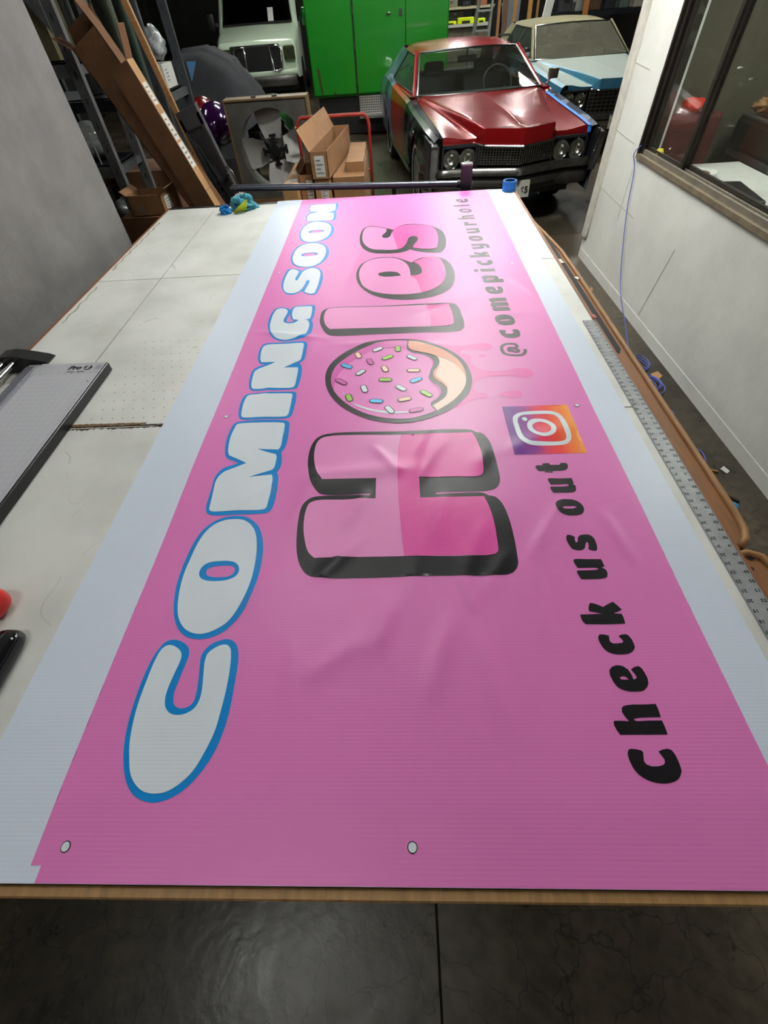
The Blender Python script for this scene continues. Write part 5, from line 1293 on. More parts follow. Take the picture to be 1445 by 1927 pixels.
carton('long_carton', 'long open carton with raised flap and white label on the cart', (-0.733, 4.82, 0.811), (0.155, 0.0, 0.0), (0.13, 1.10, 0.0), (0, 0, 0.20), CARD, open_top=True,
       flaps=(('left', 0.17, 62),), stickers=(('front', 0.25, 0.1, 0.8, 0.85),))
carton('carton', 'low carton at the far right end of the cart load', (-0.435, 5.05, 0.804), (0.16, 0, 0), (0.0, 0.8, 0), (0, 0, 0.075), CARD, stickers=(('right', 0.3, 0.2, 0.5, 0.8),))
# ------------------------------------------------------------------ vehicles
def paint(name, c, rough=0.22, flake=0.0, patch=None, dust=None, patch_scale=5.0, grad=None, metal=0.3, coat=0.6, spec=0.5):
    m = bpy.data.materials.new(name); m.use_nodes = True
    n, l = m.node_tree.nodes, m.node_tree.links
    b = n['Principled BSDF']
    b.inputs['Base Color'].default_value = c; b.inputs['Roughness'].default_value = rough; b.inputs['Metallic'].default_value = metal
    b.inputs['Specular IOR Level'].default_value = spec
    b.inputs['Coat Weight'].default_value = 0.0 if dust else coat; b.inputs['Coat Roughness'].default_value = 0.05
    tc = n.new('ShaderNodeTexCoord')
    last = None
    if grad:                                      # paint that fades from one colour to another along the body
        sx = n.new('ShaderNodeSeparateXYZ'); l.new(tc.outputs['Object'], sx.inputs[0])
        nz = n.new('ShaderNodeTexNoise'); nz.inputs['Scale'].default_value = 3; l.new(tc.outputs['Object'], nz.inputs['Vector'])
        ad = n.new('ShaderNodeMath'); ad.operation = 'MULTIPLY_ADD'; ad.inputs[1].default_value = 0.5; l.new(nz.outputs[0], ad.inputs[0]); l.new(sx.outputs[1], ad.inputs[2])
        mr = n.new('ShaderNodeMapRange'); mr.inputs['From Min'].default_value = grad[0] + 0.25; mr.inputs['From Max'].default_value = grad[1] + 0.25; l.new(ad.outputs[0], mr.inputs[0])
        mx = n.new('ShaderNodeMix'); mx.data_type = 'RGBA'; mx.inputs[6].default_value = c; mx.inputs[7].default_value = grad[2]
        l.new(mr.outputs[0], mx.inputs[0]); last = mx.outputs[2]
    if patch:
        nz = n.new('ShaderNodeTexNoise'); nz.inputs['Scale'].default_value = patch_scale; nz.inputs['Detail'].default_value = 2
        l.new(tc.outputs['Object'], nz.inputs['Vector'])
        r = n.new('ShaderNodeValToRGB'); r.color_ramp.elements[0].position = 0.56; r.color_ramp.elements[1].position = 0.59
        r.color_ramp.elements[0].color = c; r.color_ramp.elements[1].color = patch
        l.new(nz.outputs[0], r.inputs[0]); last = r.outputs[0]
    if dust:                                      # settled dust lies on what faces up
        ge = n.new('ShaderNodeNewGeometry'); sx = n.new('ShaderNodeSeparateXYZ'); l.new(ge.outputs['Normal'], sx.inputs[0])
        nz = n.new('ShaderNodeTexNoise'); nz.inputs['Scale'].default_value = 2.5; nz.inputs['Detail'].default_value = 8; l.new(tc.outputs['Object'], nz.inputs['Vector'])
        mr = n.new('ShaderNodeMapRange'); mr.inputs['From Min'].default_value = 0.72; mr.inputs['From Max'].default_value = 0.985; mr.inputs['To Max'].default_value = 0.92; l.new(sx.outputs[2], mr.inputs[0])
        mu = n.new('ShaderNodeMath'); mu.operation = 'MULTIPLY_ADD'; mu.inputs[1].default_value = 0.35; mu.inputs[2].default_value = -0.15; l.new(nz.outputs[0], mu.inputs[0])
        ad = n.new('ShaderNodeMath'); ad.operation = 'ADD'; ad.use_clamp = True; l.new(mu.outputs[0], ad.inputs[0]); l.new(mr.outputs[0], ad.inputs[1])
        mx = n.new('ShaderNodeMix'); mx.data_type = 'RGBA'; mx.inputs[6].default_value = c; mx.inputs[7].default_value = dust
        l.new(ad.outputs[0], mx.inputs[0]); last = mx.outputs[2]
        rr = n.new('ShaderNodeMapRange'); rr.inputs['To Min'].default_value = rough; rr.inputs['To Max'].default_value = 0.65; l.new(ad.outputs[0], rr.inputs[0]); l.new(rr.outputs[0], b.inputs['Roughness'])
        mm = n.new('ShaderNodeMapRange'); mm.inputs['To Min'].default_value = metal; mm.inputs['To Max'].default_value = 0.0; l.new(ad.outputs[0], mm.inputs[0]); l.new(mm.outputs[0], b.inputs['Metallic'])
    if last is not None:
        l.new(last, b.inputs['Base Color'])
    return m
CARBLACK = mat('car_black', rgb(14, 14, 15), 0.5)
GRILLE = mat('grille_metal', rgb(120, 118, 112), 0.35, metal=0.8, var=0.3, scale=30)
TRIMC = mat('trim_chrome', rgb(190, 190, 190), 0.18, metal=1.0, var=0.2, scale=25)
LENS = glass('lamp_lens', (0.9, 0.92, 0.92), dust=0.10)
REFL = mat('lamp_bowl', rgb(170, 168, 160), 0.18, metal=1.0, bump=0.15, bump_scale=30)
CORNER = mat('corner_lens', rgb(118, 118, 118), 0.35, var=0.3, scale=14)
SEAT = mat('seat_black', rgb(26, 27, 28), 0.6, var=0.3, scale=12)

def plate(parent, c, s, xa, lettering, w=0.305, h=0.155):
    c, xa = Vector(c), Vector(xa).normalized(); za = Vector((0, 0.12, 0.99)).normalized(); n_ = xa.cross(za).normalized()
    p = MB().slab(c - xa * w / 2 - za * h / 2, c + xa * w / 2 - za * h / 2, c + xa * w / 2 + za * h / 2, c - xa * w / 2 + za * h / 2, 0.004).build('licence_plate', mat('plate_white', rgb(176, 172, 160), 0.5, var=0.2, scale=20), parent, local=True)
    return p, c, xa, za, n_

def build_car(name, label, loc, rot, P):
    car = thing(name, label, 'car', loc, rot)
    W = P['W']; L = P['L']
    zf = P['zf']; yw = P['wheels']; RA = 0.40
    def zb(y):
        z = 0.27
        for w in yw:
            d = abs(y - w)
            if d < RA: z = max(z, 0.36 + math.sqrt(RA * RA - d * d) * 0.93)
        return z
    def gap(y): return interp(P['gap'], y)
    def Wy(y): return interp(P['Wy'], y)
    def side(y, s):
        w = Wy(y); f = interp(zf, y); b = zb(y)
        q = [(gap(y), f - 0.012), (w - 0.075, f), (w - 0.03, f - 0.03), (w - 0.002, f - 0.13), (w + 0.012, max(0.64, b + 0.05)), (w, max(0.54, b + 0.025)), (w - 0.03, b)]
        return [(s * x, y, min(z, f - 0.0) if i else z) for i, (x, z) in enumerate(q)]
    ylist = sorted(set([round(v, 3) for v in list(np.linspace(0.03, L, 60)) + [w + d for w in yw for d in np.linspace(-RA, RA, 17)] + list(P['cuts'])]))
    for s in (-1, 1):
        for (y0, y1, nm, mk) in P['panels'][s]:
            rows = [side(y, s) for y in ylist if y0 - 1e-6 <= y <= y1 + 1e-6]
            MB().loft(rows).build(nm, mk, car, local=True, angle=38)
        # inner fender wall, dark
        MB().box((s * (W - 0.28), (yw[0] + yw[1]) / 2, 0.5), (0.3, yw[1] - yw[0] + 0.3, 0.4)).build('inner_body', CARBLACK, car, local=True)
        # sill chrome
        MB().bar((s * (W + 0.008), yw[0] + 0.42, 0.34), (s * (W + 0.008), yw[1] - 0.42, 0.34), 0.012, 0.05).build('sill_trim', TRIMC, car, local=True)
        for w in yw:
            cx_ = s * (W - 0.13)
            wh = MB().lathe([(0.20, -0.10), (0.33, -0.10), (0.355, -0.07), (0.36, 0), (0.355, 0.07), (0.33, 0.10), (0.20, 0.10)], (cx_, w, 0.36), axis=(1, 0, 0), n=32).build('tyre', RUBBER, car, local=True, angle=40)
            MB().lathe([(0.255, 0.103), (0.285, 0.1035), (0.285, 0.1), (0.255, 0.1)], (cx_, w, 0.36), axis=(s, 0, 0), n=32).build('whitewall', PLASTIC_W, wh, local=True)
            MB().lathe([(0, 0.095), (0.06, 0.10), (0.12, 0.085), (0.19, 0.095), (0.21, 0.08), (0.21, -0.05)], (cx_, w, 0.36), axis=(s, 0, 0), n=32).build('wheel_cover', TRIMC, wh, local=True, angle=40)
    MB().box((0, L / 2, 0.32), (2 * W - 0.5, L - 0.3, 0.12)).build('underbody', CARBLACK, car, local=True)
    # hood with raised centre and prow
    cowl = P['cowl']; HW = P['hood_half']
    rows = []
    ny = 34
    cols = [(0, t) for t in (0, 0.03, 0.07, 0.2, 0.4, 0.6, 0.8, 0.93)] + [(1, t) for t in (0, 0.17, 0.33, 0.5, 0.67, 0.83)] + [(2, t) for t in (0, 0.12, 0.3, 0.5, 0.7, 0.88, 0.96, 1)]
    us = [(-1, c) for c in cols[::-1]] + [(1, c) for c in cols[1:]]
    def hood_pt(uc, v):
        # v: 0 front lip .. 1 cowl
        sg, (zone, t) = uc
        lo, hi = lerp(0.46, 0.90, v), lerp(0.56, 0.985, v)      # where the raised centre ends and the side begins
        au = t * lo if zone == 0 else lerp(lo, hi, t) if zone == 1 else lerp(hi, 1.0, t)
        pl = 1.0 if zone == 0 else 1 - sstep(0, 1, t) if zone == 1 else 0.0
        yf = lerp(P['lip_side'], P['lip_mid'] - P['prow'] * max(0.0, 1 - au / 0.56), pl)
        y = lerp(yf, cowl + 0.10 * (au ** 2) - 0.02, v)
        x = sg * au * (gap(min(max(0.05, y), L)) - 0.008)
        fz = interp(zf, max(0.03, y)) - 0.014
        z = fz - 0.030 * sstep(0.0, 0.3, 1 - au) * (1 - v) + pl * lerp(P['rise'], 0.02, v)
        z += 0.007 * max(0.0, 1 - au / 0.04) * (1 - 0.7 * v) + 0.018 * (1 - au * au) * sstep(0, 0.4, v)
        return (x, y, z)
    front = [hood_pt(u, 0) for u in us]
    rows.append([(x, y + 0.004, P['lip_z']) for x, y, z in front])
    rows.append([(x, y - 0.002, lerp(z, P['lip_z'], 0.12)) for x, y, z in front])
    for i in range(ny + 1):
        rows.append([hood_pt(u, (i / ny) ** 1.1) for u in us])
    MB().loft(rows).build('hood', P['hood'], car, local=True, angle=28)
    if P.get('lip_chrome'):
        MB().tube([(x, y - 0.008, P['lip_z'] - 0.008) for x, y, z in front], 0.010, n=6).build('hood_trim', TRIMC, car, local=True)
    # front face: dark backing, grille, lamps
    gy = P['grille_y']; gw = P['grille_w']; gz0, gz1 = P['grille_z']; pr = P['grille_prow']
    MB().box((0, 0.33, (P['lip_z'] + 0.42) / 2), (2 * W - 0.16, 0.3, P['lip_z'] - 0.42)).build('front_backing', CARBLACK, car, local=True)
    def gpt(x, z): return (x, gy - pr * (1 - abs(x) / gw), z)
    m = MB(); nx, nz = P['grille_n']
    for i in range(nx + 1):
        x = lerp(-gw, gw, i / nx); m.bar(gpt(x, gz0), gpt(x, gz1), 0.006, 0.012, up=(0, 1, 0))
    for k in range(nz + 1):
        z = lerp(gz0, gz1, k / nz)
        m.bar(gpt(-gw, z), gpt(0, z), 0.012, 0.006).bar(gpt(0, z), gpt(gw, z), 0.012, 0.006)
    g = m.build('grille', GRILLE, car, local=True); g['kind'] = 'stuff'
    MB().add([gpt(-gw, gz0), gpt(0, gz0), gpt(gw, gz0), gpt(gw, gz1), gpt(0, gz1), gpt(-gw, gz1)], [(0, 1, 4, 5), (1, 2, 3, 4)]).build('grille_backing', CARBLACK, car, local=True).location = (0, 0.03, 0)
    for s in (-1, 1):
        x0, x1 = P['lamp_x']; zc = P['lamp_zc']; ly = P['lamp_y']
        h = MB(); xm = (x0 + x1) / 2
        for (cx_, cz_, sx_, sz_) in ((xm, zc + 0.105, x1 - x0 + 0.03, 0.02), (xm, zc - 0.105, x1 - x0 + 0.03, 0.02), (x0 - 0.005, zc, 0.02, 0.23), (x1 + 0.005, zc, 0.02, 0.23)):
            h.box((s * cx_, ly, cz_), (sx_, 0.05, sz_))
        hb = h.build('lamp_bezel', STEEL_D, car, local=True)
        for q in (0.25, 0.75):
            cx_ = s * lerp(x0, x1, q)
            lp = MB().lathe([(0.078, 0.0), (0.088, -0.012), (0.094, 0.0), (0.094, 0.04)], (cx_, ly - 0.01, zc), axis=(0, 1, 0), n=28).build('headlamp', TRIMC, car, local=True, angle=40)
            MB().lathe([(0.0, 0.05), (0.03, 0.046), (0.06, 0.03), (0.078, 0.0)], (cx_, ly - 0.005, zc), axis=(0, 1, 0), n=28).build('reflector', REFL, lp, local=True, smooth=True)
            MB().lathe([(0.0, -0.018), (0.03, -0.016), (0.06, -0.008), (0.078, 0.0)], (cx_, ly - 0.012, zc), axis=(0, 1, 0), n=28).build('lens', LENS, lp, local=True, smooth=True)
        if P.get('corner'):
            cx_ = s * (W - 0.065)
            cl = MB().hexa([(cx_ - 0.035, 0.04, 0.46), (cx_ + 0.04, 0.06, 0.46), (cx_ + 0.04, 0.20, 0.46), (cx_ - 0.035, 0.20, 0.46), (cx_ - 0.035, -0.06, 0.80), (cx_ + 0.035, -0.03, 0.79), (cx_ + 0.045, 0.14, 0.81), (cx_ - 0.035, 0.14, 0.82)]).build('corner_lamp', CORNER, car, local=True)
            MB().tube([(cx_ - 0.04, 0.035, 0.455), (cx_ + 0.045, 0.055, 0.455), (cx_ + 0.04, -0.035, 0.795), (cx_ - 0.04, -0.068, 0.805)], 0.007, n=6, closed=True).build('lamp_rim', TRIMC, cl, local=True)
            MB().hexa([(cx_ - 0.055, 0.03, 0.44), (cx_ - 0.04, 0.03, 0.44), (cx_ - 0.04, 0.3, 0.44), (cx_ - 0.055, 0.3, 0.44), (cx_ - 0.055, -0.06, 0.83), (cx_ - 0.04, -0.06, 0.83), (cx_ - 0.04, 0.3, 0.84), (cx_ - 0.055, 0.3, 0.84)]).build('lamp_blade', STEEL_D, cl, local=True)
    # bumper
    bz = P['bumper_z']; bp = P['bumper_prow']
    def bumper(zlist, name, mt, xs_):
        rows = []
        for x in xs_:
            a = abs(x) / W
            y0 = P['bumper_y'] - bp * max(0, 1 - abs(x) / 0.55) + (0.30 * max(0, (a - 0.82) / 0.18) ** 2)
            rows.append([(x, y0 + dy, z) for dy, z in zlist])
        return MB().loft(rows).build(name, mt, car, local=True, angle=45)
    xb = list(np.linspace(-W - 0.03, W + 0.03, 41)) + [0.0]
    xb = sorted(set(xb))
    bumper([(0.10, bz[1]), (0.01, bz[1] + 0.008), (-0.015, bz[1] - 0.02), (-0.015, bz[1] - 0.055), (0.03, bz[1] - 0.075), (0.05, bz[1] - 0.075)], 'bumper_bar', P['bumper_mat'], xb)
    bumper([(0.05, bz[1] - 0.072), (0.02, bz[1] - 0.10), (0.0, bz[0] + 0.07), (0.02, bz[0] + 0.02), (0.08, bz[0]), (0.2, bz[0])], 'bumper_valance', P['valance_mat'], xb)
    if P.get('lower_grille'):
        m = MB()
        def lp_(x, z): return (x, P['bumper_y'] - bp * max(0, 1 - abs(x) / 0.55) - 0.006, z)
        for k in range(6):
            z = lerp(bz[0] + 0.085, bz[1] - 0.10, k / 5); m.bar(lp_(-0.46, z), lp_(0, z), 0.008, 0.005).bar(lp_(0, z), lp_(0.46, z), 0.008, 0.005)
        for k in range(25):
            x = lerp(-0.46, 0.46, k / 24); m.bar(lp_(x, bz[0] + 0.085), lp_(x, bz[1] - 0.10), 0.005, 0.006, up=(0, 1, 0))
        g = m.build('lower_grille', GRILLE, car, local=True); g['kind'] = 'stuff'
    # cabin
    C = P['cabin']
    yb, yt, bx, tx, z0, z1 = C['yb'], C['yt'], C['bx'], C['tx'], C['z0'], C['z1']
    def ws(u, v):
        x = u * lerp(bx, tx, v); bow = lerp(0.13, 0.07, v) * (1 - u * u)
        return (x, lerp(yb, yt, v) - bow, lerp(z0, z1, v) + 0.018 * (1 - u * u) * v)
    U = np.linspace(-1, 1, 21); V = np.linspace(0, 1, 9)
    MB().loft([[ws(u, v) for u in U] for v in V]).build('windshield', P['glass'], car, local=True, smooth=True)
    fr = [ws(u, 0) for u in U] + [ws(1, v) for v in V[1:]] + [ws(u, 1) for u in U[::-1][1:]] + [ws(-1, v) for v in V[::-1][1:-1]]
    MB().tube([(x, y - 0.012, z) for x, y, z in fr], 0.011, n=6, closed=True).build('windshield_trim', TRIMC, car, local=True)
    for s in (-1, 1):                                  # A pillars
        MB().tube([(s * (bx + 0.035), yb + 0.05, z0 - 0.02), (s * (tx + 0.03), yt + 0.04, z1 + 0.0)], 0.026, n=8).build('pillar', P['roof'], car, local=True)
    rl_ = C['roof_len']; rows = []
    for v in np.linspace(0, 1, 15):
        row = []
        for u in np.linspace(-1, 1, 19):
            hw = lerp(tx + 0.03, tx + 0.045, math.sin(v * math.pi))
            z = z1 + 0.02 * (1 - u * u) + C['crown'] * math.sin(math.pi * min(1, v * 0.9 + 0.04)) * (1 - 0.35 * u * u) - 0.05 * max(0, abs(u) - 0.86) / 0.14
            row.append((u * hw, yt + rl_ * v - 0.07 * (1 - u * u) * (1 - v), z))
        rows.append(row)
    MB().loft(rows).build('roof', P['roof'], car, local=True, angle=45)
    ye = yt + rl_; yd = ye + C['rear_run']
    zbelt = C['belt']
    rw = []
    for v in np.linspace(0, 1, 7):
        rw.append([(u * lerp(tx + 0.0, bx - 0.02, v), lerp(ye, yd, v) + 0.05 * (1 - u * u), lerp(z1 + 0.015 * (1 - u * u), zbelt + 0.0, v)) for u in np.linspace(-0.86, 0.86, 13)])
    MB().loft(rw).build('rear_window', P['glass'], car, local=True, smooth=True)
    for s in (-1, 1):
        ptop0, ptop1 = C['c_pillar'][0], ye + 0.02
        a = (s * (tx + 0.035), ptop0, z1 - 0.02); b = (s * (tx + 0.03), ptop1, z1 + 0.0); c = (s * (W - 0.08), yd + 0.05, zbelt - 0.01); d = (s * (W - 0.06), C['c_pillar'][1], zbelt - 0.01)
        b2 = (s * (tx * 0.84), ptop1, z1 + 0.01); c2 = (s * (bx * 0.82), yd + 0.05, zbelt)
        MB().add([a, b, c, d, b2, c2], [(0, 1, 2, 3), (1, 4, 5, 2)]).build('rear_pillar', P['pillar_mat'][s], car, local=True, angle=30)
        g0 = (s * (bx + 0.045), yb + 0.10, zbelt); g1 = (s * (tx + 0.035), yt + 0.08, z1 - 0.03)
        MB().slab(g0, (s * (W - 0.07), C['c_pillar'][1], zbelt), (s * (tx + 0.037), ptop0, z1 - 0.03), g1, 0.004).build('side_window', P['glass_side'], car, local=True)
        MB().tube([g0, (s * (W - 0.065), C['c_pillar'][1], zbelt), (s * (tx + 0.04), ptop0, z1 - 0.025), g1], 0.011, n=6, closed=True).build('window_trim', P.get('side_trim', CARBLACK), car, local=True)
        if C.get('b_post'):
            yp = C['b_post']; MB().bar((s * (W - 0.065), yp, zbelt), (s * (tx + 0.04), yp - 0.04, z1 - 0.02), 0.03, 0.02).build('window_post', TRIMC, car, local=True)
    # deck, tail, belt shelf
    rows = [[(u * (gap(y) + 0.02), y, interp(zf, y) - 0.02 + 0.03 * (1 - u * u)) for u in np.linspace(-1, 1, 9)] for y in np.linspace(yd - 0.06, L, 8)]
    MB().loft(rows).build('trunk_lid', P['deck'], car, local=True, angle=40)
    MB().box((0, L - 0.05, 0.62), (2 * W - 0.2, 0.1, 0.5)).build('tail_panel', P['deck'], car, local=True)
    for s in (-1, 1):
        MB().slab((s * gap(yb), yb - 0.06, zbelt - 0.02), (s * (W - 0.06), yb - 0.06, zbelt - 0.02), (s * (W - 0.06), yd, zbelt - 0.02), (s * (bx + 0.03), yd, zbelt - 0.02), 0.01).build('belt_rail', P['panels'][s][1][3], car, local=True)
    MB().box((0, yb + 0.12, z0 - 0.08), (2 * bx + 0.05, 0.42, 0.12), bevel=0.03).build('dashboard', SEAT, car, local=True)
    for s in (-1, 1):
        MB().box((s * 0.36, yt + 0.42, 0.80), (0.62, 0.16, 0.52), bevel=0.05, seg=3, rot=rotm('X', -10)).build('seat_back', SEAT, car, local=True, smooth=True)
        MB().box((s * 0.36, yt + 0.47, 1.10), (0.28, 0.10, 0.17), bevel=0.04, seg=3, rot=rotm('X', -8)).build('headrest', SEAT, car, local=True, smooth=True)
    MB().box((0, ye + 0.02, 0.78), (1.3, 0.16, 0.5), bevel=0.05, seg=2).build('rear_seat', SEAT, car, local=True)
    MB().box((0, (yt + ye) / 2, 0.5), (2 * W - 0.2, ye - yb, 0.1)).build('cabin_floor', CARBLACK, car, local=True)
    MB().tube([(0.36 + 0.19 * math.cos(t), yb + 0.42 + 0.10 * math.sin(t), 1.0 + 0.16 * math.sin(t)) for t in np.linspace(0, 2 * math.pi, 25)[:-1]], 0.013, n=8, closed=True).build('steering_wheel', SEAT, car, local=True, smooth=True)
    MB().box((0.0, yt + 0.02, z1 - 0.09), (0.26, 0.03, 0.065), bevel=0.012).box((0, yt + 0.03, z1 - 0.03), (0.02, 0.02, 0.10)).build('rear_view_mirror', SEAT, car, local=True)
    for s in P.get('mirrors', (-1, 1)):
        mr_ = MB().box((s * (W + 0.0), yb + 0.05, zbelt + 0.085), (0.13, 0.05, 0.10), bevel=0.015, seg=2).build('door_mirror', TRIMC, car, local=True, angle=40)
        MB().tube([(s * (W - 0.06), yb + 0.09, zbelt - 0.03), (s * (W - 0.02), yb + 0.06, zbelt + 0.05)], 0.012, n=6).build('mirror_arm', TRIMC, mr_, local=True)
    return car, Wy

RED = paint('candy_red', rgb(140, 14, 18), 0.25, metal=0.35)
PRIMER_BLACK = paint('black_primer', rgb(14, 14, 17), 0.14, patch=rgb(56, 60, 68), patch_scale=2.6, metal=0.0, coat=0.0, spec=0.4)
PRIMER_SLATE = paint('slate_primer', rgb(58, 62, 76), 0.22, patch=rgb(116, 124, 140), patch_scale=4.5, metal=0.0, coat=0.1, spec=0.3)
PRIMER_BLUE = paint('pale_blue_primer', rgb(112, 124, 150), 0.3, patch=rgb(66, 74, 104), patch_scale=2.2, metal=0.1)
DOOR_FADE = paint('red_orange_fade', rgb(70, 40, 26), 0.3, grad=(1.62, 2.15, rgb(176, 40, 22)), metal=0.1)
CGLASS = glass('car_glass', (0.72, 0.80, 0.76), dust=0.04)
CGLASS_S = glass('car_side_glass', (0.55, 0.62, 0.58), dust=0.18, dust_color=(110, 124, 116))
ZF = [(0.0, 0.85), (0.3, 0.875), (1.0, 0.92), (1.75, 0.975), (2.9, 0.985), (3.4, 1.03), (3.7, 1.035), (4.4, 0.98), (4.95, 0.90)]
red_P = dict(W=0.97, L=4.95, zf=ZF, wheels=(0.98, 3.72), gap=[(0, 0.80), (0.5, 0.81), (1.7, 0.83), (4.95, 0.74)], Wy=[(0, 0.93), (0.35, 0.96), (1.2, 0.985), (2.9, 0.985), (3.6, 1.0), (4.95, 0.93)],
    cuts=(1.62, 2.98), panels={-1: [(0.0, 1.62, 'front_fender', PRIMER_BLACK), (1.62, 2.98, 'door', DOOR_FADE), (2.98, 4.95, 'rear_quarter', PRIMER_BLUE)],
                               1: [(0.0, 1.62, 'front_fender', PRIMER_SLATE), (1.62, 2.98, 'door', RED), (2.98, 4.95, 'rear_quarter', PRIMER_BLUE)]},
    cowl=1.66, hood_half=0.8, lip_side=0.10, lip_mid=0.02, prow=0.20, rise=0.10, lip_z=0.775, hood=RED, lip_chrome=True,
    grille_y=0.05, grille_w=0.405, grille_z=(0.60, 0.755), grille_prow=0.16, grille_n=(28, 7), lamp_x=(0.43, 0.79), lamp_zc=0.655, lamp_y=0.09, corner=True,
    bumper_z=(0.34, 0.575), bumper_y=-0.02, bumper_prow=0.17, bumper_mat=CHROME_W, valance_mat=mat('valance_grey', rgb(62, 60, 56), 0.4, metal=0.4, var=0.4, scale=9), lower_grille=True,
    cabin=dict(yb=1.74, yt=2.46, bx=0.80, tx=0.655, z0=0.985, z1=1.315, roof_len=1.25, crown=0.055, rear_run=0.55, belt=1.0, c_pillar=(3.15, 3.35)),
    glass=CGLASS, glass_side=CGLASS_S, roof=RED, pillar_mat={-1: PRIMER_BLUE, 1: RED}, deck=RED, mirrors=(1,))
red_car, _ = build_car('coupe_car', 'old red coupe with black primer front fender and blue tape beside its hood', (1.335, 6.0, 0), math.radians(7), red_P)
# blue masking tape along the hood's right seam
TB_ = []
for y in np.linspace(0.05, 1.5, 30):
    g = interp(red_P['gap'], y); TB_.append((g, y, interp(ZF, y)))
MB().loft([[(g - 0.035, y, z - 0.010 + 0.004) for g, y, z in TB_], [(g + 0.004, y, z - 0.004) for g, y, z in TB_]]).build('masking_tape', BLUE, red_car, local=True)
MB().loft([[(TB_[0][0] - 0.035, 0.06, TB_[0][2] - 0.006), (TB_[0][0] + 0.004, 0.06, TB_[0][2] - 0.004)], [(TB_[0][0] - 0.035, 0.045, 0.79), (TB_[0][0] + 0.004, 0.045, 0.79)]]).build('masking_tape', BLUE, red_car, local=True)
p, c, xa, za, n_ = plate(red_car, (-0.02, -0.20, 0.40), 1, (1, 0, 0), '')
def plate_text(car, s, c, off, size):
    M = world_matrix(car); R3 = M.to_3x3()
    xa = R3 @ Vector((1, 0, 0)); za = R3 @ Vector((0, 0.12, 0.99)); pos = M @ Vector((c[0] + off[0], c[1] - 0.006 + off[1] * 0.12, c[2] + off[1] * 0.99))
    return text_mesh('plate_text', s, size, INK, car, pos, xa, za, extrude=0.0005, bold=0.0025)
plate_text(red_car, '65', (-0.02, -0.20, 0.40), (0.095, -0.012), 0.085)

BLUEC = paint('dusty_blue', rgb(54, 118, 150), 0.28, dust=rgb(150, 158, 148), metal=0.5)
TANROOF = mat('dusty_vinyl_roof', rgb(150, 142, 108), 0.8, var=0.2, scale=5)
ZFB = [(0.0, 0.84), (0.3, 0.86), (1.0, 0.90), (1.9, 0.955), (3.3, 0.96), (4.2, 0.95), (5.1, 0.88)]
blue_P = dict(W=0.97, L=5.1, zf=ZFB, wheels=(1.0, 3.95), gap=[(0, 0.80), (0.5, 0.81), (1.9, 0.83), (5.1, 0.74)], Wy=[(0, 0.93), (0.35, 0.96), (1.2, 0.985), (5.1, 0.94)],
    cuts=(1.8, 3.3), panels={s: [(0.0, 1.8, 'front_fender', BLUEC), (1.8, 3.3, 'door', BLUEC), (3.3, 5.1, 'rear_quarter', BLUEC)] for s in (-1, 1)},
    cowl=1.80, hood_half=0.8, lip_side=0.08, lip_mid=-0.02, prow=0.06, rise=0.09, lip_z=0.775, hood=BLUEC, lip_chrome=True,
    grille_y=0.02, grille_w=0.47, grille_z=(0.47, 0.77), grille_prow=0.05, grille_n=(14, 7), lamp_x=(0.52, 0.86), lamp_zc=0.66, lamp_y=0.06, corner=False,
    bumper_z=(0.30, 0.50), bumper_y=-0.06, bumper_prow=0.04, bumper_mat=CHROME_W, valance_mat=mat('valance_rust', rgb(96, 86, 70), 0.6, var=0.4, scale=9),
    cabin=dict(yb=1.90, yt=2.62, bx=0.80, tx=0.66, z0=0.965, z1=1.32, roof_len=1.5, crown=0.05, rear_run=0.55, belt=0.975, c_pillar=(3.75, 3.95), b_post=3.1),
    glass=glass('dusty_glass', (0.6, 0.62, 0.55), dust=0.62, dust_color=(104, 102, 88)), glass_side=glass('dusty_side_glass', (0.55, 0.6, 0.55), dust=0.4, dust_color=(96, 104, 94)), roof=TANROOF,
    pillar_mat={-1: TANROOF, 1: TANROOF}, deck=BLUEC, mirrors=(-1, 1), side_trim=TRIMC)
blue_car, _ = build_car('sedan_car', 'dusty metallic blue sedan with tan roof parked behind the red coupe', (3.42, 8.95, 0), math.radians(4), blue_P)
p, c, xa, za, n_ = plate(blue_car, (0.02, -0.115, 0.41), 1, (1, 0, 0), '')
plate_text(blue_car, '6ULE', (0.02, -0.115, 0.41), (-0.04, -0.012), 0.085)

# ------------------------------------------------------------------ green trailer
GREENP = paint('trailer_green', rgb(16, 122, 24), 0.3, metal=0.1)
tr_ = thing('green_trailer', 'bright green box trailer with rear doors standing behind the red car', 'trailer', (-0.22, 13.0, 0))
GX0, GX1, GY, GZ0, GZ1 = -1.50, 1.05, 11.6, 0.57, 2.9
MB().box(((GX0 + GX1) / 2, GY + 1.52, (GZ0 + GZ1) / 2), (GX1 - GX0, 3.0, GZ1 - GZ0), bevel=0.02).build('body', GREENP, tr_)
for x0, x1 in ((GX0 + 0.02, -0.665), (-0.635, 0.28), (0.29, GX1 - 0.02)):
    MB().box(((x0 + x1) / 2, GY - 0.002, (GZ0 + GZ1) / 2 + 0.01), (x1 - x0, 0.04, GZ1 - GZ0 - 0.06), bevel=0.006).build('door', GREENP, tr_)
MB().box((-0.65, GY + 0.01, (GZ0 + GZ1) / 2), (0.03, 0.02, GZ1 - GZ0)).build('door_gap', CARBLACK, tr_)
for z in (0.72, 1.18, 1.62, 2.4):
    MB().cyl((-0.65, GY - 0.03, z), (-0.65, GY - 0.03, z + 0.09), 0.014, n=10).build('hinge', CHROME_W, tr_)
for x in (-0.02, 0.20):
    MB().box((x, GY - 0.03, 1.60), (0.075 if x < 0 else 0.05, 0.012, 0.03 if x < 0 else 0.085)).build('latch_plate', CHROME, tr_)
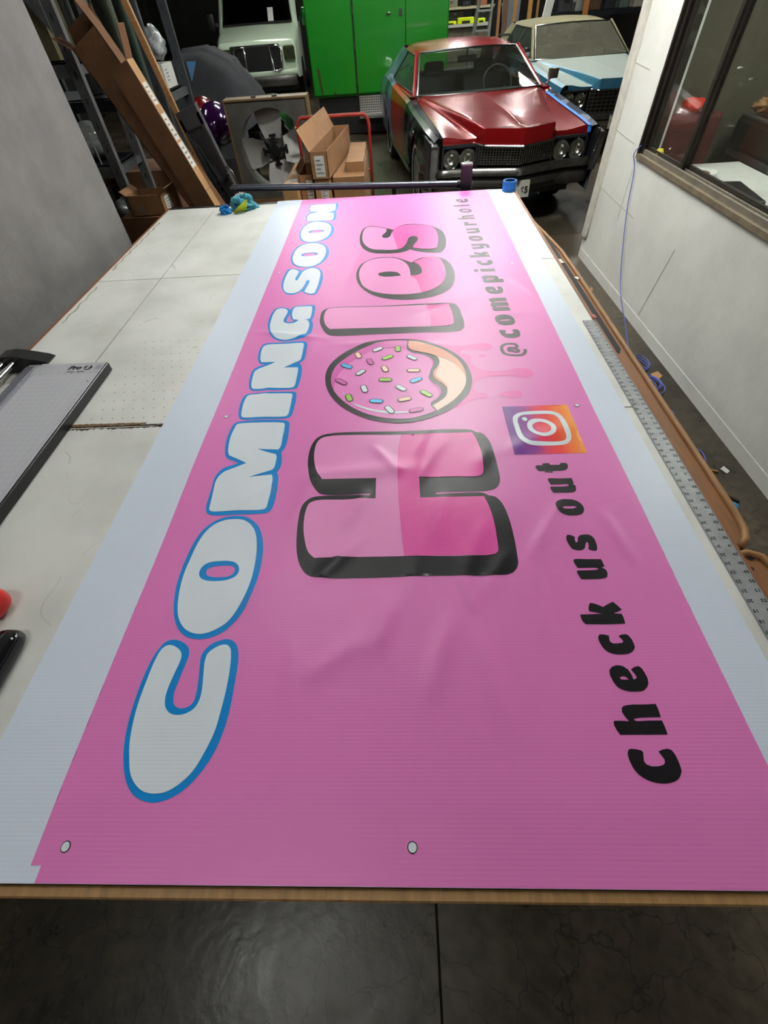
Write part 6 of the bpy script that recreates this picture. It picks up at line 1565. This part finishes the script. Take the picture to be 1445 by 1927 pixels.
MB().tube([(-0.05, GY - 0.04, 1.60), (0.0, GY - 0.06, 1.605), (0.02, GY - 0.05, 1.60)], 0.010, n=8).build('handle', CHROME, tr_, smooth=True)
MB().bar((-1.36, GY - 0.026, 0.98), (-1.325, GY - 0.026, 0.62), 0.03, 0.008, up=(0, 1, 0)).build('marker_strip', mat('marker_brown', rgb(70, 30, 20), 0.4), tr_)
MB().box((-1.08, GY - 0.035, 0.625), (0.05, 0.02, 0.035)).build('latch_plate', CHROME_W, tr_)
MB().box((-0.25, GY + 1.4, 0.42), (2.35, 2.6, 0.28)).build('chassis', CARBLACK, tr_)
def diamond():
    m = bpy.data.materials.new('diamond_plate'); m.use_nodes = True
    n, l = m.node_tree.nodes, m.node_tree.links; b = n['Principled BSDF']
    b.inputs['Metallic'].default_value = 0.9; b.inputs['Roughness'].default_value = 0.3
    tc = n.new('ShaderNodeTexCoord'); mp = n.new('ShaderNodeMapping'); mp.inputs['Rotation'].default_value = (0, 0.785, 0); l.new(tc.outputs['Object'], mp.inputs[0])
    ck = n.new('ShaderNodeTexChecker'); ck.inputs['Scale'].default_value = 40; l.new(mp.outputs[0], ck.inputs[0])
    ck.inputs[1].default_value = rgb(190, 190, 186); ck.inputs[2].default_value = rgb(110, 110, 106); l.new(ck.outputs[0], b.inputs['Base Color'])
    bp = n.new('ShaderNodeBump'); bp.inputs['Strength'].default_value = 0.5; bp.inputs['Distance'].default_value = 0.01; l.new(ck.outputs[1], bp.inputs['Height']); l.new(bp.outputs[0], b.inputs['Normal'])
    return m
DIA = diamond()
MB().box((0.2, GY - 0.02, 0.44), (1.65, 0.03, 0.27)).build('step_plate', DIA, tr_)
MB().box((0.2, GY - 0.16, 0.30), (1.65, 0.28, 0.03)).build('step', DIA, tr_)
MB().box((-0.25, GY + 0.5, 0.17), (2.1, 0.9, 0.30)).build('hitch_frame', CARBLACK, tr_)
for x in (-1.25, 0.85):
    for y in (12.6, 13.5):
        MB().lathe([(0.0, -0.09), (0.2, -0.1), (0.33, -0.10), (0.36, -0.05), (0.36, 0.05), (0.33, 0.10), (0.2, 0.1), (0, 0.09)], (x, y, 0.36), axis=(1, 0, 0), n=24).build('wheel', RUBBER, tr_, angle=40)

# ------------------------------------------------------------------ pale van
VANP = paint('van_white', rgb(196, 212, 188), 0.28, metal=0.0)
van = thing('cargo_van', 'pale cargo van with black grille parked beside the green trailer', 'van', (-3.25, 15.4, 0), math.radians(4))
VW = 1.0
def vloft(name, st, mt, ang=35):
    rows = []
    for y, hw, zb_, zt, rd in st:
        row = []
        for u in (-1, -1, -0.97, -0.8, 0, 0.8, 0.97, 1, 1):
            row.append(None)
        row = [(-hw, y, zb_), (-hw, y, zt - rd), (-hw + rd * 0.35, y, zt - rd * 0.35), (-hw + rd, y, zt), (0, y, zt + 0.02), (hw - rd, y, zt), (hw - rd * 0.35, y, zt - rd * 0.35), (hw, y, zt - rd), (hw, y, zb_)]
        rows.append(row)
    return MB().loft(rows, caps=True).build(name, mt, van, local=True, angle=ang)
vloft('front_body', [(0.02, 0.90, 0.62, 1.16, 0.05), (0.06, 0.94, 0.55, 1.22, 0.08), (0.35, 0.99, 0.55, 1.31, 0.12), (0.95, 1.0, 0.55, 1.42, 0.12), (1.05, 1.0, 0.55, 1.44, 0.10)], VANP)
vloft('cab', [(1.05, 1.0, 0.50, 1.44, 0.08), (1.75, 0.97, 0.50, 2.10, 0.14), (1.95, 0.97, 0.50, 2.18, 0.14)], VANP)
vloft('cargo_body', [(1.95, 1.0, 0.45, 2.22, 0.14), (4.9, 1.0, 0.45, 2.30, 0.14)], paint('van_wrap', rgb(170, 172, 168), 0.08, patch=rgb(60, 60, 62), patch_scale=3.0, metal=0.9))
MB().slab((-0.86, 1.035, 1.485), (0.86, 1.035, 1.485), (0.80, 1.65, 2.06), (-0.80, 1.65, 2.06), 0.01).build('windshield', glass('van_glass', (0.12, 0.14, 0.13)), van, local=True)
MB().tube([(-0.87, 1.02, 1.475), (0.87, 1.02, 1.475), (0.81, 1.65, 2.075), (-0.81, 1.65, 2.075)], 0.02, n=6, closed=True).build('windshield_seal', CARBLACK, van, local=True)
MB().box((-0.05, 0.02, 0.92), (1.22, 0.06, 0.48), bevel=0.03).build('grille', CARBLACK, van, local=True)
for s in (-1, 1):
    pts = [(s * 0.30, -0.02, 1.13), (s * 0.50, -0.02, 1.13), (s * 0.58, -0.01, 1.08), (s * 0.56, -0.01, 0.74), (s * 0.46, -0.02, 0.70), (s * 0.34, -0.02, 0.70)]
    MB().tube([(x - 0.0, y, z) for x, y, z in pts], 0.03, n=8, closed=True).build('grille_surround', CHROME, van, local=True, smooth=True)
    hl = MB().box((s * 0.77, 0.02, 0.98), (0.28, 0.07, 0.27), bevel=0.03).build('headlamp', mat('van_lamp', rgb(92, 110, 66), 0.12, metal=0.5, var=0.6, scale=14), van, local=True)
    MB().box((s * 0.77, -0.018, 0.98), (0.26, 0.01, 0.25), bevel=0.004).build('lens', LENS, hl, local=True)
    MB().lathe([(0.0, -0.1), (0.2, -0.11), (0.34, -0.11), (0.37, -0.05), (0.37, 0.05), (0.34, 0.11), (0.2, 0.11), (0, 0.1)], (s * 0.87, 0.95, 0.37), axis=(1, 0, 0), n=28).build('wheel', RUBBER, van, local=True, angle=40)
    MB().lathe([(0.0, -0.1), (0.2, -0.11), (0.34, -0.11), (0.37, -0.05), (0.37, 0.05), (0.34, 0.11), (0.2, 0.11), (0, 0.1)], (s * 0.87, 3.9, 0.37), axis=(1, 0, 0), n=28).build('wheel', RUBBER, van, local=True, angle=40)
    MB().cyl((s * 0.995, 0.95, 0.42), (s * 1.012, 0.95, 0.42), 0.44, n=32).build('wheel_arch', CARBLACK, van, local=True)
    mr_ = MB().box((s * 1.20, 1.30, 1.53), (0.19, 0.10, 0.32), bevel=0.03, seg=2).build('door_mirror', paint('mirror_green', rgb(30, 104, 44), 0.15, metal=0.3) if s > 0 else BLACK, van, local=True, angle=40)
    MB().bar((s * 0.98, 1.36, 1.48), (s * 1.12, 1.33, 1.50), 0.05, 0.06).build('mirror_arm', BLACK, mr_, local=True)
    MB().slab((s * 1.004, 1.30, 1.50), (s * 1.004, 1.90, 1.50), (s * 0.98, 1.88, 2.0), (s * 0.985, 1.72, 2.0), 0.006).build('side_window', MATS['van_glass'], van, local=True)
MB().box((0, -0.03, 0.52), (1.80, 0.16, 0.20), bevel=0.03, seg=2).build('bumper', CHROME_W, van, local=True, angle=40)
MB().box((0, 0.06, 0.66), (1.86, 0.16, 0.10), bevel=0.03, seg=2).build('bumper_top', VANP, van, local=True, angle=40)
MB().box((0, 2.5, 0.42), (1.7, 4.6, 0.2)).build('underbody', CARBLACK, van, local=True)
MB().slab((0.28, 1.015, 1.50), (0.42, 1.015, 1.50), (0.42, 1.23, 1.72), (0.28, 1.23, 1.72), 0.003).build('dash_paper', PAPER, van, local=True)

# ------------------------------------------------------------------ covered motorcycle, purple motorcycle, green nose
cv = thing('covered_motorcycle', 'motorcycle under a dark grey draped cover by the racks', 'motorcycle', (-2.35, 8.1, 0))
spine = [(-2.95, 8.45, 1.30), (-2.7, 8.35, 1.50), (-2.35, 8.2, 1.52), (-2.05, 8.05, 1.40), (-1.85, 7.95, 1.18), (-1.72, 7.88, 0.95)]
rows = []; qr = random.Random(2)
for i, (x, y, z) in enumerate(spine):
    row = []
    for k in range(25):
        t = (k / 24 - 0.5) * 2
        w = 0.16 + 0.36 * abs(t) ** 0.8
        drop = z - 0.14 * abs(t) ** 1.2 - (z - 0.62 - 0.12 * math.sin(k * 0.9 + i)) * max(0, abs(t) - 0.35) / 0.65
        row.append((x + 0.35 * t * w * 2 + 0.035 * math.sin(k * 2.1 + i * 1.3), y + t * w * 1.5, drop + 0.028 * math.sin(k * 1.7 + i)))
    rows.append(row)
MB().loft(rows).build('cover', DARKFAB, cv, smooth=True)
for x, y in ((-2.8, 8.4), (-1.85, 7.95)):
    MB().lathe([(0.22, -0.06), (0.30, -0.06), (0.32, 0), (0.30, 0.06), (0.22, 0.06)], (x, y, 0.32), axis=(0.4, 0.9, 0), n=28).build('tyre', RUBBER, cv, angle=40)
MB().bar((-2.85, 8.42, 0.45), (-1.8, 7.93, 0.55), 0.16, 0.3).bar((-2.7, 8.35, 0.6), (-2.0, 8.02, 1.2), 0.14, 0.14).build('frame', CARBLACK, cv)
MB().box((-2.55, 8.0, 1.30), (0.14, 0.02, 0.22)).build('blue_panel', mat('sky_panel', rgb(96, 140, 190), 0.4), cv)
pm = thing('purple_motorcycle', 'dark purple and red motorcycle fairing beside the folded table', 'motorcycle', (-2.1, 6.9, 0))
PUR = paint('deep_purple', rgb(48, 8, 62), 0.15, metal=0.4)
MB().ball((-2.02, 6.62, 0.985), (0.20, 0.32, 0.20), nu=24, nv=14).build('fairing', PUR, pm, smooth=True)
MB().ball((-2.16, 6.72, 1.05), (0.15, 0.26, 0.17), nu=24, nv=14).build('tank', paint('deep_red', rgb(110, 12, 16), 0.2), pm, smooth=True)
for y in (6.15, 6.74):
    MB().lathe([(0.2, -0.06), (0.29, -0.06), (0.31, 0), (0.29, 0.06), (0.2, 0.06)], (-2.05, y, 0.31), axis=(1, 0, 0), n=28).build('tyre', RUBBER, pm, angle=40)
MB().bar((-2.05, 6.15, 0.35), (-2.05, 6.5, 0.95), 0.12, 0.06).bar((-2.05, 6.2, 0.55), (-2.05, 6.9, 0.45), 0.2, 0.35).build('frame', CARBLACK, pm)
MB().tube([(-1.84, 6.6, 1.02), (-1.80, 6.58, 0.98), (-1.79, 6.58, 0.82), (-1.86, 6.6, 0.74)], 0.012, n=8).build('crash_bar', CHROME, pm, smooth=True)
gn = thing('green_car_nose', 'dark green rounded car nose showing right of the grey cover', 'car', (-2.1, 10.1, 0))
MB().ball((-2.14, 10.15, 0.47), (0.38, 0.85, 0.36), nu=28, nv=16, power=0.8).build('fender', paint('dark_green', rgb(28, 62, 34), 0.15, metal=0.3), gn, smooth=True)
MB().ball((-1.94, 9.42, 0.58), (0.10, 0.14, 0.07), nu=18, nv=10).build('headlamp', LENS, gn, smooth=True)
MB().lathe([(0.18, -0.08), (0.28, -0.08), (0.3, 0), (0.28, 0.08), (0.18, 0.08)], (-2.1, 10.1, 0.30), axis=(1, 0, 0), n=24).build('tyre', RUBBER, gn, angle=40)
# ------------------------------------------------------------------ office behind the window
ct = thing('counter', 'white counter top right behind the office window', 'counter', (2.5, 2.9, 0))
MB().box((2.49, 2.85, 0.845), (0.56, 3.1, 0.03), bevel=0.004).build('top', PLASTIC_W, ct)
MB().box((2.53, 2.85, 0.415), (0.42, 3.0, 0.83)).build('cabinet', OFFW, ct)
tag(MB().box((2.36, 3.60, 0.872), (0.17, 0.46, 0.022), bevel=0.006, rot=rotm('Z', -8)).build('black_case', BLACK), 'flat black case lying on the office counter', 'case')
tag(MB().slab((2.26, 3.10, 0.88), (2.62, 2.95, 0.90), (2.66, 3.05, 0.96), (2.30, 3.20, 0.94), 0.006).box((2.45, 3.07, 0.885), (0.04, 0.04, 0.05)).build('paper_tray', PLASTIC_W), 'pale tilted tray at the near end of the office counter', 'tray')
pl = thing('takeaway_tray', 'crumpled white tray with brown food remains by the window mullion', 'tray', (2.32, 4.07, 0.86))
MB().lathe([(0.0, 0.001), (0.07, 0.001), (0.10, 0.03), (0.105, 0.03), (0.075, 0.0), (0, 0.0)], (2.32, 4.07, 0.861), n=20).build('tray', PAPER, pl, smooth=True)
MB().ball((2.32, 4.07, 0.879), (0.06, 0.06, 0.016), nu=14, nv=8, power=1.3).build('food', CARD_D, pl, smooth=True)
tag(MB().add([WP(0.80, 0.035, SILL + 0.034), WP(0.86, 0.03, SILL + 0.034), WP(0.93, 0.05, SILL + 0.034), WP(0.88, 0.055, SILL + 0.07), WP(0.82, 0.05, SILL + 0.06)], [(0, 1, 4), (1, 2, 3), (1, 3, 4), (0, 4, 3), (0, 3, 2)]).build('yellow_scrap', mat('yellow_scrap', rgb(214, 200, 30), 0.5)), 'small yellow scrap lying in the window track', 'scrap')
mc = thing('black_plotter', 'long black machine behind the office counter', 'machine', (3.15, 3.9, 0))
MB().box((3.15, 3.85, 0.98), (0.62, 1.9, 0.20), bevel=0.03, seg=2).build('body', mat('plotter_black', rgb(40, 42, 40), 0.35, var=0.2, scale=6), mc)
MB().box((2.86, 3.85, 0.86), (0.05, 1.8, 0.04)).build('front_rail', STEEL, mc)
MB().cyl((2.85, 2.95, 1.09), (2.85, 4.75, 1.09), 0.014, n=12).build('bar', STEEL, mc, angle=40)
for y in (3.1, 4.6):
    MB().box((3.15, y, 0.44), (0.5, 0.08, 0.88)).build('leg', STEEL_D, mc)
dv = thing('white_device', 'white boxy device with wire handle on the black machine', 'device', (3.05, 4.45, 1.08))
MB().box((3.05, 4.45, 1.20), (0.22, 0.26, 0.23), bevel=0.025, seg=2).build('body', PLASTIC_W, dv, angle=40)
MB().tube([(3.05, 4.37, 1.31), (3.05, 4.37, 1.38), (3.05, 4.53, 1.38), (3.05, 4.53, 1.31)], 0.005, n=6).build('handle', STEEL, dv)
MB().tube([(2.93, 4.40, 1.27), (2.90, 4.30, 1.26), (2.90, 4.15, 1.28)], 0.010, n=8).build('hose', STEEL_D, dv)
ch = thing('maroon_chair', 'maroon upholstered chair beyond the window corner', 'chair', (2.45, 4.66, 0))
MAR = mat('maroon_cloth', rgb(96, 44, 40), 0.8, var=0.2, scale=10)
MB().box((2.45, 4.80, 0.80), (0.50, 0.10, 0.62), bevel=0.03, seg=2).build('backrest', MAR, ch)
MB().box((2.45, 4.57, 0.46), (0.50, 0.40, 0.10), bevel=0.03, seg=2).build('seat', MAR, ch)
for x in (2.24, 2.66):
    for y in (4.42, 4.8):
        MB().cyl((x, y, 0.0), (x, y, 0.42), 0.018, n=8).build('leg', STEEL_D, ch)
blob('red_cloth', 'bright red cloth draped on the maroon chair', 'cloth', (2.45, 4.80, 1.155), (0.10, 0.07, 0.045), mat('red_cloth', rgb(214, 52, 30), 0.85, emit=0.0), 4, 0.5)
blob('paper_bag', 'crumpled tan paper bag on the black machine', 'bag', (2.98, 4.70, 1.145), (0.09, 0.07, 0.05), CARD_L, 6, 0.6, freq=6)
cu_ = thing('office_drapes', 'olive drapes hanging at the back of the office', 'curtain', (4.2, 3.4, 0))
for k in range(9):
    y = 1.9 + k * 0.34
    MB().loft([[(4.4 + 0.05 * math.sin(t), y + 0.16 * t / 6.28 * 2, z) for t in np.linspace(0, 6.28, 13)] for z in (0.4, 1.6, 2.6)]).build('drape', mat('drape_%d' % (k % 3), [rgb(104, 102, 76), rgb(78, 80, 64), rgb(128, 124, 96)][k % 3], 0.85), cu_, smooth=True)
MB().cyl((4.4, 1.7, 2.62), (4.4, 4.85, 2.62), 0.015, n=10).build('rod', STEEL, cu_)
struct('ceiling_office', MB().box((3.6, 2.0, 3.03), (2.9, 6.0, 0.06)), PLASTER)

# ------------------------------------------------------------------ clutter behind the cars
wb = thing('workbench', 'long workbench with shelf of tool cases beside the green trailer', 'workbench', (2.2, 17.6, 0))
MB().box((2.15, 17.7, 0.56), (2.0, 0.6, 1.12)).build('cabinet', mat('bench_tan', rgb(120, 112, 92), 0.6, var=0.3, scale=5), wb)
MB().box((2.15, 17.65, 1.14), (2.1, 0.75, 0.05)).build('top', mat('bench_top', rgb(196, 194, 186), 0.5), wb)
MB().box((2.15, 17.75, 1.44), (2.1, 0.5, 0.04)).build('shelf', mat('bench_shelf', rgb(176, 166, 140), 0.5), wb)
for x in (1.2, 3.1):
    MB().box((x, 17.95, 1.3), (0.06, 0.06, 0.36)).build('bracket', STEEL_D, wb)
for k in range(5):
    MB().box((1.35 + k * 0.4, 17.385, 0.75), (0.34, 0.02, 0.55)).build('door', MATS['bench_tan'], wb)
YEL = mat('case_yellow', rgb(214, 232, 20), 0.4)
for i, (x, w, h, c, lb) in enumerate(((1.62, 0.3, 0.06, YEL, 'flat yellow tool case nearest the green trailer'), (2.02, 0.42, 0.11, YEL, 'larger yellow lidded tool case on the workbench'), (2.42, 0.22, 0.08, YEL, 'small yellow tool case right of the larger one'))):
    t = thing('tool_case', lb, 'case', (x, 17.45, 1.166), 0, 'yellow tool cases')
    MB().box((x, 17.45, 1.166 + h / 2), (w, 0.25, h), bevel=0.01).build('lid', c, t)
    MB().box((x, 17.32, 1.166 + h * 0.3), (w * 0.5, 0.02, h * 0.4)).build('latch', BLACK, t)
for i, (x, w, z, h, lb) in enumerate(((1.75, 0.5, 1.167, 0.25, 'black toolbox behind the flat yellow case'), (2.5, 0.5, 1.167, 0.25, 'black toolbox behind the small yellow case'), (1.65, 0.32, 1.462, 0.13, 'olive canister box on the bench shelf'), (2.45, 0.26, 1.462, 0.17, 'rust brown box on the bench shelf'), (2.05, 0.22, 1.462, 0.09, 'dark low box on the bench shelf'))):
    t = thing('toolbox', lb, 'toolbox', (x, 17.78, z), 0)
    MB().box((x, 17.78, z + h / 2), (w, 0.26, h), bevel=0.012).build('body', [BLACK, BLACK, mat('olive_box', rgb(120, 122, 96), 0.5), mat('rust_box', rgb(150, 92, 60), 0.6), STEEL_D][i], t)
    MB().box((x, 17.64, z + h * 0.7), (w * 0.2, 0.012, 0.04)).build('badge', CHROME_W, t)
ld = thing('step_ladder', 'aluminium step ladder standing beside the black tarp', 'ladder', (1.95, 14.6, 0))
for s in (-1, 1):
    MB().bar((1.95 + s * 0.22, 14.3, 0.0), (2.12 + s * 0.14, 14.55, 1.75), 0.03, 0.06).build('rail', mat('aluminium', rgb(176, 178, 178), 0.35, metal=0.6), ld)
    MB().bar((1.95 + s * 0.22, 15.0, 0.0), (2.12 + s * 0.14, 14.6, 1.75), 0.03, 0.04).build('rear_rail', MATS['aluminium'], ld)
for k in range(5):
    t = (k + 1) / 6
    MB().box((lerp(1.95, 2.12, t), lerp(14.3, 14.55, t), 1.75 * t), (0.40 - 0.12 * t, 0.09, 0.03)).build('step', MATS['aluminium'], ld)
blob('black_tarp', 'black tarp draped over a stand behind the red car roof', 'tarp', (2.50, 15.35, 0.80), (0.15, 0.16, 0.80), mat('tarp_black', rgb(16, 16, 18), 0.5), 7, 0.25)
tag(MB().box((2.95, 16.1, 1.0), (0.42, 0.06, 2.0), rot=rotm('X', -3)).build('grey_panel', mat('panel_grey', rgb(124, 126, 132), 0.5, var=0.2, scale=4)), 'grey board leaning right of the black tarp', 'board')
for i, (x, y, w, z1_, c, lb) in enumerate(((2.43, 14.75, 0.06, 2.3, rgb(172, 116, 48), 'narrow yellow brown plank leaning behind the red car'), (2.58, 14.80, 0.11, 2.3, rgb(110, 74, 40), 'wide brown plank beside the narrow yellow one'), (2.80, 14.85, 0.075, 2.3, rgb(176, 128, 50), 'yellow brown plank right of the wide brown one'),
                                            (3.12, 14.8, 0.09, 2.4, rgb(186, 134, 44), 'yellow plank near the white beam'), (3.30, 14.85, 0.05, 2.4, rgb(170, 118, 40), 'thin yellow plank nearest the white beam'), (4.27, 14.5, 0.11, 2.4, rgb(184, 110, 44), 'orange plank rising behind the blue car roof'))):
    tag(MB().bar((x, y - 0.25, 0.002), (x + 0.02, y + 0.2, z1_), w, 0.03, up=(0, 1, 0)).build('plank', mat('lumber_%d' % i, c, 0.55, var=0.35, scale=5, stretch=(10, 10, 1))), lb, 'plank', 'lumber behind the cars')
tag(MB().hexa([(3.12, 14.30, 0.0), (3.28, 14.30, 0.0), (3.28, 14.40, 0.0), (3.12, 14.40, 0.0), (3.50, 14.30, 2.4), (3.66, 14.30, 2.4), (3.66, 14.40, 2.4), (3.50, 14.40, 2.4)]).build('white_beam', WALLP), 'white painted beam slanting up behind the blue car', 'beam')
wp_ = thing('white_hood_panel', 'pale grey white car hood standing between the cars', 'panel', (2.9, 14.2, 0))
rows = [[(lerp(2.54, 3.35, u), 14.18 + 0.04 * math.sin(u * 3.1), z + 0.10 * u - 0.18 * max(0, 0.3 - u)) for u in np.linspace(0, 1, 12)] for z in (0.06, 0.6, 1.05, 1.18)]
MB().loft(rows).build('sheet', mat('pale_metal', rgb(186, 188, 190), 0.35, var=0.15, scale=4), wp_, smooth=True)
MB().bar((2.56, 14.2, 0.035), (3.3, 14.2, 0.035), 0.05, 0.05).build('stiffener', STEEL, wp_)
rs = rack('dark shelving with clutter behind the blue car roof', 3.7, 6.2, 14.8, 15.4, 2.6, (0.6, 1.28, 1.9), STEEL_D)
qz = random.Random(21)
for k in range(7):
    x = 3.95 + k * 0.32; h = qz.uniform(0.2, 0.42); w = qz.uniform(0.18, 0.27)
    c = [rgb(60, 62, 60), rgb(150, 150, 144), rgb(92, 66, 44), rgb(36, 38, 40), rgb(84, 96, 88), rgb(176, 170, 156), rgb(48, 40, 34)][k]
    t = thing('parts_bin', ['dark grey', 'pale grey', 'brown', 'black', 'green grey', 'off white', 'dark brown'][k] + ' parts bin on the shelving behind the blue car', 'bin', (x, 15.0, 1.33), 0, 'bins behind the blue car')
    MB().box((x, 15.05, 1.328 + h / 2), (w, 0.3, h), bevel=0.01).build('body', mat('bin_%d' % k, c, 0.5, var=0.2, scale=8), t)
    MB().box((x, 14.895, 1.328 + h * 0.7), (w * 0.5, 0.015, 0.05)).build('grip', STEEL_D, t)
wst = thing('wire_stool', 'black wire stool frame beside the pale hood panel', 'stool', (2.05, 11.5, 0))
for x in (1.97, 2.17):
    for y in (11.45, 11.65):
        MB().cyl((x, y, 0.0), (x, y, 1.24), 0.010, n=8).build('leg', CARBLACK, wst)
for z in (0.4, 1.24):
    MB().tube([(1.97, 11.45, z), (2.17, 11.45, z), (2.17, 11.65, z), (1.97, 11.65, z)], 0.010, n=8, closed=True).build('ring', CARBLACK, wst)

# cracks in the plaster of the left wall
for pts in ([(2.0, 1.19), (2.325, 1.22), (2.628, 1.239), (2.863, 1.238), (3.117, 1.248)], [(2.036, 0.959), (2.223, 0.983), (2.384, 0.994), (2.55, 1.006)], [(2.75, 1.05), (2.85, 1.10), (2.95, 1.07)]):
    q = random.Random(int(pts[0][0] * 100)); P_ = []
    for (y0, z0), (y1, z1_) in zip(pts, pts[1:]):
        for k in range(6):
            P_.append((-1.7995, lerp(y0, y1, k / 6), lerp(z0, z1_, k / 6) + q.uniform(-0.006, 0.006)))
    MB().loft([[(x, y, z - q.uniform(0.0003, 0.0010)) for x, y, z in P_], [(x, y, z + q.uniform(0.0003, 0.0010)) for x, y, z in P_]]).build('crack', mat('crack_dark', rgb(112, 109, 107), 0.9), wl)
